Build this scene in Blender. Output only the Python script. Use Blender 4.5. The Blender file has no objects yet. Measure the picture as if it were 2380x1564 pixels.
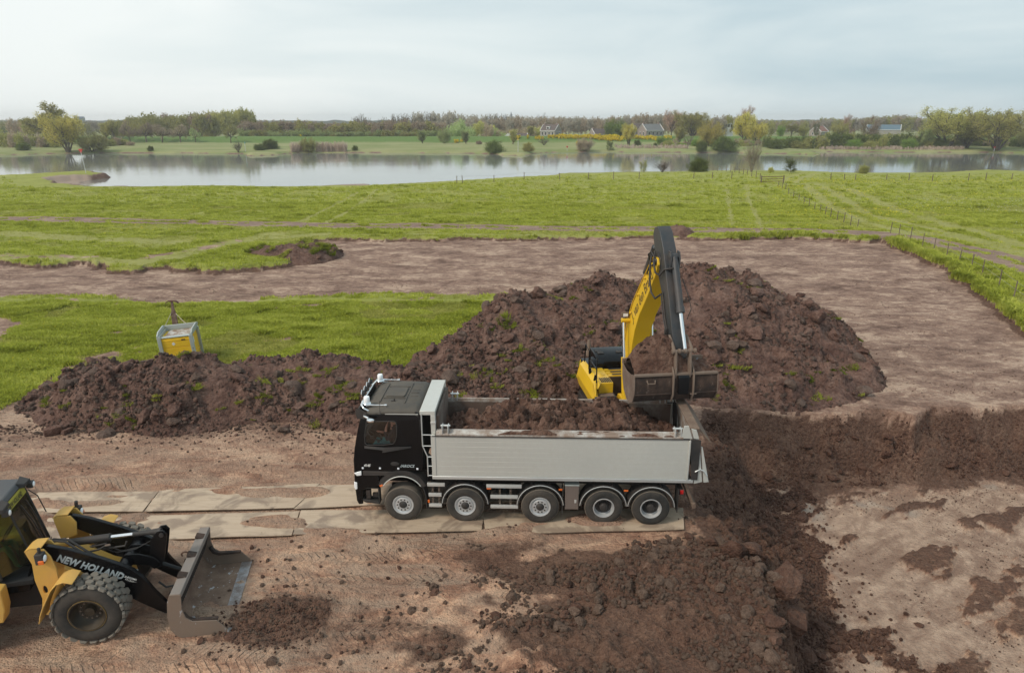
import bpy, bmesh, math, random, os
import numpy as np
from mathutils import Vector, Matrix, Euler
from math import radians as R
SC = bpy.context.scene
COL = SC.collection
# ------------------------------------------------------------------ camera
CAM_H = 10.8; FOC = 1587.0; TILT = R(17.45)
cam = bpy.data.cameras.new('camera'); cam.sensor_width = 36.0
cam.lens = 36.0 * FOC / 2380.0; cam.clip_start = 0.1; cam.clip_end = 12000
cam_o = bpy.data.objects.new('camera', cam); COL.objects.link(cam_o)
cam_o.location = (0, 0, CAM_H); cam_o.rotation_euler = (math.pi/2 - TILT, 0, 0)
SC.camera = cam_o
# ------------------------------------------------------------------ world and sun
W = bpy.data.worlds.new('World'); SC.world = W; W.use_nodes = True
wn = W.node_tree.nodes; wl = W.node_tree.links; wn.clear()
SUN_EL, SUN_AZ = 46.0, 238.0     # azimuth clockwise from +Y (the view direction)
sky = wn.new('ShaderNodeTexSky'); sky.sky_type = 'NISHITA'; sky.sun_disc = False
sky.sun_elevation = R(SUN_EL); sky.sun_rotation = R(SUN_AZ); sky.dust_density = 3.0; sky.air_density = 1.2
skm = wn.new('ShaderNodeVectorMath'); skm.operation = 'SCALE'; skm.inputs['Scale'].default_value = 0.085
wl.new(sky.outputs[0], skm.inputs[0])
tcw = wn.new('ShaderNodeTexCoord')
sep = wn.new('ShaderNodeSeparateXYZ'); wl.new(tcw.outputs['Generated'], sep.inputs[0])
# soft cloud deck: stretched noise, thinner (bluer) towards the right and higher up
mp = wn.new('ShaderNodeMapping'); mp.inputs['Scale'].default_value = (1.3, 1.3, 7.0)
wl.new(tcw.outputs['Generated'], mp.inputs[0])
nz = wn.new('ShaderNodeTexNoise'); nz.inputs['Scale'].default_value = 1.6; nz.inputs['Detail'].default_value = 6; nz.inputs['Roughness'].default_value = 0.5
nz.inputs['Distortion'].default_value = 0.5
wl.new(mp.outputs[0], nz.inputs[0])
def wmath(op, a, b=None, c=None):
    m = wn.new('ShaderNodeMath'); m.operation = op
    for i, v in enumerate((a, b, c)):
        if v is None: continue
        if hasattr(v, 'links') or hasattr(v, 'is_output'): wl.new(v, m.inputs[i])
        else: m.inputs[i].default_value = v
    return m.outputs[0]
side = wmath('MULTIPLY_ADD', sep.outputs['X'], 0.85, 0.42)
up = wmath('MULTIPLY', wmath('MAXIMUM', sep.outputs['Z'], 0.0), 0.55)
nn = wmath('MULTIPLY_ADD', nz.outputs['Fac'], 1.5, -0.75)
tt = wmath('ADD', wmath('ADD', side, up), nn)
cr = wn.new('ShaderNodeValToRGB'); wl.new(tt, cr.inputs[0])
cr.color_ramp.elements[0].position = 0.05; cr.color_ramp.elements[0].color = (0.76, 0.80, 0.79, 1)
cr.color_ramp.elements[1].position = 1.0; cr.color_ramp.elements[1].color = (0.42, 0.53, 0.58, 1)
e = cr.color_ramp.elements.new(0.5); e.color = (0.63, 0.70, 0.71, 1)
mxw = wn.new('ShaderNodeMix'); mxw.data_type = 'RGBA'; mxw.inputs[0].default_value = 0.93
wl.new(skm.outputs[0], mxw.inputs[6]); wl.new(cr.outputs[0], mxw.inputs[7])
bg = wn.new('ShaderNodeBackground'); bg.inputs['Strength'].default_value = 0.90
wl.new(mxw.outputs[2], bg.inputs[0])
wo = wn.new('ShaderNodeOutputWorld'); wl.new(bg.outputs[0], wo.inputs[0])
sl = bpy.data.lights.new('sun', 'SUN'); sl.energy = 1.5; sl.angle = R(11); sl.color = (1.0, 0.90, 0.76)
so = bpy.data.objects.new('sun', sl); COL.objects.link(so)
so.rotation_euler = (R(90 - SUN_EL), 0, R(180 - SUN_AZ) + math.pi * 0)
_d = Vector((math.sin(R(SUN_AZ)) * math.cos(R(SUN_EL)), math.cos(R(SUN_AZ)) * math.cos(R(SUN_EL)), math.sin(R(SUN_EL))))
so.rotation_euler = _d.to_track_quat('Z', 'Y').to_euler()
SC.view_settings.view_transform = 'Standard'; SC.view_settings.look = 'None'
SC.view_settings.exposure = 0.50; SC.view_settings.gamma = 1.0
SC.cycles.volume_bounces = 0; SC.cycles.max_bounces = 8; SC.cycles.transparent_max_bounces = 12
# ------------------------------------------------------------------ helpers: pixels of a 2380 px wide print of the photograph -> ground
def ray(px, py):
    u = (px - 1190) / FOC; v = -(py - 782) / FOC
    return (u, math.cos(TILT) + v * math.sin(TILT), -math.sin(TILT) + v * math.cos(TILT))
def G(px, py, z=0.0):
    d = ray(px, py); t = (z - CAM_H) / d[2]; return (d[0] * t, d[1] * t)
# ------------------------------------------------------------------ noise
def _hash(ix, iy, s):
    h = (ix.astype(np.int64) * 374761393 + iy.astype(np.int64) * 668265263 + s * 1442695041) & 0xffffffff
    h = ((h ^ (h >> 13)) * 1274126177) & 0xffffffff
    h = h ^ (h >> 16)
    return (h & 0xffffff).astype(np.float64) / 0xffffff
def vnoise(x, y, s=0):
    ix = np.floor(x); iy = np.floor(y); fx = x - ix; fy = y - iy
    fx = fx * fx * (3 - 2 * fx); fy = fy * fy * (3 - 2 * fy)
    a = _hash(ix, iy, s); b = _hash(ix + 1, iy, s); c = _hash(ix, iy + 1, s); d = _hash(ix + 1, iy + 1, s)
    return (a + (b - a) * fx) * (1 - fy) + (c + (d - c) * fx) * fy
def fbm(x, y, s=0, o=4, g=0.5, l=2.03):
    v = 0; a = 1; t = 0
    for i in range(o):
        v = v + a * vnoise(x, y, s + i * 17); t += a; a *= g; x = x * l + 3.7; y = y * l - 1.9
    return v / t
def ridge(x, y, s=0, o=4):
    v = 0; a = 1; t = 0
    for i in range(o):
        n = 1 - np.abs(2 * vnoise(x, y, s + i * 31) - 1); v = v + a * n * n; t += a; a *= 0.5; x = x * 2.1 + 5; y = y * 2.1 + 9
    return v / t
def cells(x, y, s=0):
    """distance to the nearest of jittered cell points: lumps"""
    ix = np.floor(x); iy = np.floor(y); best = np.full(np.shape(x), 9.0)
    for dx in (-1, 0, 1):
        for dy in (-1, 0, 1):
            cx = ix + dx; cy = iy + dy
            px = cx + _hash(cx, cy, s); py = cy + _hash(cx, cy, s + 7)
            r = 0.45 + 0.55 * _hash(cx, cy, s + 13)
            best = np.minimum(best, np.sqrt((x - px) ** 2 + (y - py) ** 2) / r)
    return best
def lumps(x, y, s=0):
    return np.sqrt(np.clip(1 - cells(x, y, s) ** 2, 0, 1))
def facets(x, y, s=0, crack=.30, tilt=.9):
    """broken clods: jittered cells with a tilted, slightly raised face each and a crack between them"""
    ix = np.floor(x); iy = np.floor(y); f1 = np.full(np.shape(x), 9.0); f2 = np.full(np.shape(x), 9.0); hh = np.zeros(np.shape(x))
    for dx in (-1, 0, 1):
        for dy in (-1, 0, 1):
            cx = ix + dx; cy = iy + dy; h1 = _hash(cx, cy, s); h2 = _hash(cx, cy, s + 7)
            px = x - cx - h1; py = y - cy - h2; d = np.sqrt(px * px + py * py); nearer = d < f1
            f2 = np.where(nearer, f1, np.minimum(f2, d)); f1 = np.where(nearer, d, f1)
            h3 = _hash(cx, cy, s + 19); hh = np.where(nearer, .25 + .75 * h3 + tilt * ((_hash(cx, cy, s + 29) - .5) * px + (_hash(cx, cy, s + 37) - .5) * py), hh)
    return hh * np.clip((f2 - f1) / crack, 0, 1) ** .6 * (1 - .35 * np.clip(f1, 0, 1) ** 2)
def sstep(a, b, x):
    t = np.clip((x - a) / (b - a), 0, 1); return t * t * (3 - 2 * t)
def pdist(X, Y, poly, closed=True):
    """distance to a polyline"""
    d = np.full(np.shape(X), 1e9); n = len(poly)
    for i in range(n if closed else n - 1):
        x0, y0 = poly[i]; x1, y1 = poly[(i + 1) % n]
        ex, ey = x1 - x0, y1 - y0; L = ex * ex + ey * ey + 1e-12
        t = np.clip(((X - x0) * ex + (Y - y0) * ey) / L, 0, 1)
        d = np.minimum(d, (X - x0 - t * ex) ** 2 + (Y - y0 - t * ey) ** 2)
    return np.sqrt(d)
def inpoly(X, Y, poly):
    r = np.zeros(np.shape(X), bool); n = len(poly)
    for i in range(n):
        x0, y0 = poly[i]; x1, y1 = poly[(i + 1) % n]
        if y0 == y1: continue
        r ^= ((y0 > Y) != (y1 > Y)) & (X < (x1 - x0) * (Y - y0) / (y1 - y0) + x0)
    return r
def sdist(X, Y, poly):
    d = pdist(X, Y, poly); return np.where(inpoly(X, Y, poly), d, -d)
# ------------------------------------------------------------------ materials
class NT:
    """small node-graph writer"""
    def __init__(s, name):
        m = bpy.data.materials.new(name); m.use_nodes = True; s.m = m; s.t = m.node_tree; s.t.nodes.clear()
        s.out = s.n('ShaderNodeOutputMaterial'); s.b = s.n('ShaderNodeBsdfPrincipled')
        s.l(s.b.outputs[0], s.out.inputs[0]); s._co = None
    def n(s, t): return s.t.nodes.new(t)
    def l(s, a, b): s.t.links.new(a, b)
    def put(s, sock, v):
        if isinstance(v, (int, float)): sock.default_value = v
        elif isinstance(v, (tuple, list)): sock.default_value = tuple(v) + ((1,) if len(v) == 3 and sock.type == 'RGBA' else ())
        else: s.l(v, sock)
    def co(s, kind='Object'):
        if s._co is None: s._co = s.n('ShaderNodeTexCoord')
        return s._co.outputs[kind]
    def pos(s):
        return s.n('ShaderNodeNewGeometry').outputs['Position']
    def math(s, op, a, b=None, c=None, clamp=False):
        m = s.n('ShaderNodeMath'); m.operation = op; m.use_clamp = clamp
        for i, v in enumerate((a, b, c)):
            if v is not None: s.put(m.inputs[i], v)
        return m.outputs[0]
    def noise(s, scale, detail=4, rough=0.55, vec=None, dist=0.0, stretch=None, rot=0.0):
        n = s.n('ShaderNodeTexNoise'); n.inputs['Scale'].default_value = scale; n.inputs['Detail'].default_value = detail
        n.inputs['Roughness'].default_value = rough; n.inputs['Distortion'].default_value = dist
        v = vec if vec is not None else s.co()
        if stretch:
            mp = s.n('ShaderNodeMapping'); mp.inputs['Scale'].default_value = stretch; mp.vector_type = 'POINT'
            if rot:
                vr = s.n('ShaderNodeVectorRotate'); vr.rotation_type = 'Z_AXIS'; vr.inputs['Angle'].default_value = rot; s.l(v, vr.inputs[0]); v = vr.outputs[0]
            s.l(v, mp.inputs[0]); v = mp.outputs[0]
        s.l(v, n.inputs[0]); return n.outputs['Fac']
    def voro(s, scale, vec=None, feature='F1', rnd=1.0, out='Distance'):
        n = s.n('ShaderNodeTexVoronoi'); n.feature = feature; n.inputs['Scale'].default_value = scale
        n.inputs['Randomness'].default_value = rnd; s.l(vec if vec is not None else s.co(), n.inputs[0]); return n.outputs[out]
    def ramp(s, fac, stops, interp='LINEAR'):
        r = s.n('ShaderNodeValToRGB'); s.l(fac, r.inputs[0]); r.color_ramp.interpolation = interp
        el = r.color_ramp.elements
        while len(el) < len(stops): el.new(0.5)
        for e, (p, c) in zip(el, stops):
            e.position = p; e.color = (tuple(c) + (1,)) if isinstance(c, (tuple, list)) else (c, c, c, 1)
        return r.outputs[0]
    def mix(s, fac, a, b, mode='MIX'):
        m = s.n('ShaderNodeMix'); m.data_type = 'RGBA'; m.blend_type = mode
        s.put(m.inputs[0], fac); s.put(m.inputs[6], a); s.put(m.inputs[7], b); return m.outputs[2]
    def rng(s, v, a, b, c=0.0, d=1.0):
        m = s.n('ShaderNodeMapRange'); s.put(m.inputs[0], v)
        for i, x in enumerate((a, b, c, d)): m.inputs[i + 1].default_value = x
        return m.outputs[0]
    def attr(s, name, out='Fac'):
        a = s.n('ShaderNodeAttribute'); a.attribute_name = name; return a.outputs[out]
    def bump(s, h, strength=0.5, dist=0.05, prev=None):
        b = s.n('ShaderNodeBump'); b.inputs['Strength'].default_value = strength; b.inputs['Distance'].default_value = dist
        s.l(h, b.inputs['Height'])
        if prev is not None: s.l(prev, b.inputs['Normal'])
        return b.outputs[0]
    def set(s, **k):
        names = {'color': 'Base Color', 'rough': 'Roughness', 'metal': 'Metallic', 'normal': 'Normal', 'ior': 'IOR', 'alpha': 'Alpha',
                 'trans': 'Transmission Weight', 'spec': 'Specular IOR Level', 'coat': 'Coat Weight', 'emit': 'Emission Color', 'estr': 'Emission Strength', 'sheen': 'Sheen Weight'}
        for a, v in k.items(): s.put(s.b.inputs[names[a]], v)
        return s.m
def painted(name, col, rough=0.45, metal=0.0, dust=0.25, dustcol=(0.23, 0.16, 0.115), scale=2.0, coat=0.0, thr=0.55, spec=0.5, scratch=0.0, scratchcol=(0.5, 0.5, 0.5)):
    """painted or bare sheet with dust, smears and slightly uneven colour"""
    t = NT(name)
    n1 = t.noise(scale, 6, 0.65); n2 = t.noise(scale * 9, 4, 0.7); n3 = t.noise(scale * 0.5, 3, 0.5)
    base = t.mix(t.rng(n3, 0.3, 0.7, 0, 1), [c * 0.88 for c in col], [min(1, c * 1.08) for c in col])
    f = t.math('MULTIPLY', t.rng(t.math('ADD', n1, t.math('MULTIPLY', n2, 0.35)), thr, thr + 0.35, 0, 1), dust, clamp=True)
    c = t.mix(f, base, dustcol)
    if scratch:
        sn = t.noise(scale * 3.2, 5, 0.75, stretch=(1, 1, 0.35))
        sf = t.math('MULTIPLY', t.rng(sn, 0.60, 0.66, 0, 1), scratch)
        c = t.mix(sf, c, scratchcol)
    r = t.math('ADD', t.math('MULTIPLY', f, 0.5), rough, clamp=True)
    nb = t.bump(n2, 0.06, 0.01)
    return t.set(color=c, rough=r, metal=metal, coat=coat, spec=spec, normal=nb)
# ------------------------------------------------------------------ mesh building
class MB:
    def __init__(s): s.v = []; s.f = []
    def add(s, vs, fs):
        o = len(s.v); s.v += [tuple(v) for v in vs]; s.f += [tuple(i + o for i in f) for f in fs]; return s
    def box(s, x0, x1, y0, y1, z0, z1, M=None):
        vs = [(x0, y0, z0), (x1, y0, z0), (x1, y1, z0), (x0, y1, z0), (x0, y0, z1), (x1, y0, z1), (x1, y1, z1), (x0, y1, z1)]
        if M is not None: vs = [M @ Vector(v) for v in vs]
        return s.add(vs, [(0, 3, 2, 1), (4, 5, 6, 7), (0, 1, 5, 4), (1, 2, 6, 5), (2, 3, 7, 6), (3, 0, 4, 7)])
    def cbox(s, c, d, rot=(0, 0, 0)):
        M = Matrix.Translation(c) @ Euler(rot).to_matrix().to_4x4()
        return s.box(-d[0] / 2, d[0] / 2, -d[1] / 2, d[1] / 2, -d[2] / 2, d[2] / 2, M)
    def hexa(s, b, t):
        """eight corners: four below, four above, same order"""
        return s.add(list(b) + list(t), [(0, 3, 2, 1), (4, 5, 6, 7), (0, 1, 5, 4), (1, 2, 6, 5), (2, 3, 7, 6), (3, 0, 4, 7)])
    def prism(s, prof, a, b, ax='y'):
        """profile of (x,z) swept along y (or other axis)"""
        n = len(prof)
        def P(p, q):
            return {'y': (p[0], q, p[1]), 'x': (q, p[0], p[1]), 'z': (p[0], p[1], q)}[ax]
        vs = [P(p, a) for p in prof] + [P(p, b) for p in prof]
        fs = [tuple(range(n - 1, -1, -1)), tuple(range(n, 2 * n))] + [(i, (i + 1) % n, n + (i + 1) % n, n + i) for i in range(n)]
        return s.add(vs, fs)
    def tube(s, pts, r, n=8, caps=True):
        pts = [Vector(p) for p in pts]; k = len(pts); rr = r if isinstance(r, (list, tuple)) else [r] * k
        rings = []; up = None
        for i, p in enumerate(pts):
            d = (pts[min(i + 1, k - 1)] - pts[max(i - 1, 0)]).normalized()
            if up is None:
                up = Vector((0, 0, 1)) if abs(d.z) < 0.9 else Vector((1, 0, 0))
            a = d.cross(up).normalized(); b = a.cross(d).normalized(); up = b
            rings.append([p + (a * math.cos(2 * math.pi * j / n) + b * math.sin(2 * math.pi * j / n)) * rr[i] for j in range(n)])
        vs = [v for q in rings for v in q]; fs = []
        for i in range(k - 1):
            for j in range(n):
                fs.append((i * n + j, i * n + (j + 1) % n, (i + 1) * n + (j + 1) % n, (i + 1) * n + j))
        if caps: fs += [tuple(range(n - 1, -1, -1)), tuple((k - 1) * n + j for j in range(n))]
        return s.add(vs, fs)
    def cyl(s, a, b, r, n=14): return s.tube([a, b], r, n)
    def lathe(s, prof, c=(0, 0, 0), ax='y', n=32, close=False):
        """profile of (radius, offset along axis)"""
        vs = []; k = len(prof)
        for j in range(n):
            a = 2 * math.pi * j / n; ca, sa = math.cos(a), math.sin(a)
            for r, h in prof:
                p = {'y': (r * ca, h, r * sa), 'x': (h, r * ca, r * sa), 'z': (r * ca, r * sa, h)}[ax]
                vs.append((p[0] + c[0], p[1] + c[1], p[2] + c[2]))
        fs = []
        for j in range(n):
            j2 = (j + 1) % n
            for i in range(k - 1 + (1 if close else 0)):
                i2 = (i + 1) % k
                fs.append((j * k + i, j * k + i2, j2 * k + i2, j2 * k + i))
        return s.add(vs, fs)
    def band(s, pts, w0, w1, th):
        """curved sheet: (x,z) path with width from y=w0 to y=w1 and thickness"""
        pts = [Vector((p[0], p[1])) for p in pts]; k = len(pts); off = []
        for i in range(k):
            d = (pts[min(i + 1, k - 1)] - pts[max(i - 1, 0)]).normalized(); off.append(pts[i] + Vector((-d.y, d.x)) * th)
        prof = [(p.x, p.y) for p in pts] + [(p.x, p.y) for p in reversed(off)]
        n = len(prof); vs = [(p[0], w0, p[1]) for p in prof] + [(p[0], w1, p[1]) for p in prof]; fs = []
        for i in range(k - 1):
            a, b, c, d = i, i + 1, n - 2 - i, n - 1 - i
            fs += [(a, b, c, d), (a + n, d + n, c + n, b + n), (a, a + n, b + n, b), (c, c + n, d + n, d)]
        fs += [(0, n - 1, 2 * n - 1, n), (k - 1, k - 1 + n, k + n, k)]
        return s.add(vs, fs)
    def clusters(s):
        """groups of faces that do not touch one another"""
        par = list(range(len(s.v)))
        def find(i):
            while par[i] != i: par[i] = par[par[i]]; i = par[i]
            return i
        for f in s.f:
            a = find(f[0])
            for q in f[1:]: par[find(q)] = a
        isl = {}
        for i, v in enumerate(s.v): isl.setdefault(find(i), []).append(v)
        keys = list(isl); bb = [(np.min(isl[k], 0) - .006, np.max(isl[k], 0) + .006) for k in keys]; grp = list(range(len(keys)))
        def gf(i):
            while grp[i] != i: i = grp[i]
            return i
        for i in range(len(keys)):
            for j in range(i + 1, len(keys)):
                if (bb[i][0] <= bb[j][1]).all() and (bb[j][0] <= bb[i][1]).all(): grp[gf(j)] = gf(i)
        g = {k: gf(i) for i, k in enumerate(keys)}; out = {}
        for f in s.f: out.setdefault(g[find(f[0])], []).append(f)
        return list(out.values())
    def build(s, name, mat, parent=None, bevel=0.0, smooth=False, label=None, seg=2, joined=False):
        if not joined and len(s.f) < 3000:
            cl = s.clusters()
            if 1 < len(cl) <= 12:
                obs = []
                for fs in cl:
                    used = sorted({i for f in fs for i in f}); ix = {u: k for k, u in enumerate(used)}; m = MB(); m.v = [s.v[u] for u in used]; m.f = [tuple(ix[i] for i in f) for f in fs]
                    obs.append(m.build(name, mat, parent, bevel, smooth, label, seg, True))
                return obs[0]
        me = bpy.data.meshes.new(name); me.from_pydata(s.v, [], s.f); me.update()
        bm = bmesh.new(); bm.from_mesh(me); bmesh.ops.recalc_face_normals(bm, faces=bm.faces); bm.to_mesh(me); bm.free()
        o = bpy.data.objects.new(name, me); COL.objects.link(o); o.parent = parent
        for m in (mat if isinstance(mat, (list, tuple)) else [mat]): me.materials.append(m)
        if bevel:
            b = o.modifiers.new('bevel', 'BEVEL'); b.width = bevel; b.segments = seg; b.limit_method = 'ANGLE'; b.angle_limit = R(40)
            me.shade_smooth()
            try: me.set_sharp_from_angle(angle=R(50))
            except Exception: pass
        elif smooth:
            me.shade_smooth(); me.set_sharp_from_angle(angle=R(smooth if smooth is not True else 45))
        if label: o['label'] = label
        return o
def tag(o, label=None, cat=None, group=None, kind=None):
    for k, v in (('label', label), ('category', cat), ('group', group), ('kind', kind)):
        if v: o[k] = v
    return o
def empty(name, loc=(0, 0, 0), rz=0.0, label=None, cat=None, group=None, parent=None):
    o = bpy.data.objects.new(name, None); COL.objects.link(o); o.location = loc; o.rotation_euler = (0, 0, rz)
    o.empty_display_size = 0.3; o.parent = parent; return tag(o, label, cat, group)
def npmesh(name, V, F, mats, attrs=None, smooth=True, link=True, loops=4):
    me = bpy.data.meshes.new(name); V = np.asarray(V, np.float32); F = np.asarray(F, np.int32)
    me.vertices.add(len(V)); me.vertices.foreach_set('co', V.ravel())
    me.loops.add(F.size); me.loops.foreach_set('vertex_index', F.ravel())
    me.polygons.add(len(F)); me.polygons.foreach_set('loop_start', np.arange(0, F.size, loops, dtype=np.int32))
    me.polygons.foreach_set('loop_total', np.full(len(F), loops, np.int32))
    me.update(calc_edges=True); me.validate()
    for m in (mats if isinstance(mats, (list, tuple)) else [mats]): me.materials.append(m)
    for k, v in (attrs or {}).items():
        a = me.attributes.new(k, 'FLOAT', 'POINT'); a.data.foreach_set('value', np.asarray(v, np.float32).ravel())
    if smooth: me.shade_smooth()
    if not link: return me
    o = bpy.data.objects.new(name, me); COL.objects.link(o); return o
def grid_faces(nr, nc):
    i = np.arange(nr * nc).reshape(nr, nc)
    return np.stack([i[:-1, :-1], i[:-1, 1:], i[1:, 1:], i[1:, :-1]], -1).reshape(-1, 4)
def copy_tree(o, parent=None):
    c = o.copy(); COL.objects.link(c); c.parent = parent
    for ch in [x for x in o.children]: copy_tree(ch, c)
    return c
_LET = {}
def _letter_mesh(text, size, extrude=0.004, offset=0.0, shear=0.0):
    cu = bpy.data.curves.new('t', 'FONT'); cu.body = text; cu.size = size; cu.extrude = extrude; cu.offset = offset; cu.shear = shear; cu.resolution_u = 2
    to = bpy.data.objects.new('t', cu); COL.objects.link(to); dg = bpy.context.evaluated_depsgraph_get(); dg.update()
    me = bpy.data.meshes.new_from_object(to.evaluated_get(dg)); bpy.data.objects.remove(to); _LET[(text, size)] = me
# all lettering is converted here, while the scene is still empty and quick to evaluate
for a_ in (('4145', .105, .002, .003, .35), ('/AROCS', .115, .002, .003, .35), ('NEW HOLLAND', .235, .003, .010, .18), ('SLECOMA', .062, .002, .001, .2), ('8 0 1 5 1 1', .045, .002, .001, .2),
           ('NEW HOLLAND', .155, .001, .004, .12), ('J. van den Brand', .50, .002, .006, .05), ('T', .11, .001), ('A', .11, .001), ('N', .11, .001), ('K', .11, .001)): _letter_mesh(*a_)
def letters(text, size, mat, parent, M, *a, name='lettering', sx=1.0):
    me = _LET[(text, size)].copy(); me.name = name; me.materials.clear(); me.materials.append(mat)
    me.transform(M @ Matrix.Diagonal((sx, 1, 1, 1)))
    o = bpy.data.objects.new(name, me); COL.objects.link(o); o.parent = parent; return o
def frame(origin, xdir, ydir):
    """matrix taking flat text (x right, y up) to a face"""
    x = Vector(xdir).normalized(); y = Vector(ydir); y = (y - x * y.dot(x)).normalized(); z = x.cross(y)
    M = Matrix.Identity(4)
    for i in range(3): M[i][0] = x[i]; M[i][1] = y[i]; M[i][2] = z[i]; M[i][3] = origin[i]
    return M
_scat = None
def scatter(name, P, rot, scl, sources, label=None, cat=None, parent=None, var=None):
    """one 'stuff' object: instances of small meshes on points"""
    n = len(P); k = len(sources)
    me = bpy.data.meshes.new(name); me.vertices.add(n); me.vertices.foreach_set('co', np.asarray(P, np.float32).ravel())
    a = me.attributes.new('rot', 'FLOAT_VECTOR', 'POINT'); a.data.foreach_set('vector', np.asarray(rot, np.float32).ravel())
    a = me.attributes.new('scl', 'FLOAT', 'POINT'); a.data.foreach_set('value', np.asarray(scl, np.float32).ravel())
    a = me.attributes.new('var', 'INT', 'POINT')
    a.data.foreach_set('value', (np.arange(n) % k if var is None else var).astype(np.int32))
    o = bpy.data.objects.new(name, me); COL.objects.link(o); o.parent = parent
    ng = bpy.data.node_groups.new(name, 'GeometryNodeTree')
    ng.interface.new_socket('Geometry', in_out='INPUT', socket_type='NodeSocketGeometry')
    ng.interface.new_socket('Geometry', in_out='OUTPUT', socket_type='NodeSocketGeometry')
    N = ng.nodes; L = ng.links
    gi = N.new('NodeGroupInput'); go = N.new('NodeGroupOutput'); jn = N.new('GeometryNodeJoinGeometry')
    def named(t, nm):
        q = N.new('GeometryNodeInputNamedAttribute'); q.data_type = t; q.inputs[0].default_value = nm
        return [s for s in q.outputs if s.enabled and s.name == 'Attribute'][0]
    rv = named('FLOAT_VECTOR', 'rot'); sv = named('FLOAT', 'scl'); vv = named('INT', 'var')
    for i, s in enumerate(sources):
        ob = s if isinstance(s, bpy.types.Object) else bpy.data.objects.new(s.name, s)
        oi = N.new('GeometryNodeObjectInfo'); oi.inputs['Object'].default_value = ob
        oi.inputs['As Instance'].default_value = True
        ip = N.new('GeometryNodeInstanceOnPoints'); L.new(gi.outputs[0], ip.inputs['Points'])
        cm = N.new('FunctionNodeCompare'); cm.data_type = 'INT'; cm.operation = 'EQUAL'
        ii = [q for q in cm.inputs if q.enabled]; L.new(vv, ii[0]); ii[1].default_value = i
        L.new(cm.outputs[0], ip.inputs['Selection'])
        L.new(oi.outputs['Geometry'], ip.inputs['Instance']); L.new(rv, ip.inputs['Rotation']); L.new(sv, ip.inputs['Scale'])
        L.new(ip.outputs[0], jn.inputs[0])
    L.new(jn.outputs[0], go.inputs[0])
    md = o.modifiers.new('scatter', 'NODES'); md.node_group = ng
    o['kind'] = 'stuff'; tag(o, label, cat); return o
rng_ = np.random.default_rng(11)
# ================================================================== GROUND
ZW = -1.6          # river surface
def GG(pts, z=0.0): return [G(x, y, z) for x, y in pts]
# edge between the meadow and the stripped field, left to right, then down the right side
EDGE = [(-400, 606), (-150, 612), (0, 609), (30, 614), (68, 620), (90, 617), (100, 622), (181, 613), (215, 612), (222, 622), (239, 613), (262, 632), (325, 631), (335, 624), (395, 622), (404, 632), (455, 626), (470, 634),
        (547, 631), (632, 622), (668, 618), (690, 604), (715, 592), (728, 574), (722, 566), (733, 558), (813, 558), (900, 561), (1000, 560), (1100, 557), (1200, 559), (1300, 556), (1400, 556), (1500, 553),
        (1603, 557), (1700, 559), (1787, 555), (1882, 555), (1960, 562), (2010, 566), (2046, 560), (2068, 568), (2080, 577), (2100, 582), (2120, 592), (2145, 600), (2160, 612), (2200, 622), (2208, 634), (2223, 637), (2222, 652),
        (2237, 658), (2271, 668), (2270, 682), (2295, 695), (2300, 710), (2322, 715), (2330, 732), (2350, 743), (2380, 767), (2440, 815), (2520, 880), (2700, 980)]
EDGEW = GG(EDGE, 0.1)
MEADOW = EDGEW + [(200, 12), (9000, 12), (9000, 9000), (-9000, 9000), (-9000, EDGEW[0][1])]
ISLAND = GG([(-500, 690), (-200, 690), (0, 693), (60, 688), (120, 690), (180, 688), (270, 697), (330, 706), (400, 714), (480, 706), (560, 703), (700, 692), (860, 684), (950, 684), (1080, 690), (1190, 686),
             (1200, 700), (1160, 760), (1080, 800), (1000, 860), (600, 890), (250, 870), (130, 900), (80, 915), (60, 930), (30, 940), (0, 952), (-120, 990), (-300, 1050), (-600, 1100)])
PATCH = GG([(-120, 735), (0, 738), (20, 742), (62, 747), (50, 762), (20, 775), (0, 792), (-100, 805)])
PIT_TOP = GG([(1650, 950), (1700, 957), (1780, 960), (1850, 958), (1930, 962), (2000, 955), (2060, 948), (2120, 962), (2160, 950), (2250, 948), (2380, 944), (2600, 930), (3200, 900)]) + \
          [(60, 5), (6.0, 5)] + GG([(1950, 1900), (1850, 1700), (1815, 1564), (1790, 1470), (1760, 1380), (1750, 1310), (1690, 1262), (1640, 1235), (1612, 1200), (1615, 1130), (1622, 1050), (1632, 980)])
ZP = -2.3
PIT_TOE = GG([(1745, 1130), (1800, 1124), (1900, 1118), (2000, 1122), (2100, 1112), (2200, 1116), (2380, 1108), (2600, 1095), (3200, 1080)], ZP) + \
          [(58, 5.5), (8.2, 5.5)] + GG([(1960, 1900), (1910, 1700), (1900, 1564), (1885, 1480), (1905, 1400), (1900, 1345), (1868, 1275), (1830, 1225), (1790, 1175)], ZP)
ROAD = GG([(-500, 512), (-100, 512), (0, 514), (350, 521), (700, 527), (1200, 535), (1600, 541), (1900, 544), (2030, 550), (2150, 565), (2280, 592), (2400, 630), (2600, 700), (2900, 840)], 0.2)
NEARB = GG([(-900, 409), (-300, 412), (0, 413), (80, 412), (112, 422), (150, 426), (205, 430), (280, 429), (350, 429), (480, 427), (560, 429), (640, 429), (740, 428), (840, 428), (920, 424), (1000, 420), (1100, 414), (1200, 408), (1275, 405),
            (1300, 400), (1330, 399), (1450, 397), (1560, 396), (1700, 393), (1860, 394), (2000, 398), (2130, 398), (2200, 397), (2255, 394), (2300, 391), (2345, 393), (2400, 396), (2700, 396), (3300, 395)], -0.3)
NEARLAND = NEARB + [(9000, 12), (9000, -300), (-9000, -300), (-9000, NEARB[0][1])]
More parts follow.
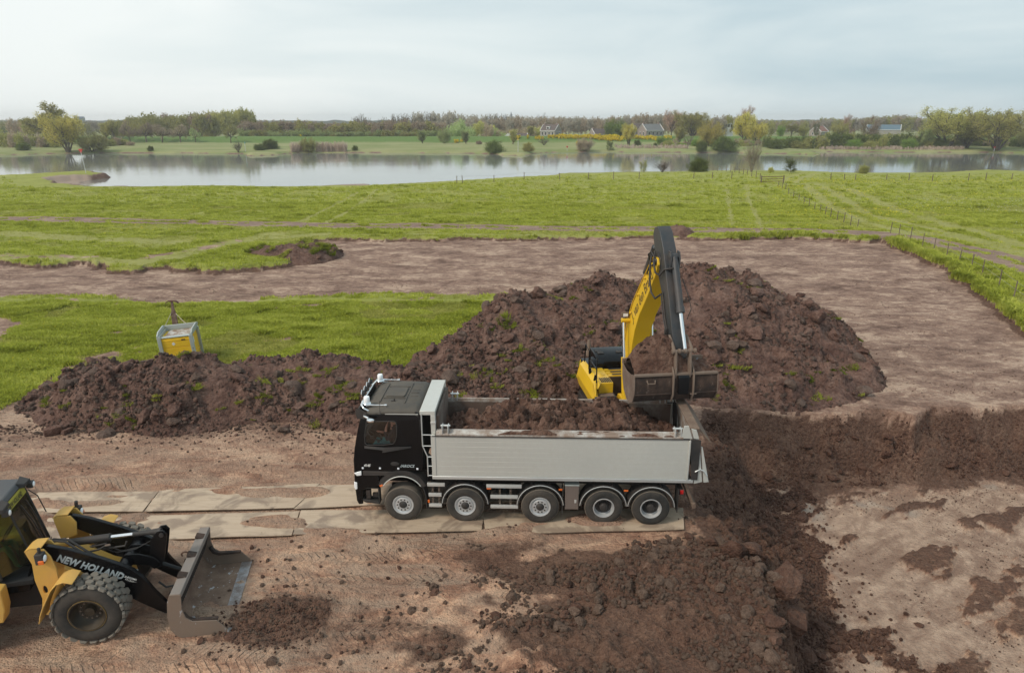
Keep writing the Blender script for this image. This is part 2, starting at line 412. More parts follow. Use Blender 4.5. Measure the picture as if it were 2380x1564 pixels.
SPIT = GG([(-100, 415), (0, 411), (60, 409), (110, 406), (150, 403.5), (180, 401.5), (205, 401), (225, 403), (244, 407.5), (225, 408.5), (200, 412), (160, 414), (120, 418), (100, 424), (60, 430), (-100, 440)], -1.0)
SAND = GG([(100, 427), (112, 421), (150, 416.5), (190, 415), (203, 417), (198, 422), (192, 427), (150, 429), (110, 430)], -1.4)
SANDB = GG([(730, 428.5), (800, 425.5), (855, 423.5), (870, 428), (800, 430)], -1.3)
FARW = GG([(-1500, 364), (-500, 362), (0, 361), (60, 360), (100, 358), (250, 356), (430, 356.5), (555, 358), (580, 363), (640, 361), (665, 357.5), (700, 356), (840, 355.5), (950, 356), (1130, 358),
           (1160, 360.5), (1200, 362.5), (1232, 362), (1245, 357), (1290, 354.5), (1400, 353.5), (1560, 355), (1640, 355.5), (1700, 355), (1755, 357), (1860, 358.5), (1903, 361.5), (1908, 360), (1885, 354),
           (1950, 353), (2100, 355), (2300, 355), (2400, 357), (2700, 358), (3600, 362)], ZW)
FARLAND = FARW + [(9000, 300), (9000, 9000), (-9000, 9000), (-9000, 300)]
LUMPZ = GG([(1000, 1255), (1100, 1262), (1200, 1268), (1330, 1262), (1450, 1270), (1600, 1255), (1700, 1262), (1800, 1330), (1900, 1500), (1900, 1750), (620, 1750), (680, 1560), (560, 1460), (580, 1370), (820, 1370), (960, 1400), (1060, 1330)])
TRACKS = [  # tyre tread prints: start, end (px), width m
    ((1010, 1333), (1180, 1330), 0.55), ((560, 1352), (1010, 1345), 0.5), ((990, 1471), (775, 1472), 0.6), ((520, 1532), (100, 1545), 0.9), ((660, 1540), (520, 1532), 0.9), ((1060, 1262), (900, 1290), 0.5),
    ((1130, 1370), (1420, 1366), 0.5), ((60, 1138), (330, 1132), 1.0), ((240, 700), (700, 684), 1.2), ((640, 1300), (1040, 1292), 0.5)]
WORN = [([(700, 517), (740, 500), (800, 468), (830, 450)], 0.9), ([(757, 520), (790, 505), (850, 468), (878, 442)], 0.9), ([(1688, 440), (1695, 480), (1702, 530)], 0.8), ([(1735, 432), (1742, 470), (1770, 532)], 0.9),
        ([(1870, 402), (1832, 415), (1815, 426)], 1.3), ([(1902, 403), (1862, 416), (1850, 428)], 1.3), ([(1870, 430), (1930, 480), (2010, 520), (2120, 550)], 2.0), ([(1900, 430), (2020, 500), (2200, 545), (2380, 590), (2600, 650)], 2.0),
        ([(1960, 440), (2120, 500), (2260, 540), (2420, 585)], 2.5), ([(2060, 548), (2150, 545), (2300, 570), (2450, 620)], 3.0), ([(0, 545), (200, 560), (420, 565)], 3.0), ([(0, 600), (150, 602), (330, 612), (500, 575), (640, 545)], 2.6),
        ([(400, 603), (560, 560), (760, 545)], 2.0), ([(820, 548), (1200, 549), (1560, 556)], 1.0)]
MUD = [([(60, 602), (200, 603), (330, 606)], 0.8), ([(340, 600), (450, 588), (540, 566)], 0.9), ([(0, 598), (60, 603)], 0.7), ([(80, 905), (160, 850), (240, 825), (330, 815)], 0.5), ([(200, 830), (330, 800), (470, 800)], 0.4),
       ([(130, 690), (330, 712), (640, 716), (1000, 690)], 0.35), ([(60, 770), (200, 778), (360, 760)], 0.3), ([(480, 798), (700, 782), (1000, 770)], 0.25)]
def dike_y(X): return 380 + 10 * np.sin(X / 300.0 + 0.4)
def terrain(X, Y, want=False):
    X = np.asarray(X, float); Y = np.asarray(Y, float)
    jx = (fbm(X * 1.1, Y * 1.1, 3, 3) - .5) * 0.9; jy = (fbm(X * 1.1, Y * 1.1, 5, 3) - .5) * 0.9
    near = Y < 110
    sdm = np.full(X.shape, 50.0); sdi = np.full(X.shape, -50.0)
    a = near
    sm = sdist(X[a] + jx[a], Y[a] + jy[a] * 1.3, MEADOW); si = sdist(X[a] + jx[a] * 1.4, Y[a] + jy[a] * 1.4, ISLAND)
    si = np.minimum(si, -sdist(X[a] + jx[a] * 2, Y[a] + jy[a] * 2, PATCH))
    sdm[a] = sm; sdi[a] = si
    grass_h = 0.40 * sstep(-0.10, 0.10, sdm) + 0.10 * sstep(-0.5, 0.5, sdi)
    g = np.maximum(sstep(-0.05, 0.12, sdm), sstep(-0.25, 0.25, sdi))
    # broad relief
    z = (fbm(X * .045, Y * .045, 9, 3) - .5) * 0.5 * sstep(40, 90, Y) + (fbm(X * .3, Y * .3, 21, 3) - .5) * 0.16 * g
    z = z + (ridge(X * .5, Y * 1.1, 29, 3) - .4) * 0.09 * g * (Y < 140)
    z = z + grass_h
    dirt = 1 - g
    # stripped soil: shallow scrapes drawn out sideways, small clods
    n1 = fbm(X * .35 + 3, Y * 1.3, 41, 4) - .5; n2 = fbm(X * 3.1, Y * 5.5, 43, 4) - .5; n3 = lumps(X * 3.3, Y * 3.3, 45) * sstep(.52, .75, fbm(X * .5, Y * .9, 47, 3))
    z = z + dirt * (n1 * .16 + n2 * .075 + n3 * .05)
    # teeth of the cut bank: bucket-wide slumps below the sod
    tb = np.exp(-np.clip(-sdm, 0, 9) / 0.35) * (sdm < 0) * (fbm(X * 1.2, Y * .8, 51, 2) - .35); z = z + tb * .25
    # worked ground in front: lumpy
    lz = np.zeros(X.shape); b = Y < 20
    lz[b] = sstep(-0.6, 1.2, sdist(X[b] + jx[b] * 2, Y[b] + jy[b] * 2, LUMPZ))
    cx_, cy_ = X + jx * .5, Y + jy * .5
    cl = facets(cx_ * 1.3, cy_ * 1.4, 61) * .24 + facets(cx_ * 3.3, cy_ * 3.6, 63) * .17 + facets(cx_ * 7, cy_ * 7, 65) * .06
    pm = sstep(.38, .62, fbm(X * .42 + 1, Y * .5, 67, 3))
    z = z + lz * (cl * (.15 + .75 * pm) - 0.02)
    z = z + dirt * (Y < 23) * (1 - lz) * ((fbm(X * .8, Y * 2.2, 71, 3) - .5) * .08)
    # flat bed under the steel plates
    pl = sstep(0.9, 0.2, np.abs(Y - (17.75 + 0.02 * X))) * 0
    bed = sstep(-10.5, -9.9, -np.abs(X + 7.2) * 0 + X * 0 + 0) * 0
    rb = ((X > -16.5) & (X < 6.0))
    bed = rb * sstep(2.3, 1.7, np.abs(Y - (17.75 - 0.028 * (X + 3))))
    z = z * (1 - bed) + bed * (z * 0.12 - 0.03 + .13 * sstep(.52, .70, fbm(X * .45, Y * 1.3, 73, 4)))
    # pit
    c = Y < 60
    pt = np.full(X.shape, -5.0); pf = np.full(X.shape, -5.0)
    wx = (fbm(X * .55, Y * .55, 81, 3) - .5) * 1.0; wy = (fbm(X * .55, Y * .55, 83, 3) - .5) * 0.9
    d = c & (X > 1.5)
    pt[d] = sdist(X[d] + wx[d], Y[d] + wy[d], PIT_TOP); pf[d] = sdist(X[d] + wx[d] * .7, Y[d] + wy[d] * .7, PIT_TOE)
    tp = np.clip(pt / np.maximum(pt - pf, 1e-3), 0, 1) * (pt > 0); tp = np.where(pf > 0, 1, tp)
    prof = np.where(tp < .5, 2 * tp * tp * .9 + tp * .1, 1 - 2 * (1 - tp) ** 2 * .9 - (1 - tp) * .1)
    prof = 0.35 * prof + 0.65 * tp; ns0 = sstep(10.5, 7.5, X + jx); prof = ns0 * prof + (1 - ns0) * tp ** .55
    wall = (tp > 0) & (tp < 1)
    wr = (ridge(X * .45 + Y * .5, Y * 1.3 - X * .2, 85, 4) - .5) * 1.3 + (fbm(X * 2.2, Y * 2.2, 87, 5) - .5) * .75 + facets(X * 1.6 + Y * .5, Y * 1.9, 88) * .30 + facets(X * 4, Y * 4, 89) * .10
    near_side = sstep(9.5, 5.5, X + jx) * sstep(24.5, 22, Y)
    z = z * (1 - tp) + ZP * prof + wall * np.sin(np.pi * tp) * (wr + near_side * (cl - .1) * .8)
    fl = (pf > 0) * 1.0
    ang = .55
    u = X * math.cos(ang) + Y * math.sin(ang); v = -X * math.sin(ang) + Y * math.cos(ang)
    scr = vnoise(u * .35, v * .9, 91); scr2 = vnoise(np.floor(u * .45) * 3.7 + np.floor(v * .75) * 9.1, v * 0, 93)
    lane = (vnoise(u * .22, v * 1.5, 94) - .5) * .22; palef = fbm(u * .45, v * .9, 95, 6, .66) + .22 * (scr2 - .5) + lane + .03
    pale = sstep(.40, .47, palef) * fl * sstep(.0, 1.2, pf + (fbm(X, Y, 97, 3) - .5) * 1.5)
    z = z + fl * (-(pale) * .07 + (fbm(X * 4, Y * 4, 99, 4) - .5) * .10 * (1 - pale * .7) + lumps(X * 4.5, Y * 4.5, 101) * .06 * (1 - pale))
    # river, both banks, dike
    far = Y > 100
    sn = np.full(X.shape, 60.0); sf = np.full(X.shape, -200.0)
    f = far & (np.abs(X) < 700)
    q = fbm(X * .12, Y * .12, 111, 3) - .5
    xx = X[f] + q[f] * 5; yy = Y[f] + q[f] * 5
    sn[f] = np.maximum(sdist(xx, yy, NEARLAND), sdist(xx, yy, SPIT))
    sf[f] = sdist(xx, yy, FARLAND)
    sn = np.where(far & (np.abs(X) >= 700), 148 - Y, sn); sf = np.where(far & (np.abs(X) >= 700), Y - 290, sf)
    zn = np.where(sn > 0, np.minimum(z, -0.55 + 0.85 * sstep(0, 22, sn) + (z - .3) * sstep(0, 8, sn)), -0.55 - 1.0 * np.clip(-sn, 0, 3))
    zf = np.where(sf > 0, ZW + 0.95 * sstep(0, 2.2, sf) + 0.9 * sstep(2, 32, sf) + (fbm(X * .1, Y * .1, 115, 4) - .5) * .7 * sstep(1, 8, sf), ZW + sf * .6)
    z = np.where(far, np.where(Y < 200, zn, zf), z); z = np.maximum(z, -4.5)
    inwater_edge = np.where(far, np.where(Y < 200, sn, sf), 50.)
    sd1 = np.full(X.shape, -9.); sd1[f] = np.maximum(sdist(xx, yy, SAND), sdist(xx, yy, SANDB))
    z = np.where(sd1 > -.5, np.maximum(z, ZW + .10 * sstep(-.5, 1.5, sd1) - .03), z)
    dk = np.abs(Y - dike_y(X)); dz = 3.0 * sstep(15, 2.2, dk); z = z + dz * (Y > 300)
    if not want: return z
    # ---- colour masks
    rd = np.full(X.shape, 99.); r = (Y > 25) & (Y < 110); jj = (fbm(X * .6, Y * .6, 121, 3) - .5)
    rd[r] = pdist(X[r], Y[r] + jj[r] * .8, ROAD, False)
    track = sstep(2.3, 1.3, rd) * (1 - .75 * sstep(.75, .2, rd) * sstep(.35, .6, fbm(X * .9, Y * .9, 123, 3)))
    gm = g * (1 - track)
    worn = np.zeros(X.shape); w_ = (Y > 25) & (Y < 200)
    for pl_, wd in WORN:
        p = GG(pl_, .3); worn[w_] = np.maximum(worn[w_], sstep(wd * .62, wd * .18, pdist(X[w_], Y[w_], p, False) + jj[w_] * .6 * wd))
    worn = worn * (.42 + .55 * fbm(X * .8, Y * .8, 125, 3))
    mud = np.zeros(X.shape)
    for pl_, wd in MUD:
        p = GG(pl_, .2); mud[w_] = np.maximum(mud[w_], sstep(wd, wd * .3, pdist(X[w_], Y[w_] + jj[w_] * .5, p, False) + jj[w_] * wd * 2.2))
    gm = gm * (1 - .85 * mud * sstep(.35, .55, fbm(X * 1.6, Y * 1.6, 127, 3)))
    bank = sstep(1.1, .1, inwater_edge) * far
    sand = sstep(-.3, .4, sd1)
    gm = gm * (1 - bank * .8) * (1 - sand)
    gm = np.where(tp > 0, 0, gm)
    moist_shade = np.clip(wall * (.72 + .28 * sstep(.35, .6, fbm(X * .7, Y * 1.4, 133, 4))) + (Y < 26) * sstep(3.2, 5.2, X + jx * 4) * near_side * .6 + lz * .95 * sstep(.34, .50, fbm(X * .45, Y * .8, 131, 4)) * (.45 + .55 * sstep(-4, 0, X)) + (fl * (1 - pale)) * .75, 0, 1)
    moist_shade = np.maximum(moist_shade, .85 * sstep(1.4, .8, np.hypot((X + 5.3) / 1.3, (Y - 12.7) / .8) + (fbm(X * 1.2, Y * 1.2, 135, 3) - .5)))
    moist_shade = np.maximum(moist_shade, bank * .7)
    moist_shade = np.maximum(moist_shade, sstep(.12, -.05, sdm) * sstep(-.55, -.2, sdm) * 1.0 * (Y < 110))  # shadow line below the cut meadow edge, painted in as dark soil colour
    return z, dict(grass=gm, pale=pale, moist_shade=moist_shade, worn=worn, sand=sand, road=track, fargrass=sstep(200, 280, Y), dike=sstep(15, 12, dk) * (Y > 300))
def ty(): 
    y = 5.0; o = [-40, -20, -8, 0, 3]
    while y < 9000:
        o.append(y); y += y * (0.0052 if y < 30 else 0.0068 if y < 140 else 0.011)
    return np.array(o)
_ys = ty(); _nc = 640
_u = np.linspace(-1, 1, _nc)
_w = np.where(_ys < 5, 14, 9 + 0.95 * _ys)
TX = _u[None, :] * _w[:, None]; TY = np.repeat(_ys[:, None], _nc, 1)
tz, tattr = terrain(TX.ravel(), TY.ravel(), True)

_TZ = tz.reshape(len(_ys), _nc); terrain_exact = terrain
def terrain(X, Y, want=False):
    """height of the ground sheet (bilinear on its own mesh)"""
    X = np.asarray(X, float); Y = np.asarray(Y, float)
    i = np.clip(np.searchsorted(_ys, Y) - 1, 0, len(_ys) - 2); f = np.clip((Y - _ys[i]) / (_ys[i + 1] - _ys[i]), 0, 1)
    w = _w[i] * (1 - f) + _w[i + 1] * f; u = np.clip((X / w + 1) * .5 * (_nc - 1), 0, _nc - 1.001); j = u.astype(int); g = u - j
    a = _TZ[i, j] * (1 - g) + _TZ[i, j + 1] * g; b = _TZ[i + 1, j] * (1 - g) + _TZ[i + 1, j + 1] * g
    return a * (1 - f) + b * f

def soil_nodes(t, P, pale=None, moist_shade=None):
    """colour of bare river clay: light dry skin, darker damp crumb"""
    n0 = t.noise(0.30, 5, .65, P, stretch=(1, 1.8, 1), dist=.4); n1 = t.noise(1.5, 7, .72, P, stretch=(1, 1.5, 1), dist=.8); n2 = t.noise(9, 5, .7, P, stretch=(1, 1.6, 1)); n3 = t.noise(42, 3, .7, P)
    s = t.math('ADD', t.math('MULTIPLY', n1, .8), t.math('ADD', t.math('MULTIPLY', n2, .45), t.math('MULTIPLY', t.math('SUBTRACT', n0, .22), .85)))
    c = t.ramp(s, [(0.64, (0.130, 0.075, 0.056)), (0.80, (0.258, 0.160, 0.121)), (0.92, (0.372, 0.246, 0.185)), (1.08, (0.53, 0.378, 0.285))])
    return c, n1, n2, n3
def ground_material():
    t = NT('ground'); P = t.pos()
    c, n1, n2, n3 = soil_nodes(t, P)
    # dry trodden ground near the plates is warmer
    sepn = t.n('ShaderNodeSeparateXYZ'); t.l(P, sepn.inputs[0])
    warm = t.rng(sepn.outputs['Y'], 26, 18, 0, 1)
    c = t.mix(t.math('MULTIPLY', warm, .75), c, t.mix(0.8, c, (1.42, 1.14, .92), 'MULTIPLY'))
    lx = t.noise(.8, 6, .7, P, stretch=(.5, 1.6, 1), dist=.8)
    dry = t.math('MULTIPLY', warm, t.rng(sepn.outputs['X'], 8, -2, 0, 1))
    c = t.mix(t.math('MULTIPLY', t.math('MULTIPLY', dry, t.rng(lx, .40, .60)), .75), c, (0.44, 0.318, 0.235))
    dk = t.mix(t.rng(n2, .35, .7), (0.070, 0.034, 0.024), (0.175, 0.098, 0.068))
    mo = t.rng(t.math('ADD', t.attr('moist_shade'), t.math('MULTIPLY', t.math('SUBTRACT', t.noise(1.9, 7, .75, P, dist=.5), .5), 1.5)), .25, .72)
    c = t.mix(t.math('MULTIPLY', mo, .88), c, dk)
    pf = t.rng(t.math('ADD', t.attr('pale'), t.math('MULTIPLY', t.math('SUBTRACT', t.noise(2.2, 8, .78, P, dist=.3, stretch=(.35, 1.5, 1), rot=-.62), .5), 2.4)), .28, .72)
    pc = t.mix(t.rng(t.noise(2.2, 5, .6, P), .35, .65), (0.34, 0.225, 0.165), (0.58, 0.41, 0.305))
    mt_ = t.rng(t.noise(.9, 8, .74, P, dist=.8, stretch=(.5, 1.3, 1), rot=-.62), .47, .60)
    pc = t.mix(t.math('MULTIPLY', mt_, .70), pc, (0.255, 0.155, 0.112))
    pc = t.mix(t.math('MULTIPLY', t.rng(t.noise(.35, 3, .5, P), .6, .7), .7), pc, (0.36, 0.36, 0.33))
    c = t.mix(pf, c, pc)
    c = t.mix(t.attr('sand'), c, (0.36, 0.27, 0.215))
    c = t.mix(t.math('MULTIPLY', t.attr('road'), .6), c, (0.27, 0.195, 0.15))
    # speckle of crumbs
    crumb = t.rng(t.voro(16, P), .12, .30); c = t.mix(t.math('MULTIPLY', t.math('SUBTRACT', 1.0, crumb), .25), c, (0.055, 0.035, 0.028))
    # grass
    g1 = t.noise(.18, 4, .55, P); g2 = t.noise(1.7, 5, .65, P, stretch=(.7, 1.6, 1)); g3 = t.noise(8, 4, .7, P)
    gs = t.math('ADD', t.math('ADD', t.math('MULTIPLY', g1, .5), t.math('MULTIPLY', g2, .55)), t.math('MULTIPLY', g3, .35))
    gc = t.ramp(gs, [(0.45, (0.15, 0.165, 0.030)), (0.62, (0.24, 0.258, 0.046)), (0.76, (0.32, 0.328, 0.072)), (0.92, (0.40, 0.39, 0.12))])
    gc = t.mix(t.math('MULTIPLY', t.attr('worn'), .8), gc, (0.33, 0.31, 0.115))
    fg = t.mix(t.rng(t.noise(.06, 5, .6, P, stretch=(.4, 1.5, 1)), .38, .66), (0.19, 0.225, 0.075), (0.31, 0.30, 0.145))
    gc = t.mix(t.attr('fargrass'), gc, fg)
    dkc = t.mix(t.rng(g2, .35, .65), (0.085, 0.15, 0.035), (0.14, 0.215, 0.05)); gc = t.mix(t.attr('dike'), gc, dkc)
    gfac = t.rng(t.math('ADD', t.attr('grass'), t.math('MULTIPLY', t.math('SUBTRACT', t.noise(3.2, 5, .7, P), .5), .9)), .38, .62)
    c = t.mix(gfac, c, gc)
    # bump: crumbs, scrapes, tread prints
    vb = t.voro(9, P); vb2 = t.voro(23, P)
    h = t.math('ADD', t.math('MULTIPLY', n2, .09), t.math('MULTIPLY', n3, .030)); bare = t.math('SUBTRACT', 1.0, t.attr('grass'))
    h = t.math('SUBTRACT', h, t.math('MULTIPLY', bare, t.math('ADD', t.math('MULTIPLY', vb, .05), t.math('MULTIPLY', vb2, .035))))
    h = t.math('ADD', h, t.math('MULTIPLY', n1, .06))
    pat_ = t.rng(t.noise(.7, 4, .6, P), .40, .58)
    for (a, b, wd) in TRACKS:
        A = G(*a); B = G(*b); L_ = math.hypot(B[0] - A[0], B[1] - A[1]); ux, uy = (B[0] - A[0]) / L_, (B[1] - A[1]) / L_
        X = t.math('SUBTRACT', sepn.outputs['X'], A[0]); Y = t.math('SUBTRACT', sepn.outputs['Y'], A[1])
        U = t.math('ADD', t.math('MULTIPLY', X, ux), t.math('MULTIPLY', Y, uy)); V = t.math('ADD', t.math('MULTIPLY', X, -uy), t.math('MULTIPLY', Y, ux))
        V = t.math('ADD', V, t.math('MULTIPLY', t.math('SUBTRACT', n1, .5), .25))
        m = t.math('MULTIPLY', t.rng(t.math('ABSOLUTE', V), wd * .5, wd * .42), t.math('MULTIPLY', t.rng(U, -.2, .4), t.rng(U, L_ + .2, L_ - .4)))
        w = t.math('SINE', t.math('MULTIPLY', t.math('ADD', U, t.math('MULTIPLY', t.math('ABSOLUTE', V), .8)), 2 * math.pi / .21))
        h = t.math('ADD', h, t.math('MULTIPLY', t.math('MULTIPLY', t.math('MULTIPLY', m, pat_), t.rng(w, -.5, .2, -1, 1)), .06))
    # crawler-track ribs left of the ridge
    A = G(0, 1000); X = t.math('SUBTRACT', sepn.outputs['X'], A[0]); Y = t.math('SUBTRACT', sepn.outputs['Y'], A[1])
    V = t.math('ADD', X, t.math('MULTIPLY', Y, .35)); m = t.math('MULTIPLY', t.rng(t.math('ABSOLUTE', V), 1.3, .9), t.rng(t.math('ABSOLUTE', Y), 2.8, 2.0))
    w = t.math('SINE', t.math('MULTIPLY', t.math('SUBTRACT', Y, t.math('MULTIPLY', X, .25)), 2 * math.pi / .24))
    h = t.math('ADD', h, t.math('MULTIPLY', t.math('MULTIPLY', m, w), .06))
    nb = t.bump(h, .9, 1.0)
    return t.set(color=c, rough=.93, normal=nb, spec=.25)
M_GROUND = ground_material()
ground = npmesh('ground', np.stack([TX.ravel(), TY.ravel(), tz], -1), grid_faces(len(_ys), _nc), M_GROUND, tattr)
tag(ground, 'brown stripped clay, pit and green river meadows reaching to the far dike', kind='structure')
from mathutils.bvhtree import BVHTree
def tz_at(x, y):
    a = terrain(np.array([x]), np.array([y])); return float(a[0])
def hit(px, py, dmin=20, dmax=700, land=True):
    """first ground point seen at a pixel of the print; past the water's edge if it falls in the river"""
    d = ray(px, py); D = np.geomspace(dmin, dmax, 900); t = D / d[1]
    X = d[0] * t; Z = CAM_H + d[2] * t; T = terrain(X, D); T = np.maximum(T, -1.3) if land else T
    k = np.argmax(Z <= T)
    if not (Z <= T).any(): k = len(D) - 1
    x, y, z = X[k], D[k], float(terrain(X[k:k+1], D[k:k+1])[0])
    while land and z < ZW + .25 and y < 600:
        y += .7; x = d[0] / d[1] * y; z = tz_at(x, y)
    return x, y, z
# ------------------------------------------------------------------ river
t = NT('river_water'); P = t.pos()
w1 = t.noise(.55, 4, .6, P, stretch=(.35, 1.3, 1)); w2 = t.noise(.05, 3, .5, P, stretch=(.5, 1.8, 1)); w3 = t.noise(2.6, 3, .6, P, stretch=(.5, 1.2, 1))
h = t.math('ADD', t.math('MULTIPLY', w1, t.rng(w2, .3, .7, .02, .12)), t.math('MULTIPLY', w3, .012))
t.set(color=(0.20, 0.205, 0.19), rough=.06, normal=t.bump(h, .09, 1.0), ior=1.333, spec=.5)
riv = MB(); riv.add([(-900, 95, ZW), (900, 95, ZW), (900, 420, ZW), (-900, 420, ZW)], [(0, 1, 2, 3)])
river = riv.build('river', t.m); tag(river, 'wide pale river reflecting the overcast sky', kind='structure')
# ------------------------------------------------------------------ soil heaps (meshes of their own on the ground)
def heap_material(name, dark=(0.072, 0.038, 0.031), mid=(0.178, 0.103, 0.080), lite=(0.325, 0.212, 0.168), obj=False):
    t = NT(name); P = t.co() if obj else t.pos()
    n1 = t.noise(.9, 6, .7, P, dist=.5); n2 = t.noise(6, 6, .72, P); n3 = t.noise(30, 4, .7, P); v = t.voro(7, P); v2 = t.voro(19, P)
    s = t.math('ADD', t.math('MULTIPLY', n1, .6), t.math('MULTIPLY', n2, .5))
    c = t.ramp(s, [(.42, dark), (.55, mid), (.72, lite)])
    c = t.mix(t.rng(n3, .3, .75), t.mix(.5, c, dark), c)
    h = t.math('ADD', t.math('ADD', t.math('MULTIPLY', n2, .10), t.math('MULTIPLY', n3, .025)), t.math('ADD', t.math('MULTIPLY', v, -.07), t.math('MULTIPLY', v2, -.03)))
    return t.set(color=c, rough=.95, spec=.2, normal=t.bump(h, .9, 1.0))
M_HEAP = heap_material('heap_soil')
M_WET = heap_material('moist_soil', (0.060, 0.029, 0.021), (0.130, 0.070, 0.050), (0.22, 0.130, 0.094))
M_LOAD = heap_material('loaded_soil', (0.064, 0.031, 0.023), (0.150, 0.084, 0.061), (0.29, 0.185, 0.138), obj=True)
def heap(name, x0, x1, y0, y1, res, hf, mat, label, cat='soil heap', parent=None):
    xs = np.arange(x0, x1, res); ys = np.arange(y0, y1, res); X, Y = np.meshgrid(xs, ys)
    h = hf(X, Y); T = terrain(X, Y); h = np.where(h < .02, -.15, h)
    Z = T + h; F = grid_faces(len(ys), len(xs)); hh = h.ravel(); F = F[(hh[F] > .02).any(1)]
    V = np.stack([X.ravel(), Y.ravel(), Z.ravel()], -1); used = np.unique(F); mp_ = np.full(len(V), -1); mp_[used] = np.arange(len(used))
    o = npmesh(name, V[used], mp_[F], mat); tag(o, label, cat); return o
def rough_h(X, Y, s):
    wx = X + (fbm(X * 1.3, Y * 1.3, s + 70, 3) - .5) * .6; wy = Y + (fbm(X * 1.3, Y * 1.3, s + 75, 3) - .5) * .6
    patch = sstep(.40, .56, fbm(X * .55, Y * .55, s + 80, 3))
    return (fbm(X * .5, Y * .5, s, 3) - .5) * 1.15 + facets(wx * 1.0, wy * 1.2, s + 1) * .30 * patch + facets(wx * 2.2, wy * 2.6, s + 2) * .24 * (.3 + .7 * patch) + facets(wx * 4.6, wy * 5, s + 3) * .12 * (.2 + .8 * patch) + lumps(wx * 9, wy * 9, s + 4) * .04 * (.3 + .7 * patch) + (fbm(X * 3, Y * 3, s + 5, 4) - .5) * .16
CREST_X = [-20.5, -18.4, -17.2, -15.9, -13.5, -11.5, -9.5, -7.5, -5.5, -3.8, -1.5, 1.5, 4]
CREST_H = [0.0, 0.35, 1.3, 2.1, 2.15, 1.85, 1.75, 2.0, 1.85, 1.9, 1.95, 2.1, 1.2]
def ridge_h(X, Y):
    hc = np.interp(X, CREST_X, CREST_H); yc = 25.6 + .35 * np.sin(X * .55) + .012 * (X + 8) ** 2 * .3
    t = np.where(Y < yc, (yc - Y) / (2.9 + .4 * np.sin(X * .9)), (Y - yc) / 2.3)
    b = hc * np.clip(1 - t, 0, 1) ** .85 * (1 - .18 * np.exp(-t * t * 9))
    return np.where(b > 0, b + rough_h(X, Y, 200) * sstep(0, .5, b) - .1, -.2)
BUMPS = [(9.6, 34, 6.0, 8.6, 4.0), (4.5, 33, 5.5, 8, 3.6), (1.3, 31, 4.5, 6.6, 3.45), (-0.3, 29.6, 3.6, 5, 3.0), (-2.0, 27.7, 3.2, 3.6, 2.3), (12.3, 34, 4.6, 8, 3.3), (14.0, 32.5, 3.2, 5.4, 2.5), (14.4, 29.4, 2.3, 3.4, 1.6),
         (11.0, 28.5, 4.4, 4.2, 1.8), (8.5, 27.5, 4.5, 3.0, 1.2), (12.8, 27.2, 2.4, 2.4, .9), (6.8, 38.5, 4, 3, 1.2)]
def mound_h(X, Y):
    s = np.zeros(X.shape)
    for bx, by, rx, ry, h in BUMPS:
        d = np.sqrt(((X - bx) / rx) ** 2 + ((Y - by) / ry) ** 2); s = s + (h * np.clip(1 - d, 0, 1) ** .9 * (1 - .1 * np.exp(-d * d * 8))) ** 6
    b = s ** (1 / 6.)
    b = b - 1.0 * np.exp(-(((X - 8.5) / 3.2) ** 2 + ((Y - 27.2) / 1.6) ** 2)) * .5
    b = b * (1 - .97 * np.clip(1 - (((X - 4.3) / 2.7) ** 2 + ((Y - 23.2) / 3.2) ** 2), 0, 1))
    return np.where(b > .03, b + rough_h(X, Y, 300) * sstep(0, .6, b) * 1.1 - .12, -.2)
def small_h(X, Y):
    b = .85 * np.clip(1 - np.hypot((X + 16.8) / 2.6, (Y - 56.6) / 3.6), 0, 1) ** .7
    b = np.maximum(b, .7 * np.clip(1 - np.hypot((X + 19.5) / 2.6, (Y - 56.6) / 1.8), 0, 1) ** .8)
    return np.where(b > 0, b + rough_h(X * 1.3, Y * 1.3, 400) * .6 * sstep(0, .3, b), -.2)
def tip_h(X, Y):
    b = .75 * np.clip(1 - np.hypot((X - 15.9) / 1.9, (Y - 66.5) / 1.6), 0, 1) ** .9
    return np.where(b > 0, b + rough_h(X * 1.3, Y * 1.3, 450) * .4 * sstep(0, .3, b), -.2)
h_ridge = heap('soil_ridge', -21, 3.5, 22.0, 28.6, .065, ridge_h, M_HEAP, 'long low ridge of dumped dark clay clods running behind the truck cab')
h_mound = heap('soil_mound', -6, 20.5, 22.0, 42.5, .085, mound_h, M_HEAP, 'big broad mound of dug brown soil behind the excavator')
h_small = heap('soil_pile', -24, -13, 52, 61, .16, small_h, M_HEAP, 'small heap of sods and clods at the corner of the far meadow edge')
h_tip = heap('soil_pile', 12, 19, 63, 70, .16, tip_h, M_HEAP, 'low bare soil bump beside the track behind the excavator arm tip')
_HB = ((ridge_h, -21, 3.5, 22.0, 28.6), (mound_h, -6, 20.5, 22.0, 42.5), (small_h, -24, -13, 52, 61), (tip_h, 12, 19, 63, 70))
def surf(x, y):
    """height of ground or heap"""
    x = np.atleast_1d(np.asarray(x, float)); y = np.atleast_1d(np.asarray(y, float)); T = terrain(x, y); h = np.zeros(x.shape)
    for f_, x0, x1, y0, y1 in _HB:
        m = (x > x0) & (x < x1) & (y > y0) & (y < y1)
        if m.any(): q = f_(x[m], y[m]); h[m] = np.maximum(h[m], np.where(q > .02, q, 0))
    return T + h
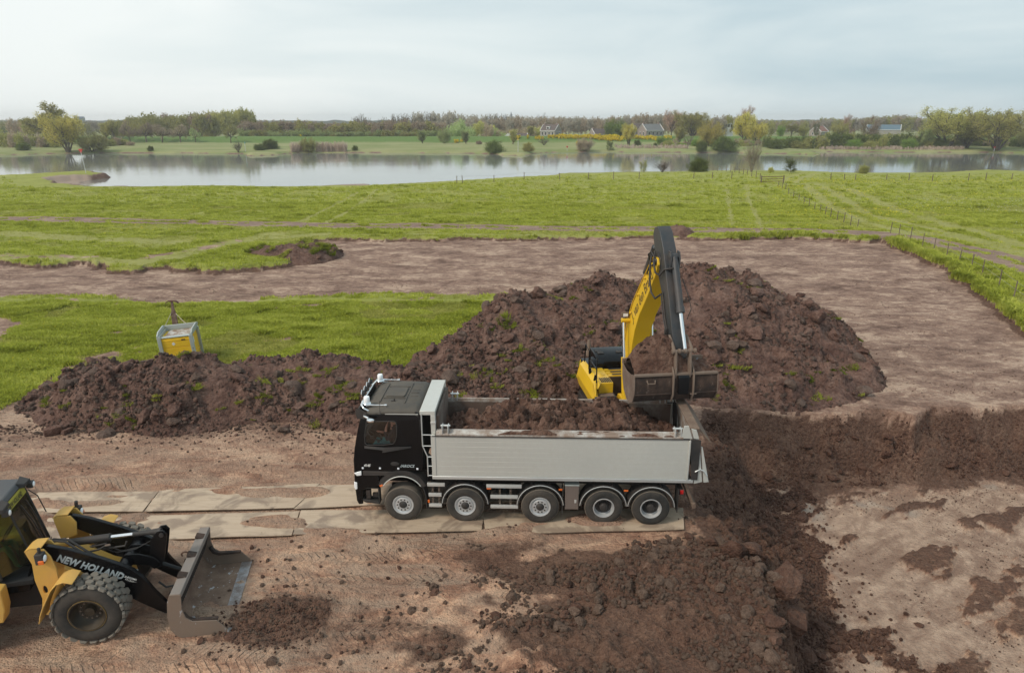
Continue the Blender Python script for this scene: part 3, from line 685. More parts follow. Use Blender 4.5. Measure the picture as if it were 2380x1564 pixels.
# ================================================================== shared machine materials and parts
def thin_glass(name, tint, refl=0.9, dens=0.0, rough=0.02):
    t = NT(name); tr = t.n('ShaderNodeBsdfTransparent'); tr.inputs[0].default_value = tuple(tint) + (1,)
    gl = t.n('ShaderNodeBsdfGlossy'); gl.inputs['Roughness'].default_value = rough; gl.inputs[0].default_value = (refl, refl, refl, 1)
    fr = t.n('ShaderNodeFresnel'); fr.inputs['IOR'].default_value = 1.5
    mx = t.n('ShaderNodeMixShader'); t.l(fr.outputs[0], mx.inputs[0]); t.l(tr.outputs[0], mx.inputs[1]); t.l(gl.outputs[0], mx.inputs[2])
    last = mx
    if dens:
        df = t.n('ShaderNodeBsdfDiffuse'); df.inputs[0].default_value = (.3, .25, .2, 1)
        m2 = t.n('ShaderNodeMixShader'); t.l(t.math('MULTIPLY', t.noise(1.5, 4), dens * 2), m2.inputs[0]); t.l(mx.outputs[0], m2.inputs[1]); t.l(df.outputs[0], m2.inputs[2]); last = m2
    t.l(last.outputs[0], t.out.inputs[0]); return t.m
M_BLACK = painted('black_paint', (0.004, 0.004, 0.005), .25, dust=.02, coat=.0, thr=.62, spec=.28)
M_ROOF = painted('roof_black_dusty', (0.045, 0.040, 0.035), .5, dust=.7, thr=.42, dustcol=(.13, .11, .088))
M_PLAST = painted('black_plastic', (0.022, 0.021, 0.021), .6, dust=.3, thr=.55, dustcol=(.14, .10, .08))
M_DARK = painted('dark_chassis', (0.016, 0.014, 0.013), .75, dust=.5, thr=.5, dustcol=(.09, .06, .048))
M_RUBBER = painted('tyre_rubber', (0.022, 0.021, 0.020), .85, dust=.5, thr=.50, dustcol=(.125, .10, .08), scale=1.3)
M_TREAD = painted('dusty_tread', (0.10, 0.083, 0.065), .95, dust=.7, thr=.4, dustcol=(.19, .155, .125), scale=1.5)
M_LTREAD = painted('loader_tread', (0.17, 0.15, 0.125), .95, dust=.6, thr=.5, dustcol=(.26, .22, .18), scale=1.8)
M_GROOVE = painted('tread_groove', (0.045, 0.038, 0.032), .95, dust=.5, thr=.5)
M_ALU = painted('aluminium', (0.66, 0.66, 0.62), .42, .35, dust=.30, thr=.55, dustcol=(.42, .37, .31), scale=.8)
M_ALUB = painted('aluminium_bright', (0.66, 0.67, 0.66), .35, .5, dust=.35, thr=.6, dustcol=(.40, .34, .28))
M_RIM = painted('silver_rim', (0.62, 0.63, 0.64), .35, .4, dust=.35, thr=.58)
M_CHROME = painted('chrome', (0.85, 0.86, 0.87), .12, .95, dust=.08, thr=.7)
M_RAILDUST = painted('dusty_rail', (0.56, 0.55, 0.52), .6, .1, dust=.95, thr=.42, dustcol=(.24, .165, .125), scale=2.2)
M_INBED = painted('scuffed_bed', (0.26, 0.22, 0.19), .7, .1, dust=.9, thr=.38, dustcol=(.105, .066, .05), scale=1.6)
M_YEL = painted('excavator_yellow', (0.72, 0.44, 0.012), .38, dust=.22, thr=.60, dustcol=(.42, .28, .08), coat=.15, scale=1.2)
M_LYEL = painted('loader_yellow', (0.68, 0.39, 0.075), .5, dust=.45, thr=.52, dustcol=(.45, .27, .12), scale=1.3)
M_TANKY = painted('tank_yellow', (0.85, 0.52, 0.02), .5, dust=.12, thr=.6, dustcol=(.5, .36, .15), scale=3)
M_STEEL = painted('worn_steel', (0.22, 0.17, 0.135), .6, .3, dust=.75, thr=.42, dustcol=(.27, .19, .14), scale=2.4, scratch=.9, scratchcol=(.48, .49, .52))
M_BUCKET = painted('dirty_bucket_steel', (0.014, 0.010, 0.009), .8, .0, dust=.8, thr=.48, dustcol=(.08, .048, .035), scale=2.8, scratch=.45, scratchcol=(.24, .18, .145))
M_DRUST = painted('dusty_link_steel', (0.19, 0.145, 0.115), .75, .0, dust=.7, thr=.45, dustcol=(.17, .115, .085), scale=5)
M_ARM = painted('arm_dark_grey', (0.030, 0.036, 0.042), .38, dust=.45, thr=.53, dustcol=(.115, .08, .062), scale=1.4)
M_GAL = painted('galvanised', (0.44, 0.49, 0.48), .5, .25, dust=.4, thr=.55, dustcol=(.42, .36, .30), scale=4)
M_WHITE = painted('white_lamp_lens', (0.85, 0.87, 0.92), .15, dust=.05, thr=.7)
M_ORANGE = painted('orange_lens', (0.75, 0.16, 0.03), .25, dust=.05, thr=.7)
M_RED = painted('red_lens', (0.55, 0.02, 0.02), .25, dust=.05, thr=.7)
M_TEXT = painted('silver_lettering', (0.40, 0.45, 0.47), .4, dust=.15, thr=.65)
M_TEXTW = painted('white_lettering', (0.80, 0.80, 0.78), .4, dust=.1, thr=.65)
M_TEXTB = painted('dark_lettering', (0.10, 0.06, 0.015), .5, dust=.1, thr=.65)
M_GLASS = thin_glass('cab_glass', (.92, .93, .92)); M_GLASSD = thin_glass('dark_cab_glass', (.04, .04, .04))
M_LGLASS = thin_glass('greenish_glass', (.58, .62, .36), dens=.04)
M_SEAT = painted('seat_fabric', (0.012, 0.012, 0.014), .9, dust=.05, thr=.7)
t = NT('clear_lens'); M_CLEAR = t.set(color=(.93, .94, .95), rough=.12, spec=.8, coat=.5)
def holed(mb, outer, holes, a, b, ax='y'):
    from mathutils.geometry import tessellate_polygon
    loops = [outer] + holes; flat = [p for l in loops for p in l]
    tri = tessellate_polygon([[Vector((p[0], p[1], 0)) for p in l] for l in loops]); n = len(flat)
    def P(p, q): return {'y': (p[0], q, p[1]), 'x': (q, p[0], p[1]), 'z': (p[0], p[1], q)}[ax]
    vs = [P(p, a) for p in flat] + [P(p, b) for p in flat]; fs = []
    for q in tri: fs += [tuple(q), tuple(i + n for i in reversed(q))]
    o = 0
    for l in loops:
        k = len(l)
        for i in range(k): j = (i + 1) % k; fs.append((o + i, o + j, n + o + j, n + o + i))
        o += k
    return mb.add(vs, fs)
def rrect(x0, x1, z0, z1, r, n=4):
    o = []
    for cx, cz, a0 in ((x1 - r, z1 - r, 0), (x0 + r, z1 - r, 90), (x0 + r, z0 + r, 180), (x1 - r, z0 + r, 270)):
        for i in range(n + 1): a = R(a0 + 90 * i / n); o.append((cx + r * math.cos(a), cz + r * math.sin(a)))
    return o
# ================================================================== TRUCK  (x forward, y to its left = towards the camera)
TRZ = R(178.216)
truck = empty('tipper_truck', (-3.0236, 18.152, 0), TRZ, 'black-cab five-axle tipper truck with light grey tipping body, standing on the steel plates', 'truck')
TM = Matrix.Translation(truck.location) @ Matrix.Rotation(TRZ, 4, 'Z')
def truck_wheel(x, side, deep):
    """outer face at y = side*1.25"""
    s = side; y0 = 1.25 * s; c = (x, y0, .53)
    w = MB(); w.lathe([(.29, -.03 * s), (.305, -.002 * s), (.35, .010 * s), (.43, .012 * s), (.49, -.004 * s), (.515, -.03 * s)], c, n=40)
    ty = w.build('tyre', M_RUBBER, truck, smooth=60)
    tr = MB(); pr = [(.515, -.03)]
    for k in range(5):
        a = -.045 - k * .066; pr += [(.53, a), (.53, a - .05), (.517, a - .053), (.517, a - .063)]
    pr += [(.53, -.375), (.515, -.392), (.44, -.405), (.29, -.37)]
    tr.lathe([(r, h * s) for r, h in pr], c, n=48); tr.build('tread', M_TREAD, ty, smooth=30)
    rm = MB()
    if not deep:
        rm.lathe([(.300, -.01 * s), (.293, .008 * s), (.272, .004 * s), (.262, -.03 * s), (.225, -.05 * s), (.215, -.02 * s), (.205, -.006 * s), (.115, -.006 * s), (.112, -.03 * s)], c, n=40)
    else:
        rm.lathe([(.300, -.01 * s), (.293, .008 * s), (.272, .004 * s), (.262, -.05 * s), (.255, -.12 * s), (.235, -.15 * s)], c, n=40)
    r_ = rm.build('rim', M_RIM, ty, smooth=40)
    hb = MB(); nb = MB()
    if deep:
        hb.lathe([(.24, -.15 * s), (.20, -.165 * s), (.12, -.17 * s), (.11, -.06 * s), (.085, -.02 * s), (.0, -.01 * s)], c, n=24)
    else:
        hb.lathe([(.115, -.03 * s), (.10, .012 * s), (.075, .03 * s), (.0, .032 * s)], c, n=24)
    for k in range(10):
        a = 2 * math.pi * k / 10; p = (x + .162 * math.cos(a), y0 + (-.16 if deep else -.002) * s, .53 + .162 * math.sin(a))
        nb.cyl(p, (p[0], p[1] + .016 * s, p[2]), .020, 8)
    hb.build('hub', M_PLAST, ty, smooth=40); nb.build('wheel_nuts', M_DARK, ty, joined=True)['kind'] = 'stuff'
AX = [(0, False), (-1.75, False), (-3.85, False), (-5.62, True), (-6.93, True)]
for x_, d_ in AX:
    for s_ in (1, -1): truck_wheel(x_, s_, d_)
ch = MB()
for s_ in (1, -1): ch.box(-7.9, .9, s_ * .38 - .05, s_ * .38 + .05, .82, 1.12)
for x_, d_ in AX: ch.cyl((x_, -1.0, .53), (x_, 1.0, .53), .09, 12); ch.box(x_ - .45, x_ + .45, -.55, -.45, .72, .80); ch.box(x_ - .45, x_ + .45, .45, .55, .72, .80)
for x_ in (-.6, -2.8, -5.0, -7.6): ch.box(x_ - .06, x_ + .06, -.4, .4, .85, 1.1)
ch.box(-2.6, -.75, -.9, .9, .55, 1.05); ch.cyl((-1.2, -.75, .95), (-1.2, .95, .95), .2); ch.box(-3.3, -2.5, -.95, .8, .5, 1.0)
ch.box(-7.6, -.9, -1.0, 1.0, 1.16, 1.30)
ch.build('chassis', M_DARK, truck, bevel=.01, joined=True)
# fenders of the four rear axles
def arc(cx, cz, r, a0, a1, n=14, sq=1.0): return [(cx + r * math.cos(R(a0 + (a1 - a0) * i / n)) * sq, cz + r * math.sin(R(a0 + (a1 - a0) * i / n))) for i in range(n + 1)]
for x_ in (-1.75, -3.85, -5.60, -6.93):
    for s_ in (1, -1):
        f = MB(); pts = arc(x_, .56, .64, 3, 177, 16); y0, y1 = sorted((s_ * .84, s_ * 1.235))
        f.band([(p[0], p[1]) for p in pts], y0, y1, -.025); lip = [(x_ + (p[0] - x_) * 1.0, p[1]) for p in pts]
        holed(f, arc(x_, .56, .675, 3, 177, 16) + list(reversed(arc(x_, .56, .60, 3, 177, 16))), [], s_ * 1.215, s_ * 1.245)
        fo = f.build('fender', M_PLAST, truck, smooth=40)
        tr = MB(); tr.tube([(p[0], s_ * 1.252, p[1]) for p in arc(x_, .56, .645, 4, 176, 20)], .011, 6); tr.build('edge_trim', M_ALUB, fo, smooth=True)
        b = MB(); b.cyl((x_ - .25, s_ * .4, 1.2), (x_ - .25, s_ * 1.2, 1.19), .022, 8); b.cyl((x_ + .25, s_ * .4, 1.2), (x_ + .25, s_ * 1.2, 1.19), .022, 8); b.build('bracket', M_DARK, fo)
for x_ in (-4.47, -7.66):
    for s_ in (1, -1): MB().box(x_ - .012, x_ + .012, s_ * 1.04 - .2, s_ * 1.04 + .2, .28 if x_ > -5 else .42, 1.12).build('mud_flap', M_PLAST, truck)
# cab shell
OUT = [(-.60, 1.60), (-.60, 3.12), (-.56, 3.24), (-.46, 3.30), (.40, 3.31), (.86, 3.27), (1.02, 3.15), (1.10, 3.0), (1.20, 2.55), (1.26, 2.25), (1.31, 1.9), (1.32, 1.45), (1.05, 1.44), (.62, 1.44), (.45, 1.53), (.2, 1.60)]
WIN = [(.90, 3.02), (.16, 3.05), (.10, 3.02), (.075, 2.9), (.09, 2.62), (.13, 2.47), (.2, 2.40), (.45, 2.365), (.90, 2.36), (.96, 2.40), (.97, 2.6)]
def bend(o, z0=2.05, k=.10, top=3.3):
    for v in o.data.vertices:
        if v.co.z > z0: v.co.y *= 1 - k * ((v.co.z - z0) / (top - z0)) ** 1.6
    o.data.update(); return o
def seamcut(x): return None
for s_ in (1, -1):
    d = MB(); holed(d, OUT, [WIN], s_ * 1.17, s_ * 1.235); door = bend(d.build('door_side' if s_ > 0 else 'side_panel', M_BLACK, truck)); door.name = 'cab_side'
    w = MB(); w.prism([(x * 1.0, z) for x, z in WIN], s_ * 1.195, s_ * 1.205); bend(w.build('side_window', M_GLASS if s_ > 0 else M_GLASSD, door))
    g = MB(); n_ = len(WIN)
    pts = [(x, s_ * 1.24, z) for x, z in WIN] + [(WIN[0][0], s_ * 1.24, WIN[0][1])]; g.tube(pts, .012, 6); bend(g.build('window_seal', M_PLAST, door, smooth=True))
    # crease below the window, door gap lines, handle, lettering strip
    c = MB(); c.hexa([(.98, s_ * 1.236, 2.27), (.42, s_ * 1.236, 2.22), (.42, s_ * 1.29, 2.225), (.98, s_ * 1.27, 2.28)], [(.98, s_ * 1.236, 2.34), (.42, s_ * 1.236, 2.30), (.42, s_ * 1.26, 2.30), (.98, s_ * 1.25, 2.34)])
    c.hexa([(.50, s_ * 1.236, 2.14), (-.30, s_ * 1.236, 2.30), (-.30, s_ * 1.245, 2.30), (.50, s_ * 1.28, 2.15)], [(.44, s_ * 1.236, 2.30), (-.30, s_ * 1.236, 2.34), (-.30, s_ * 1.24, 2.34), (.44, s_ * 1.26, 2.30)])
    c.build('waist_crease', M_PLAST, door, bevel=.006)
    h = MB(); h.lathe([(.0, .02 * s_), (.07, .016 * s_), (.082, 0)], (0, 0, 0), n=20); ho = h.build('door_handle', M_PLAST, door, smooth=True)
    for v in ho.data.vertices: v.co.x = v.co.x * 1.5 + .17; v.co.z = v.co.z * .75 + 1.80; v.co.y += s_ * 1.236
    for x_ in (1.07, .59, .08, -.45): MB().cbox((x_, s_ * 1.243, 1.66), (.055, .02, .055)).build('marker_lamp', M_WHITE, door, bevel=.01)
    st = MB(); st.cbox((.64, s_ * 1.238, 1.50), (.86, .03, .13)); st.build('lower_trim', M_PLAST, door, bevel=.012)
    ft = arc(.0, .86, .71, 22, 158, 16, .98); fb = arc(.0, .80, .62, 30, 152, 16, .98)
    f = MB(); f.band(ft, min(s_ * .84, s_ * 1.25), max(s_ * .84, s_ * 1.25), -.03); holed(f, ft + list(reversed(fb)), [], s_ * 1.20, s_ * 1.262)
    fo = f.build('wheel_arch', M_PLAST, truck, bevel=.01)
    tr = MB(); tr.tube([(p[0], s_ * 1.267, p[1]) for p in arc(.0, .80, .63, 32, 148, 16, .98)], .014, 6); tr.build('edge_trim', M_ALU, fo, smooth=True)
    MB().cbox((.58, s_ * 1.255, 1.13), (.10, .03, .06), (0, R(25), 0)).build('turn_lamp', M_ORANGE, fo, bevel=.01)
    mf = MB(); mf.band([(-.50, 1.28), (-.60, 1.05), (-.66, .8), (-.68, .42)], min(s_ * .86, s_ * 1.24), max(s_ * .86, s_ * 1.24), .02); mf.build('mud_flap', M_PLAST, truck)
    # entry steps, bumper corner
    sp = MB(); sp.box(.66, 1.22, min(s_ * .98, s_ * 1.19), max(s_ * .98, s_ * 1.19), .99, 1.02); sp.build('entry_step', M_PLAST, truck, bevel=.008)
    sp = MB(); sp.prism([(1.14, .66), (.68, .60), (.66, .52), (1.06, .56), (1.12, .60)], s_ * 1.22, s_ * .95); sp.box(.66, .70, min(s_ * 1.0, s_ * 1.2), max(s_ * 1.0, s_ * 1.2), .55, 1.0); sp.build('entry_step', M_PLAST, truck, bevel=.01)
    MB().cbox((.98, s_ * 1.12, .80), (.12, .14, .26)).cbox((.80, s_ * 1.08, .74), (.16, .1, .12)).build('step_bracket', M_DARK, truck, bevel=.01)
    b = MB(); b.prism([(1.33, 1.44), (1.34, 1.1), (1.31, .62), (1.26, .50), (1.14, .52), (1.14, .95), (1.0, 1.05), (.70, 1.06), (.62, 1.2), (.66, 1.44)], s_ * 1.16, s_ * 1.225); b.build('lower_side_panel', M_BLACK, truck, bevel=.02)
    hl = MB(); hl.prism([(1.35, 1.22), (1.26, 1.21), (1.26, 1.0), (1.32, .96), (1.36, 1.05)], s_ * .90, s_ * 1.235); hl.build('headlight', M_CLEAR, truck, bevel=.02)
    tl = MB(); tl.prism([(1.33, 1.50), (1.12, 1.57), (1.12, 1.43), (1.25, 1.41)], s_ * 1.10, s_ * 1.25); tl.build('corner_lamp', M_CLEAR, truck, bevel=.015)
    # rear wall edge fin and mirror
    if s_ > 0 or True:
        m = MB(); m.lathe([(.0, -.06), (.07, -.05), (.10, 0), (.085, .05), (0, .07)], (0, 0, 0), n=16); mo = m.build('wide_mirror', M_CHROME, truck, smooth=True)
        for v in mo.data.vertices: v.co = Vector((.74 + v.co.x * 1.15 + v.co.z * .2, s_ * (1.33) + v.co.y * 1.1, 3.145 + v.co.z * .55))
        m = MB(); m.tube([(.95, s_ * 1.10, 3.2), (.92, s_ * 1.25, 3.22), (.80, s_ * 1.32, 3.2)], .035, 10); m.build('mirror_arm', M_CHROME, mo, smooth=True)
M_CABIN = painted('cab_interior', (0.010, 0.010, 0.011), .8, dust=.05, thr=.7)
bk = MB(); bk.box(-.60, -.545, -1.16, 1.16, 1.60, 3.1); bk.box(-.55, .3, -1.16, 1.16, 1.60, 1.66); bk.box(.3, 1.28, -1.16, 1.16, 1.45, 1.50); bk.build('cab_floor_and_back', M_CABIN, truck, bevel=.01)
fr = MB(); fr.hexa([(1.30, -1.17, .55), (1.14, -1.17, .55), (1.14, 1.17, .55), (1.30, 1.17, .55)], [(1.33, -1.17, 1.44), (1.2, -1.17, 1.44), (1.2, 1.17, 1.44), (1.33, 1.17, 1.44)])
fr.build('bumper', M_PLAST, truck, bevel=.02)
fr = MB(); fr.hexa([(1.325, -1.17, 1.445), (1.24, -1.17, 1.445), (1.24, 1.17, 1.445), (1.325, 1.17, 1.445)], [(1.275, -1.15, 2.26), (1.2, -1.15, 2.26), (1.2, 1.15, 2.26), (1.275, 1.15, 2.26)]); fr.build('front_panel', M_BLACK, truck, bevel=.02)
gr = MB()
for k in range(5): gr.cbox((1.335 - k * .009, 0, 1.55 + k * .13), (.03, 1.5, .04))
gr.build('grille', M_PLAST, truck, bevel=.006)
ws = MB(); ws.hexa([(1.262, -1.12, 2.28), (1.25, -1.12, 2.28), (1.25, 1.12, 2.28), (1.262, 1.12, 2.28)], [(1.09, -1.06, 3.05), (1.078, -1.06, 3.05), (1.078, 1.06, 3.05), (1.09, 1.06, 3.05)]); ws.build('windscreen', M_GLASS, truck)
wp = MB()
for y_ in (-.5, .25): wp.tube([(1.285, y_, 2.24), (1.24, y_ + .35, 2.5), (1.20, y_ + .38, 2.66)], .012, 6)
wp.build('wipers', M_PLAST, truck)
# roof: crowned sheet with hatch and ribs
rf = MB(); xs_ = [-.56, -.50, -.40, .40, .84, .98, 1.08]; zs_ = [3.13, 3.26, 3.335, 3.345, 3.31, 3.22, 3.08]; ys_ = [-1.125, -1.10, -1.02, -.75, 0, .75, 1.02, 1.10, 1.125]; dz_ = [-.10, -.035, .0, .035, .05, .035, 0, -.035, -.10]
vs = [(x, y * (1 if -.4 < x < .9 else .985), z + d) for x, z in zip(xs_, zs_) for y, d in zip(ys_, dz_)]
fs = [(i * 9 + j, i * 9 + j + 1, (i + 1) * 9 + j + 1, (i + 1) * 9 + j) for i in range(6) for j in range(8)]
rf.add(vs, fs); roof = rf.build('roof', M_ROOF, truck, smooth=70)
sol = roof.modifiers.new('thickness', 'SOLIDIFY'); sol.thickness = .03; sol.offset = 1
hb = MB(); hb.prism(rrect(-.02, .52, -.34, .34, .06), 3.39, 3.455, 'z'); hb.build('roof_hatch', M_ROOF, roof, bevel=.012)
rb = MB()
for y_ in (-.72, -.48, -.24, 0, .24, .48, .72): rb.box(-.38, -.14, y_ - .012, y_ + .012, 3.38 - abs(y_) * .03, 3.435 - abs(y_) * .04)
rb.box(.60, .63, -.7, .7, 3.37, 3.425); rb.box(-.1, -.075, -.75, .75, 3.38, 3.435); rb.box(-.05, .56, .42, .445, 3.40, 3.44); rb.box(-.05, .56, -.445, -.42, 3.40, 3.44)
rb.build('roof_ribs', M_ROOF, roof, bevel=.008)
MB().box(-.52, .38, 1.145, 1.162, 3.245, 3.262).build('gutter', M_ALU, roof)
hn = MB(); hn.cyl((.22, .62, 3.38), (.22, .62, 3.48), .02, 8); hn.cbox((.25, .62, 3.415), (.12, .04, .03)); hn.build('hatch_vent', M_PLAST, roof)
an = MB(); an.tube([(.52, 1.13, 3.28), (.52, 1.13, 3.62)], .006, 5); an.lathe([(0, .05), (.03, .03), (.05, 0)], (.52, 1.13, 3.25), 'z', 12); an.build('antenna', M_PLAST, truck, smooth=True)
# visor, roof bar with beacons, spots and horns
vz = MB(); vz.prism([(1.06, 3.40), (1.10, 3.42), (1.20, 3.24), (1.16, 3.06), (1.12, 3.08), (1.14, 3.24)], -1.12, 1.12); vz.hexa([(1.2, 1.12, 3.24), (1.14, 1.12, 3.08), (.90, 1.19, 3.10), (.86, 1.19, 3.27)], [(1.18, 1.13, 3.38), (1.1, 1.13, 3.42), (.88, 1.2, 3.34), (.84, 1.2, 3.36)])
viso = vz.build('sun_visor', M_PLAST, truck, bevel=.015)
for y_ in (1.0, .35, -.35, -1.0): MB().lathe([(0, .03), (.03, .02), (.04, 0)], (1.19, y_, 3.25), 'x', 14).build('marker_lamp', M_WHITE, viso, smooth=True)
rbz = MB(); rbz.tube([(.80, 1.06, 3.27), (.98, 1.05, 3.36), (1.06, .96, 3.42), (1.07, .5, 3.45), (1.07, -.5, 3.45), (1.06, -.96, 3.42), (.98, -1.05, 3.36), (.80, -1.06, 3.27)], .032, 10); lamp_bar = rbz.build('lamp_bar', M_CHROME, truck, smooth=True)
for y_ in (.86, -.86):
    b = MB(); b.lathe([(.11, 0), (.115, .02), (.09, .05), (.078, .055)], (.93, y_, 3.42), 'z', 20); bs = b.build('beacon', M_CHROME, lamp_bar, smooth=40)
    b = MB(); b.lathe([(.078, .05), (.085, .07), (.082, .19), (.07, .215), (0, .22)], (.93, y_, 3.42), 'z', 20); b.build('beacon_dome', M_CLEAR, bs, smooth=40)
    h = MB(); h.lathe([(.0, -.0), (.025, .0), (.03, .03), (.012, .10), (.014, .35), (.03, .50), (.055, .56), (.06, .57), (.05, .55), (0, .5)], (.36, y_ + (.10 if y_ > 0 else -.10), 3.43), 'x', 14); h.cyl((.40, y_ + (.1 if y_ > 0 else -.1), 3.33), (.40, y_ + (.1 if y_ > 0 else -.1), 3.42), .015, 8); h.build('air_horn', M_CHROME, truck, smooth=40)
for y_ in (.45, .15, -.15, -.45):
    s = MB(); s.lathe([(0, -.075), (.06, -.065), (.092, -.02), (.095, .0)], (1.14, y_, 3.56), 'x', 20); so_ = s.build('spotlight', M_PLAST, lamp_bar, smooth=40)
    s = MB(); s.lathe([(.095, .0), (.104, .005), (.104, .022), (.095, .024), (0, .03)], (1.14, y_, 3.56), 'x', 20); s.build('lens', M_CHROME, so_, smooth=40)
    s = MB(); s.cyl((1.07, y_, 3.45), (1.12, y_, 3.52), .016, 8); s.build('stalk', M_CHROME, so_)
# lettering
for s_ in (1,):
    letters('4145', .105, M_TEXTW, truck, frame((1.04, 1.2365, 1.705), (-1, 0, 0), (0, 0, 1)), .002, .003, .35, sx=.85)
    letters('/AROCS', .115, M_TEXT, truck, frame((.03, 1.2365, 1.70), (-1, 0, 0), (0, 0, 1)), .002, .003, .35, sx=.95)
# cabin inside
st = MB(); st.box(.02, .5, .45, .95, 1.66, 2.12); st.hexa([(-.12, .46, 2.05), (.06, .46, 2.05), (.06, .94, 2.05), (-.12, .94, 2.05)], [(-.24, .5, 2.75), (-.1, .5, 2.75), (-.1, .9, 2.75), (-.24, .9, 2.75)]); st.box(-.26, -.14, .58, .82, 2.76, 2.96); st.build('driver_seat', M_SEAT, truck, bevel=.04)
MB().prism([(1.2, 1.6), (1.22, 2.28), (1.05, 2.38), (.90, 2.30), (.88, 1.9), (1.0, 1.6)], -1.1, 1.1).build('dashboard', M_CABIN, truck, bevel=.02)
sw = MB(); q = Matrix.Translation((.80, .70, 2.42)) @ Euler((0, R(-35), 0)).to_matrix().to_4x4()
sw.tube([q @ Vector((.22 * math.cos(2 * math.pi * i / 24), .22 * math.sin(2 * math.pi * i / 24), 0)) for i in range(25)], .016, 6); sw.tube([q @ Vector((-.2, 0, 0)), q @ Vector((.2, 0, 0))], .015, 6); sw.tube([q @ Vector((0, 0, 0)), (.98, .70, 2.25)], .03, 8)
sw.build('steering_wheel', M_PLAST, truck, smooth=True)
# ladder between cab and body
ld = MB()
for dy in (0,): ld.tube([(-.62, 1.235, 3.32), (-.62, 1.235, 2.36), (-.74, 1.235, 2.05), (-.74, 1.235, 1.43)], .018, 8)
for z_ in (2.69, 2.36, 2.03, 1.75, 1.46): ld.cyl((-.62 if z_ > 2.2 else -.74, 1.235, z_), (-.90, 1.235, z_), .014, 8)
ld.build('ladder', M_ALUB, truck, smooth=True)
# ---- tipping body
hbm = MB(); hbm.box(-.985, -.565, -1.16, 1.19, 3.25, 3.37); hbm.box(-.985, -.86, 1.06, 1.19, 2.70, 3.25); hbm.box(-.985, -.86, -1.19, -1.06, 2.70, 3.25); hbm.box(-.93, -.87, -1.06, 1.06, 1.5, 3.25)
hbo = hbm.build('headboard', M_ALU, truck, bevel=.012)
MB().box(-.995, -.855, 1.075, 1.205, 3.00, 3.06).build('clamp', M_ALUB, hbo, bevel=.005)
pk = [(-1.00, 2.70), (-1.00, 3.22), (-.99, 3.22), (-.99, 1.5), (-1.05, 1.5)]
MB().box(-1.06, -.99, -1.04, 1.04, 1.5, 3.18).build('inner_front_sheet', M_INBED, truck)
def side_z(x): return 1.40 + (x + .9) * .012
N_B = 8
for s_ in (1, -1):
    for k in range(N_B):
        za, zb = 1.475 + k * (2.655 - 1.475) / N_B, 1.475 + (k + 1) * (2.655 - 1.475) / N_B - .0015
        y0 = 1.225 + (.002 if k % 2 else 0)
        m = MB(); m.box(-7.82, -.98, min(s_ * y0, s_ * 1.262), max(s_ * y0, s_ * 1.262), za, zb); m.build('side_board', M_ALU, truck, bevel=.0015, seg=1)
    MB().box(-8.02, -.86, min(s_ * 1.20, s_ * 1.285), max(s_ * 1.20, s_ * 1.285), 1.37, 1.468).build('bottom_rail', M_ALUB, truck, bevel=.01)
    MB().box(-.98, -.86, min(s_ * 1.19, s_ * 1.28), max(s_ * 1.19, s_ * 1.28), 1.47, 2.70).build('front_post', M_ALU, truck, bevel=.01)
    MB().box(-7.84, -.88, min(s_ * 1.235, s_ * 1.285), max(s_ * 1.235, s_ * 1.285), 2.659, 2.69).build('black_seal', M_PLAST, truck)
    m = MB(); m.prism([(1.285 * s_, 2.69), (1.285 * s_, 2.735), (1.20 * s_, 2.75), (1.17 * s_, 2.80), (1.08 * s_, 2.81), (1.08 * s_, 2.69)], -7.66, -1.0, 'x'); ro = m.build('top_rail', M_RAILDUST, truck, bevel=.006)
    MB().box(-7.78, -1.0, min(s_ * 1.09, s_ * 1.12), max(s_ * 1.09, s_ * 1.12), 1.45, 2.69).build('inner_side_sheet', M_INBED, truck)
    for x_ in (-1.25, -7.52):
        h = MB(); h.box(x_ - .09, x_ - .065, min(s_ * 1.05, s_ * 1.28), max(s_ * 1.05, s_ * 1.28), 2.74, 2.96); h.box(x_ + .065, x_ + .09, min(s_ * 1.05, s_ * 1.28), max(s_ * 1.05, s_ * 1.28), 2.74, 2.96); h.cyl((x_ - .13, s_ * 1.14, 2.93), (x_ + .13, s_ * 1.14, 2.93), .03, 10)
        h.build('cover_bracket', M_ALUB, ro, bevel=.004)
MB().box(-8.0, -.95, -1.12, 1.12, 1.36, 1.45).build('bed_floor', M_INBED, truck)
# rear end
for s_ in (1, -1):
    MB().prism([(-7.60, 2.70), (-7.66, 3.06), (-7.78, 3.07), (-7.90, 2.70)], s_ * 1.24, s_ * 1.275).build('corner_post', M_ALU, truck, bevel=.006)
    MB().prism([(-7.86, 2.68), (-8.14, 2.66), (-8.13, 1.47), (-7.96, 1.47)], s_ * 1.262, s_ * 1.29).build('rear_side_flap', M_PLAST, truck, bevel=.006)
    MB().box(-7.87, -7.82, min(s_ * 1.262, s_ * 1.30), max(s_ * 1.262, s_ * 1.30), 1.47, 2.655).build('corner_strip', M_ALU, truck, bevel=.006)
    MB().prism([(-7.86, 2.98), (-8.00, 2.95), (-8.09, 2.68), (-7.94, 2.70)], s_ * 1.23, s_ * 1.262).build('tailgate_arm', M_ALU, truck, bevel=.006)
    g = MB(); g.prism([(-8.02, 2.6), (-8.12, 2.5), (-8.27, 1.40), (-8.05, 1.34)], s_ * 1.20, s_ * 1.258); g.prism([(-8.16, 2.45), (-8.20, 2.44), (-8.45, 1.40), (-8.31, 1.38)], s_ * 1.20, s_ * 1.258); go_ = g.build('tailgate_end', M_ALU, truck, bevel=.006)
    l = MB(); l.tube([(-8.05, s_ * 1.28, 1.72), (-8.18, s_ * 1.29, 1.80), (-8.28, s_ * 1.28, 1.74), (-8.38, s_ * 1.28, 1.60)], .022, 8); l.build('latch', M_ALUB, go_, smooth=True)
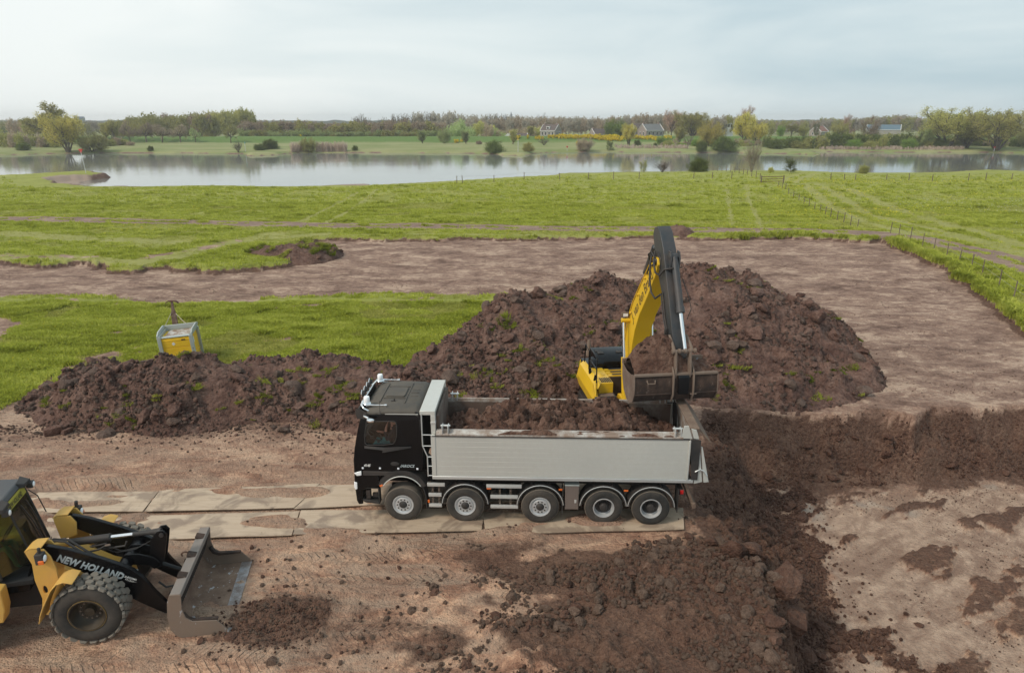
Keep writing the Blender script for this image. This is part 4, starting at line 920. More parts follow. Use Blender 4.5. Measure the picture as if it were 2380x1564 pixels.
tg = MB(); tg.hexa([(-8.30, -1.2, 1.36), (-8.18, -1.2, 1.36), (-8.18, 1.2, 1.36), (-8.30, 1.2, 1.36)], [(-8.02, -1.2, 2.92), (-7.92, -1.2, 2.92), (-7.92, 1.2, 2.92), (-8.02, 1.2, 2.92)])
for y_ in (-.8, -.4, 0, .4, .8): tg.hexa([(-8.36, y_ - .04, 1.42), (-8.30, y_ - .04, 1.42), (-8.30, y_ + .04, 1.42), (-8.36, y_ + .04, 1.42)], [(-8.12, y_ - .04, 2.8), (-8.04, y_ - .04, 2.8), (-8.04, y_ + .04, 2.8), (-8.12, y_ + .04, 2.8)])
tgo = tg.build('tailgate', M_RAILDUST, truck, bevel=.01)
M_TGTOP = painted('muddy_timber_edge', (0.26, 0.19, 0.14), .85, dust=.8, thr=.42, dustcol=(.12, .075, .055), scale=3)
MB().box(-8.10, -7.84, -1.22, 1.20, 2.93, 2.975).build('tailgate_top', M_TGTOP, truck, bevel=.012)
MB().hexa([(-8.12, -1.15, 2.93), (-8.09, -1.15, 2.90), (-8.09, 1.1, 2.90), (-8.12, 1.1, 2.93)], [(-8.46, -1.15, 2.52), (-8.43, -1.15, 2.50), (-8.43, 1.1, 2.50), (-8.46, 1.1, 2.52)]).build('spill_lip', M_TGTOP, truck, bevel=.006)
# side steps and under-run rails, boxes, lamps
for (x0, x1, z) in ((-1.19, -.70, 1.17), (-1.09, -.73, .85), (-1.09, -.73, .52), (-3.33, -2.35, 1.15), (-3.23, -2.46, .82), (-3.23, -2.46, .51)):
    for s_ in (1, -1): 
        r_ = MB(); r_.box(x0, x1, s_ * 1.215 - .02, s_ * 1.215 + .02, z - .052, z + .052); r_.box(x0 + .01, x1 - .01, s_ * 1.238 - .003, s_ * 1.238 + .003, z - .012, z + .012); r_.build('side_rail', M_ALUB, truck, bevel=.006)
for x_ in (-.84, -1.02, -2.72, -3.02):
    for s_ in (1, -1):
        r_ = MB(); r_.box(x_ - .022, x_ - .010, s_ * 1.17 - .02, s_ * 1.17 + .02, .5, 1.2); r_.box(x_ + .010, x_ + .022, s_ * 1.17 - .02, s_ * 1.17 + .02, .5, 1.2)
        for k in range(5): r_.box(x_ - .01, x_ + .01, s_ * 1.17 - .018, s_ * 1.17 + .018, .58 + k * .13, .61 + k * .13)
        r_.build('rail_bracket', M_DRUST, truck)
bx = MB(); bx.box(-4.92, -4.54, .72, 1.215, .45, 1.20); bo = bx.build('storage_box', painted('brown_grey_box', (.16, .125, .11), .5, dust=.5, thr=.5, dustcol=(.14, .10, .08)), truck, bevel=.012)
MB().box(-4.93, -4.53, .71, 1.225, 1.19, 1.215).build('box_lid', M_GAL, bo, bevel=.004); MB().box(-4.86, -4.80, 1.215, 1.228, .66, .76).build('lock_plate', M_ALUB, bo, bevel=.003)
MB().box(-4.92, -4.54, -1.2, -.8, .5, 1.15).build('storage_box', M_DARK, truck, bevel=.012)
for x_ in (-2.42, -4.42, -6.22): MB().box(x_ - .06, x_ + .06, 1.20, 1.235, 1.05, 1.09).build('side_marker', M_ORANGE, truck, bevel=.005)
MB().box(-.75, -.70, 1.19, 1.235, .60, .68).build('side_marker', M_ORANGE, truck, bevel=.005)
for k, (x_, z_) in enumerate(((-2.58, .98), (-2.83, .95))):
    r_ = MB(); r_.cyl((x_, .6, z_ - .2), (x_, 1.12, z_ - .2), .12, 16); r_.build('air_tank', M_DARK, truck, bevel=.01)
    MB().lathe([(0, .05), (.03, .04), (.035, 0)], (x_, 1.05, z_ + .05), 'z', 12).build('filler_cap', painted('blue_cap', (.05, .22, .45), .4), truck, smooth=True)
ub = MB(); ub.hexa([(-8.20, -1.2, .52), (-8.10, -1.2, .48), (-8.10, 1.15, .48), (-8.20, 1.15, .52)], [(-8.18, -1.2, .66), (-8.06, -1.2, .66), (-8.06, 1.15, .66), (-8.18, 1.15, .66)])
for y_ in (-.9, 1.05): ub.hexa([(-8.16, y_ - .05, .62), (-8.06, y_ - .05, .62), (-8.06, y_ + .05, .62), (-8.16, y_ + .05, .62)], [(-7.90, y_ - .05, 1.25), (-7.82, y_ - .05, 1.25), (-7.82, y_ + .05, 1.25), (-7.90, y_ + .05, 1.25)])
ub.build('underrun_guard', M_TGTOP, truck, bevel=.01)
for y_ in (1.0, -1.0):
    l_ = MB().box(-7.80, -7.70, y_ - .16, y_ + .16, .93, 1.11).build('tail_lamp_box', M_DARK, truck, bevel=.01)
    MB().box(-7.815, -7.72, y_ - .13, y_ + .175, .96, 1.08).build('tail_lamp', M_RED, l_, bevel=.01)
# ---- load of soil in the body
def bed_h(X, Y):
    base = np.interp(X, [-7.85, -7.5, -6.9, -6.2, -5.3, -4.3, -3.4, -2.6, -1.9, -1.3, -1.0], [2.05, 2.15, 2.55, 2.76, 2.80, 2.76, 2.76, 2.64, 2.46, 2.30, 2.22])
    base = base - .16 * (np.abs(Y) > .75) * (np.abs(Y) - .75) / .3 + .10 * np.exp(-((Y + .5) / .5) ** 2) * (X < -2.2)
    hole = .30 * np.exp(-(((X + 7.0) / .6) ** 2 + ((Y + .5) / .45) ** 2)) + .22 * np.exp(-(((X + 3.0) / .35) ** 2 + ((Y - .0) / .4) ** 2))
    return base - hole + facets(X * 2.0, Y * 2.2, 501) * .26 + facets(X * 4.5, Y * 4.5, 503) * .13 + lumps(X * 10, Y * 10, 504) * .035 + (fbm(X * 2, Y * 2, 505, 4) - .5) * .2 - .15
xs = np.arange(-7.86, -1.02, .035); ys = np.arange(-1.085, 1.09, .035); BX, BY = np.meshgrid(xs, ys); BZ = np.maximum(bed_h(BX, BY), 1.46)
load = npmesh('soil_load', np.stack([BX.ravel(), BY.ravel(), BZ.ravel()], -1), grid_faces(len(ys), len(xs)), M_LOAD)
load.location = truck.location; load.rotation_euler = truck.rotation_euler; tag(load, 'lumpy brown soil filling the grey tipping body of the truck', 'soil')
xs = np.arange(-7.45, -2.2, .03); ys = np.arange(1.10, 1.285, .02); SX, SY = np.meshgrid(xs, ys)
SH = np.clip(fbm(SX * 1.3, SY * 3, 511, 3) - .45, 0, 1) * .55 * (1 - ((SY - 1.19) / .095) ** 2) * sstep(-7.5, -7.1, SX) * sstep(-2.2, -3, SX) + (fbm(SX * 12, SY * 12, 513, 2) - .5) * .02
SZ = np.where(SY < 1.175, 2.795, 2.745) + SH - .012
F = grid_faces(len(ys), len(xs)); k_ = (SH.ravel()[F] > .012).any(1)
sp = npmesh('spilled_soil', np.stack([SX.ravel(), SY.ravel(), SZ.ravel()], -1), F[k_], M_LOAD); sp.location = truck.location; sp.rotation_euler = truck.rotation_euler
tag(sp, 'crumbs of brown soil spilled along the near top rail of the tipping body', 'soil')
# ================================================================== WHEEL LOADER (x forward, y to its left = away from the camera)
LRZ = R(10)
loader = empty('wheel_loader', (-9.382, 13.328, 0), LRZ, 'yellow and black wheel loader with its bucket lowered at the left edge of the frame', 'wheel loader')
WR, WW = .75, .50
blk = MB(); hexp = [(-.088, 0), (-.050, .078), (.050, .078), (.088, 0), (.050, -.078), (-.050, -.078)]
blk.add([(a, b, 0) for a, b in hexp] + [(a * .86, b * .86, .052) for a, b in hexp], [(5, 4, 3, 2, 1, 0), (6, 7, 8, 9, 10, 11)] + [(i, (i + 1) % 6, 6 + (i + 1) % 6, 6 + i) for i in range(6)])
blk_proto = blk.build('tread_block', M_LTREAD)
COL.objects.unlink(blk_proto)
def loader_wheel(x, s, full):
    c = (x, s * 1.25, WR)
    w = MB(); w.lathe([(.36, -.06 * s), (.375, -.01 * s), (.44, .02 * s), (.54, .03 * s), (.63, .0), (.675, -.04 * s), (.685, -.10 * s), (.685, -(WW - .1) * s), (.67, -(WW - .02) * s), (.58, -WW * s), (.36, -(WW - .05) * s)], c, n=56)
    ty = w.build('tyre', M_RUBBER, loader, smooth=60)
    rm = MB(); rm.lathe([(.38, -.02 * s), (.372, .012 * s), (.35, .012 * s), (.335, -.02 * s), (.32, -.12 * s), (.25, -.20 * s), (.12, -.22 * s), (.10, -.12 * s), (0, -.11 * s)], c, n=40); r_ = rm.build('rim', painted('black_rim', (.014, .012, .011), .4, dust=.5, thr=.5, dustcol=(.10, .065, .03)), ty, smooth=40)
    g = MB(); g.lathe([(.384, -.012 * s), (.384, .006 * s), (.376, .014 * s), (.37, .012 * s)], c, n=48); g.build('rim_edge', painted('scuffed_yellow_edge', (.30, .18, .04), .6, dust=.8, thr=.42, dustcol=(.03, .025, .02), scale=6), ty, smooth=40)
    for k in range(12):
        a = 2 * math.pi * k / 12; n = MB(); n.lathe([(0, .03 * s), (.02, .025 * s), (.022, 0)], (x + .20 * math.cos(a), s * 1.25 - .205 * s, WR + .20 * math.sin(a)), n=8); n.build('wheel_nut', M_DRUST, ty)
    N = 22
    if full:
        for row in range(4):
            yo = -.045 - row * .137
            for k in range(N):
                a = 2 * math.pi * (k + .5 * (row % 2)) / N
                b = blk_proto.copy(); COL.objects.link(b); b.parent = ty
                rr = .682 if 0 < row < 3 else .668
                M = Matrix.Translation((x, s * 1.25 + yo * s, WR)) @ Matrix.Rotation(a, 4, 'Y') @ Matrix.Translation((0, 0, rr)) @ Matrix.Rotation(0 if 0 < row < 3 else (-.28 if row == 0 else .28) * s * -1, 4, 'X') @ Matrix.Diagonal((1.06, .88, 1, 1))
                b.matrix_local = M
    else:
        q = MB()
        for row in range(4):
            for k in range(N):
                a = 2 * math.pi * (k + .5 * (row % 2)) / N; M = Matrix.Translation((x, s * 1.25 + (-.045 - row * .137) * s, WR)) @ Matrix.Rotation(a, 4, 'Y') @ Matrix.Translation((0, 0, .68)) @ Matrix.Diagonal((1.06, .88, 1, 1))
                q.add([M @ Vector(v) for v in blk.v], blk.f)
        q.build('tread_blocks', M_LTREAD, ty, joined=True)['kind'] = 'stuff'
loader_wheel(.10, -1, True); loader_wheel(.10, 1, False); loader_wheel(-2.95, -1, False); loader_wheel(-2.95, 1, False)
LARM = [(-.98, 2.02), (-.92, 2.14), (-.80, 2.19), (-.62, 2.15), (-.29, 2.03), (.34, 1.72), (.72, 1.50), (.92, 1.36), (1.10, 1.12), (1.28, .75), (1.50, .40), (1.62, .24), (1.56, .12), (1.40, .15), (.99, .46), (.66, .74), (.52, .90), (.26, 1.14), (-.15, 1.48), (-.65, 1.82), (-.90, 1.92)]
for s in (-1, 1):
    a = MB(); a.prism(LARM, s * .56, s * .66); arm = a.build('lift_arm', M_BLACK, loader, bevel=.012)
    p = MB(); p.cyl((-.86, s * .52, 2.05), (-.86, s * .72, 2.05), .07, 16); p.build('arm_pin', M_DRUST, arm, bevel=.01)
    # front frame cheek plates
    t_ = MB(); holed(t_, [(-1.02, 2.16), (-.92, 2.22), (-.66, 2.20), (-.56, 2.02), (-.50, 1.71), (-.50, 1.44), (-.42, 1.2), (-.60, .8), (-.80, .55), (-.98, .62), (-.90, 1.0), (-.96, 1.47), (-.94, 1.87)], [[(-.80 + .045 * math.cos(R(q_)), 1.22 + .10 * math.sin(R(q_))) for q_ in range(0, 360, 30)]], s * .80, s * .84)
    tw = t_.build('frame_cheek', M_LYEL, loader, bevel=.008)
    t_ = MB(); t_.prism([(-1.02, 2.16), (-.92, 2.22), (-.66, 2.20), (-.56, 2.02), (-.6, 1.7), (-.95, 1.6)], s * .46, s * .50); t_.build('frame_cheek', M_LYEL, loader, bevel=.008)
    t_ = MB(); t_.band([(-1.02, 2.17), (-.92, 2.23), (-.70, 2.23)], min(s * .46, s * .84), max(s * .46, s * .84), .02); t_.build('top_plate', M_LYEL, loader)
    f = MB(); pts = [(-.02, 1.60), (-.18, 1.66), (-.32, 1.62), (-.45, 1.48), (-.55, 1.30), (-.66, 1.10), (-.74, .92), (-.80, .72)]
    f.band(pts, min(s * .86, s * 1.32), max(s * .86, s * 1.32), -.022); f.build('fender', M_LYEL, loader, bevel=.008)
    # lamp cluster on a stalk
    l = MB(); z0 = 2.14
    l.tube([(-.74, s * .88, 2.0), (-.70, s * .92, 2.15), (-.70, s * .92, 2.30)], .035, 8); l.cbox((-.70, s * .93, 2.06), (.16, .16, .24)); lo = l.build('lamp_stalk', M_PLAST, loader, bevel=.015)
    zc = 2.05
    m_ = MB(); m_.lathe([(0, .03), (.06, .015), (.075, 0)], (-.615, s * .93, zc), 'x', 16); m_.build('headlamp', M_CLEAR, lo, smooth=True)
    m_ = MB(); m_.cbox((-.66, s * 1.02, zc - .05), (.11, .03, .09)); m_.build('indicator', M_ORANGE, lo, bevel=.012)
    if s > 0: MB().tube([(-.70, .92, 2.16), (-.70, .92, 2.26), (-.69, .92, 2.32)], .04, 8).build('marker', M_PLAST, lo)
# front frame body (yellow, between the arms)
f = MB(); f.prism([(-1.0, 1.62), (-.6, 1.64), (.15, 1.10), (.55, .95), (.6, .5), (-.9, .4)], -.40, .40); f.build('front_frame', M_LYEL, loader, bevel=.02)
f = MB(); f.hexa([(-.5, -.55, 1.5), (.55, -.52, .85), (.5, -.5, .75), (-.55, -.5, .9)], [(-.5, -.40, 1.62), (.55, -.40, .98), (.5, -.40, .9), (-.55, -.40, 1.0)]); f.build('frame_gusset', M_LYEL, loader, bevel=.01)
f = MB(); f.cyl((.10, -.72, .765), (.10, .72, .765), .17, 16); f.cyl((-2.95, -.72, .765), (-2.95, .72, .765), .17, 16); f.build('axles', M_DARK, loader)
f = MB(); f.box(-1.9, -.9, -.35, .35, .5, 1.1); f.box(-1.3, -1.0, -.2, .2, 1.0, 1.45); f.build('articulation', M_DARK, loader, bevel=.03)
# tilt linkage
c = MB(); c.cyl((-.55, 0, 1.80), (.30, 0, 1.84), .085, 18); c.cyl((.27, 0, 1.838), (.31, 0, 1.842), .09, 18); co_ = c.build('tilt_cylinder', M_PLAST, loader, bevel=.008)
MB().cyl((.30, 0, 1.842), (.78, 0, 1.86), .042, 14).build('cylinder_rod', M_CHROME, co_, smooth=40)
MB().tube([(.78, 0, 1.86), (1.1, 0, 1.87), (1.38, 0, 1.87)], [.055, .055, .09], 12).build('rod_clevis', M_PLAST, co_, smooth=40)
MB().tube([(-.88, -.10, 1.78), (-.72, -.05, 1.80), (-.55, 0, 1.80)], .08, 12).build('cylinder_mount', M_LYEL, co_, smooth=40)
MB().tube([(.25, -.10, 1.75), (-.1, -.11, 1.71), (.15, -.12, 1.62), (.62, -.12, 1.66), (.66, -.1, 1.76)], .022, 8).build('guard_bar', M_PLAST, co_, smooth=True)
for s in (-1, 1):
    b = MB(); b.prism([(1.34, 1.95), (1.46, 1.96), (1.53, 1.86), (1.50, 1.70), (1.40, 1.25), (1.30, 1.02), (1.14, .98), (1.04, 1.08), (1.12, 1.50), (1.16, 1.74)], s * .09, s * .13); b.build('bellcrank_plate', M_BLACK, loader, bevel=.01)
    b = MB(); b.prism([(.50, 1.36), (.62, 1.48), (.90, 1.46), (1.20, 1.34), (1.30, 1.20), (1.20, 1.10), (.9, 1.18), (.55, 1.22)], s * .17, s * .21); b.build('lever_mount', M_BLACK, loader, bevel=.01)
b = MB(); b.cyl((.62, -.58, 1.28), (.62, .58, 1.28), .14, 20); b.build('cross_tube', M_BLACK, loader, smooth=40)
for y_ in (-.14, .14): MB().cyl((1.42, y_ - .03, 1.86), (1.42, y_ + .03, 1.86), .05, 12).build('linkage_pin', M_PLAST, loader)
b = MB(); b.tube([(1.20, 0, 1.06), (1.45, 0, .92), (1.78, 0, .74)], [.06, .05, .06], 10); b.build('tilt_link', M_BLACK, loader, smooth=40)
# hoses
for k, (pts, r_) in enumerate([([(-.95, -.30, 1.95), (-.75, -.34, 2.10), (-.45, -.36, 2.05), (-.1, -.40, 1.72), (.2, -.42, 1.52)], .026), ([(-.95, -.22, 1.92), (-.72, -.26, 2.08), (-.42, -.28, 2.04), (-.05, -.32, 1.70), (.3, -.36, 1.48)], .026),
                               ([(-.5, -.12, 1.70), (-.2, -.16, 1.60), (.1, -.17, 1.66), (.24, -.14, 1.72)], .024), ([(.1, -.05, 1.62), (.4, -.08, 1.48), (.8, -.08, 1.52), (1.1, -.04, 1.66)], .010), ([(.15, .05, 1.60), (.45, .06, 1.42), (.85, .06, 1.48), (1.1, .05, 1.62)], .010),
                               ([(.35, -.48, 1.48), (.55, -.50, 1.46), (.74, -.52, 1.40), (.88, -.54, 1.32)], .020), ([(.35, -.44, 1.46), (.55, -.46, 1.42), (.74, -.48, 1.36), (.86, -.5, 1.28)], .020),
                               ([(1.25, -.30, .75), (1.40, -.32, .60), (1.60, -.30, .62), (1.78, -.28, .75)], .022)]):
    MB().tube([Vector(p) for p in pts], r_, 8).build('hose', M_PLAST, loader, smooth=True)
for p in ((.22, -.14, 1.72), (-.62, -.2, 2.02)): MB().cyl(p, (p[0] + .11, p[1], p[2] + .01), .026, 8).build('hose_fitting', M_DRUST, loader)
for (dx, dz) in ((0, 0), (-.03, -.05)): MB().cyl((.86 + dx, -.55, 1.33 + dz), (.97 + dx, -.56, 1.28 + dz), .02, 8).build('hose_fitting', M_GAL, loader)
# lettering on the near arm
dx, dz = (.62 + .30), (1.10 - 1.69)
letters('NEW HOLLAND', .235, M_TEXT, loader, frame((-.56, -.6665, 1.80), (.885, 0, -.466), (.466, 0, .885)), .003, .010, .18, sx=.80)
letters('SLECOMA', .062, M_TEXTW, loader, frame((.71, -.6665, 1.215), (.88, 0, -.47), (.47, 0, .88)), .002, .001, .2, sx=.95)
letters('8 0 1 5 1 1', .045, M_TEXTW, loader, frame((.72, -.6665, 1.155), (.88, 0, -.47), (.47, 0, .88)), .002, .001, .2, sx=.9)
MB().prism([(.72, 1.14), (.82, 1.085), (.95, 1.05), (.85, 1.07)], -.668, -.665).build('swoosh', M_TEXTW, loader)
# bucket
BW0, BW1 = -1.36, 1.20
b = MB(); b.band([(2.02, 1.06), (1.88, 1.07), (1.79, .93), (1.745, .62), (1.77, .28), (1.85, .10), (1.98, .015), (2.3, .0), (2.72, .0)], BW0, BW1, .03)
bk_ = b.build('bucket', painted('muddy_bucket_floor', (.28, .185, .13), .75, .0, dust=.9, thr=.47, dustcol=(.13, .078, .056), scale=1.8, scratch=1.0, scratchcol=(.50, .51, .53)), loader, smooth=40)
MB().hexa([(2.70, BW0, -.01), (2.95, BW0, .015), (2.95, BW1, .015), (2.70, BW1, -.01)], [(2.70, BW0, .035), (2.95, BW0, .028), (2.95, BW1, .028), (2.70, BW1, .035)]).build('cutting_edge', painted('bright_cutting_edge', (.42, .43, .45), .45, .5, dust=.8, thr=.48, dustcol=(.19, .13, .10), scale=3), bk_)
tp_ = MB(); tp_.prism([(1.83, 1.05), (1.83, 1.14), (2.05, 1.14), (2.07, 1.05)], BW0 - .01, BW1 + .01); tp_.build('top_beam', painted('grey_beam', (.20, .18, .165), .55, .1, dust=.6, thr=.5, dustcol=(.26, .20, .165), scale=2), bk_, bevel=.012)
for s, y in ((-1, BW0), (1, BW1)):
    e = MB(); e.prism([(1.83, 1.14), (2.06, 1.12), (2.03, .75), (2.08, .52), (2.20, .41), (2.70, .37), (2.96, .02), (2.7, -.02), (2.0, -.02), (1.84, .07), (1.74, .25), (1.72, .62), (1.76, .95)], y, y + s * .03); e.build('side_plate', M_STEEL, bk_, bevel=.006)
    e = MB(); e.prism([(2.05, .60), (2.12, .47), (2.22, .42), (2.72, .40), (2.72, .36), (2.2, .35), (2.06, .42), (1.98, .58)], y, y - s * .09); e.build('side_lip', M_BUCKET, bk_, bevel=.006)
for k in range(22):
    y = -1.25 + k * .118; r_ = MB(); r_.tube([(2.03, y, 1.04), (1.99, y, .90), (1.93, y, .72), (1.86, y, .52)], [.018, .026, .028, .018], 6); r_.build('guard_rib', M_PLAST, bk_, smooth=True)
for y in (-.72, .05, .8): MB().prism([(1.84, 1.142), (2.03, 1.142), (1.84, 1.20)], y - .10, y + .10).build('gusset', M_BUCKET, bk_, bevel=.004)
lg = MB(); lg.tube([(1.76 + .08 * math.cos(R(a_)), .12, 1.13 + .06 * math.sin(R(a_))) for a_ in range(-60, 250, 24)], .02, 8); lg.build('lifting_eye', painted('rusty_eye', (.14, .07, .045), .8), bk_, smooth=True)
for y in (-.62, .62):
    e = MB(); e.prism([(1.78, .85), (1.60, .75), (1.48, .35), (1.52, .12), (1.78, .10)], y - .13, y - .10); e.prism([(1.78, .85), (1.60, .75), (1.48, .35), (1.52, .12), (1.78, .10)], y + .10, y + .13); e.build('coupler', M_BLACK, bk_, bevel=.01)
    MB().cyl((1.66, y - .2, .70), (1.66, y + .2, .70), .05, 12).build('coupler_pin', M_DRUST, bk_)
_before = set(o.name for o in loader.children)
M_LROOF = painted('loader_roof', (.075, .078, .085), .6, dust=.3, thr=.5, dustcol=(.16, .14, .125))
r_ = MB(); r_.hexa([(-3.0, -.80, 3.08), (-1.48, -.72, 3.03), (-1.48, .74, 3.03), (-3.0, .80, 3.08)], [(-2.95, -.72, 3.24), (-1.54, -.64, 3.15), (-1.54, .66, 3.15), (-2.95, .72, 3.24)]); lroof = r_.build('cab_roof', M_LROOF, loader, bevel=.03)
r_ = MB(); r_.hexa([(-1.60, -.76, 3.04), (-1.38, -.66, 3.02), (-1.40, -.30, 3.02), (-1.54, -.26, 3.04)], [(-1.60, -.74, 3.16), (-1.38, -.64, 3.10), (-1.40, -.32, 3.10), (-1.54, -.28, 3.16)]); r_.build('roof_corner', M_PLAST, lroof, bevel=.01)
r_ = MB(); r_.hexa([(-1.60, .80, 3.04), (-1.38, .74, 3.02), (-1.40, .44, 3.02), (-1.54, .38, 3.04)], [(-1.60, .78, 3.16), (-1.38, .72, 3.10), (-1.40, .46, 3.10), (-1.54, .40, 3.16)]); r_.build('roof_corner', M_PLAST, lroof, bevel=.01)
for y in (-.52, .72):
    r_ = MB(); r_.cbox((-1.40, y, 2.96), (.14, .16, .14)); w_ = r_.build('work_lamp', M_PLAST, lroof, bevel=.02); MB().lathe([(0, .02), (.05, .012), (.062, 0)], (-1.328, y, 2.96), 'x', 16).build('lamp_glass', M_CLEAR, w_, smooth=True)
WT, WB = (-1.50, 3.02), (-1.22, 1.60)      # windscreen plane top and bottom (x, z)
for y in (-.74, .74):
    yi = -.27 if y < 0 else .62
    MB().tube([(WT[0], yi, WT[1]), (WB[0], yi, WB[1])], .022, 6).build('front_pillar', M_PLAST, loader, smooth=True)
    MB().hexa([(WB[0], yi, WB[1]), (WB[0] - .01, yi, WB[1]), (-1.68, y, 1.55), (-1.69, y, 1.55)], [(WT[0], yi, WT[1]), (WT[0] - .01, yi, WT[1]), (-1.88, y, 3.02), (-1.89, y, 3.02)]).build('corner_glass', M_LGLASS, loader)
    MB().tube([(-1.88, y, 3.02), (-1.68, y, 1.5)], .03, 6).build('corner_pillar', M_PLAST, loader, smooth=True)
    MB().tube([(-2.75, y, 3.05), (-2.75, y, 1.4)], .05, 6).build('rear_pillar', M_PLAST, loader, smooth=True)
    MB().tube([(-2.32, y, 3.05), (-2.3, y, 1.4)], .03, 6).build('door_pillar', M_PLAST, loader, smooth=True)
    MB().prism([(-1.9, 3.0), (-1.7, 1.5), (-2.7, 1.40), (-2.7, 3.03)], y - .006, y + .006).build('side_glass', M_LGLASS, loader)
MB().hexa([(WB[0], -.27, WB[1]), (WB[0] - .012, -.27, WB[1]), (WB[0] - .012, .62, WB[1]), (WB[0], .62, WB[1])], [(WT[0], -.27, WT[1]), (WT[0] - .012, -.27, WT[1]), (WT[0] - .012, .62, WT[1]), (WT[0], .62, WT[1])]).build('windscreen', M_LGLASS, loader)
def wsp(f_, y, off=.0): return (WT[0] + (WB[0] - WT[0]) * f_ + off, y, WT[1] + (WB[1] - WT[1]) * f_ + off * .28)
MB().hexa([wsp(.13, -.26, .006), wsp(.13, -.26, .003), wsp(.13, .61, .003), wsp(.13, .61, .006)], [wsp(.0, -.26, .006), wsp(.0, -.26, .003), wsp(.0, .61, .003), wsp(.0, .61, .006)]).build('sun_strip', painted('yellow_strip', (.42, .38, .05), .5, dust=.1), loader)
letters('NEW HOLLAND', .155, painted('strip_letters', (.02, .02, .012), .5, dust=.05), loader, frame(wsp(.115, -.23, .009), (0, 1, 0), Vector(wsp(0, 0)) - Vector(wsp(1, 0))), .001, .004, .12, sx=.58)
for y0, y1 in ((.35, .05), (.50, .30)): MB().tube([wsp(.98, y0, .03), wsp(.55, (y0 + y1) / 2 + .1, .03), wsp(.20, y1 + .12, .02)], .012, 6).build('wiper', M_PLAST, loader)
MB().tube([wsp(.1, .60, .05), wsp(.28, .74, .10), wsp(.6, .76, .10)], .012, 6).build('mirror_bracket', M_PLAST, loader)
MB().box(-2.75, -1.10, -.74, .74, 1.30, 1.42).build('cab_floor', M_CABIN, loader, bevel=.02)
MB().prism([(-1.26, 1.45), (-1.28, 1.62), (-1.38, 1.85), (-1.5, 1.9), (-1.56, 1.45)], -.20, .58).build('dashboard', M_CABIN, loader, bevel=.02)
MB().tube([(-1.72 + .05 * math.cos(2 * math.pi * i / 24) * 2, .19 * math.sin(2 * math.pi * i / 24), 2.20 + .17 * math.cos(2 * math.pi * i / 24)) for i in range(25)], .018, 6).build('steering_wheel', M_PLAST, loader, smooth=True)
MB().box(-2.45, -1.9, -.28, .28, 1.42, 1.80).box(-2.6, -2.42, -.26, .26, 1.8, 2.5).build('driver_seat', M_SEAT, loader, bevel=.04)
MB().prism([(-2.9, 1.3), (-1.3, 1.3), (-1.2, 1.60), (-1.22, 1.45), (-1.28, 1.05), (-2.9, 1.02)], -.60, .70).build('cab_base', M_BLACK, loader, bevel=.03)
MB().prism([(-3.0, .72), (-1.66, .70), (-1.58, 1.0), (-1.58, 1.45), (-1.75, 1.50), (-3.0, 1.5)], -1.10, -.80).build('rear_frame', M_LYEL, loader, bevel=.02)
MB().prism([(-3.0, .72), (-1.66, .70), (-1.58, 1.0), (-1.58, 1.45), (-1.75, 1.50), (-3.0, 1.5)], .80, 1.10).build('rear_frame', M_LYEL, loader, bevel=.02)
MB().prism([(-5.2, .9), (-2.95, .9), (-2.95, 2.2), (-4.9, 2.05), (-5.2, 1.8)], -.75, .75).build('engine_hood', M_LYEL, loader, bevel=.05)
MB().prism([(-5.5, .7), (-5.1, .7), (-5.1, 1.5), (-5.4, 1.5)], -1.1, 1.1).build('counterweight', M_DARK, loader, bevel=.04)
_AR = Matrix.Translation((-1.4, 0, 0)) @ Matrix.Rotation(R(4), 4, 'Z') @ Matrix.Translation((1.4, 0, 0))   # the rear frame with the cab is steered
for o in loader.children:
    if o.name not in _before: o.matrix_local = _AR @ o.matrix_local
# ================================================================== EXCAVATOR (x forward = towards the camera, y to its left = image right)
XRZ = R(-82.6)
exc = empty('excavator', (4.2, 23.6, 0), XRZ, 'yellow crawler excavator with dark arm holding a wide bucket of soil over the truck', 'excavator')
for s in (-1, 1):
    m = MB(); pr = [(-1.9 + .42 * math.cos(R(a)), .45 + .44 * math.sin(R(a))) for a in range(90, 271, 20)] + [(1.9 + .42 * math.cos(R(a)), .45 + .44 * math.sin(R(a))) for a in range(-90, 91, 20)]
    m.prism(pr, s * .95, s * 1.5); m.build('crawler_track', M_DARK, exc, bevel=.02)
MB().cyl((0, 0, .5), (0, 0, 1.15), .7, 24).box(-1.2, 1.2, -1.0, 1.0, .5, .85).build('undercarriage', M_DARK, exc)
MB().box(-2.2, 1.5, -1.45, 1.45, 1.12, 1.30).build('deck', M_YEL, exc, bevel=.02)
# right-hand body: bulged side door, tank top, box and step
sd = MB(); ys_ = [-1.52, -1.60, -1.50, -1.34]; zs_ = [1.22, 1.62, 2.04, 2.16]
for i in range(3):
    a_, b_ = i, i + 1
    sd.add([(-1.05, ys_[a_], zs_[a_]), (1.62 - .02 * a_, ys_[a_], zs_[a_] - .0), (1.62 - .10 * b_, ys_[b_], zs_[b_]), (-1.05, ys_[b_], zs_[b_]), (-1.05, ys_[a_] + .04, zs_[a_]), (1.62 - .02 * a_, ys_[a_] + .04, zs_[a_]), (1.62 - .10 * b_, ys_[b_] + .04, zs_[b_]), (-1.05, ys_[b_] + .04, zs_[b_])],
           [(0, 1, 2, 3), (4, 7, 6, 5), (0, 4, 5, 1), (1, 5, 6, 2), (2, 6, 7, 3), (3, 7, 4, 0)])
sd.build('side_door', M_YEL, exc, smooth=60)
MB().prism([(1.2, 1.2), (1.62, 1.22), (1.58, 1.85), (1.35, 2.14), (1.2, 2.14)], -1.55, -1.45).build('corner_panel', M_YEL, exc, bevel=.02)
MB().box(-.35, 1.22, -1.34, -.82, 1.30, 2.10).build('tank_box', M_YEL, exc, bevel=.015)
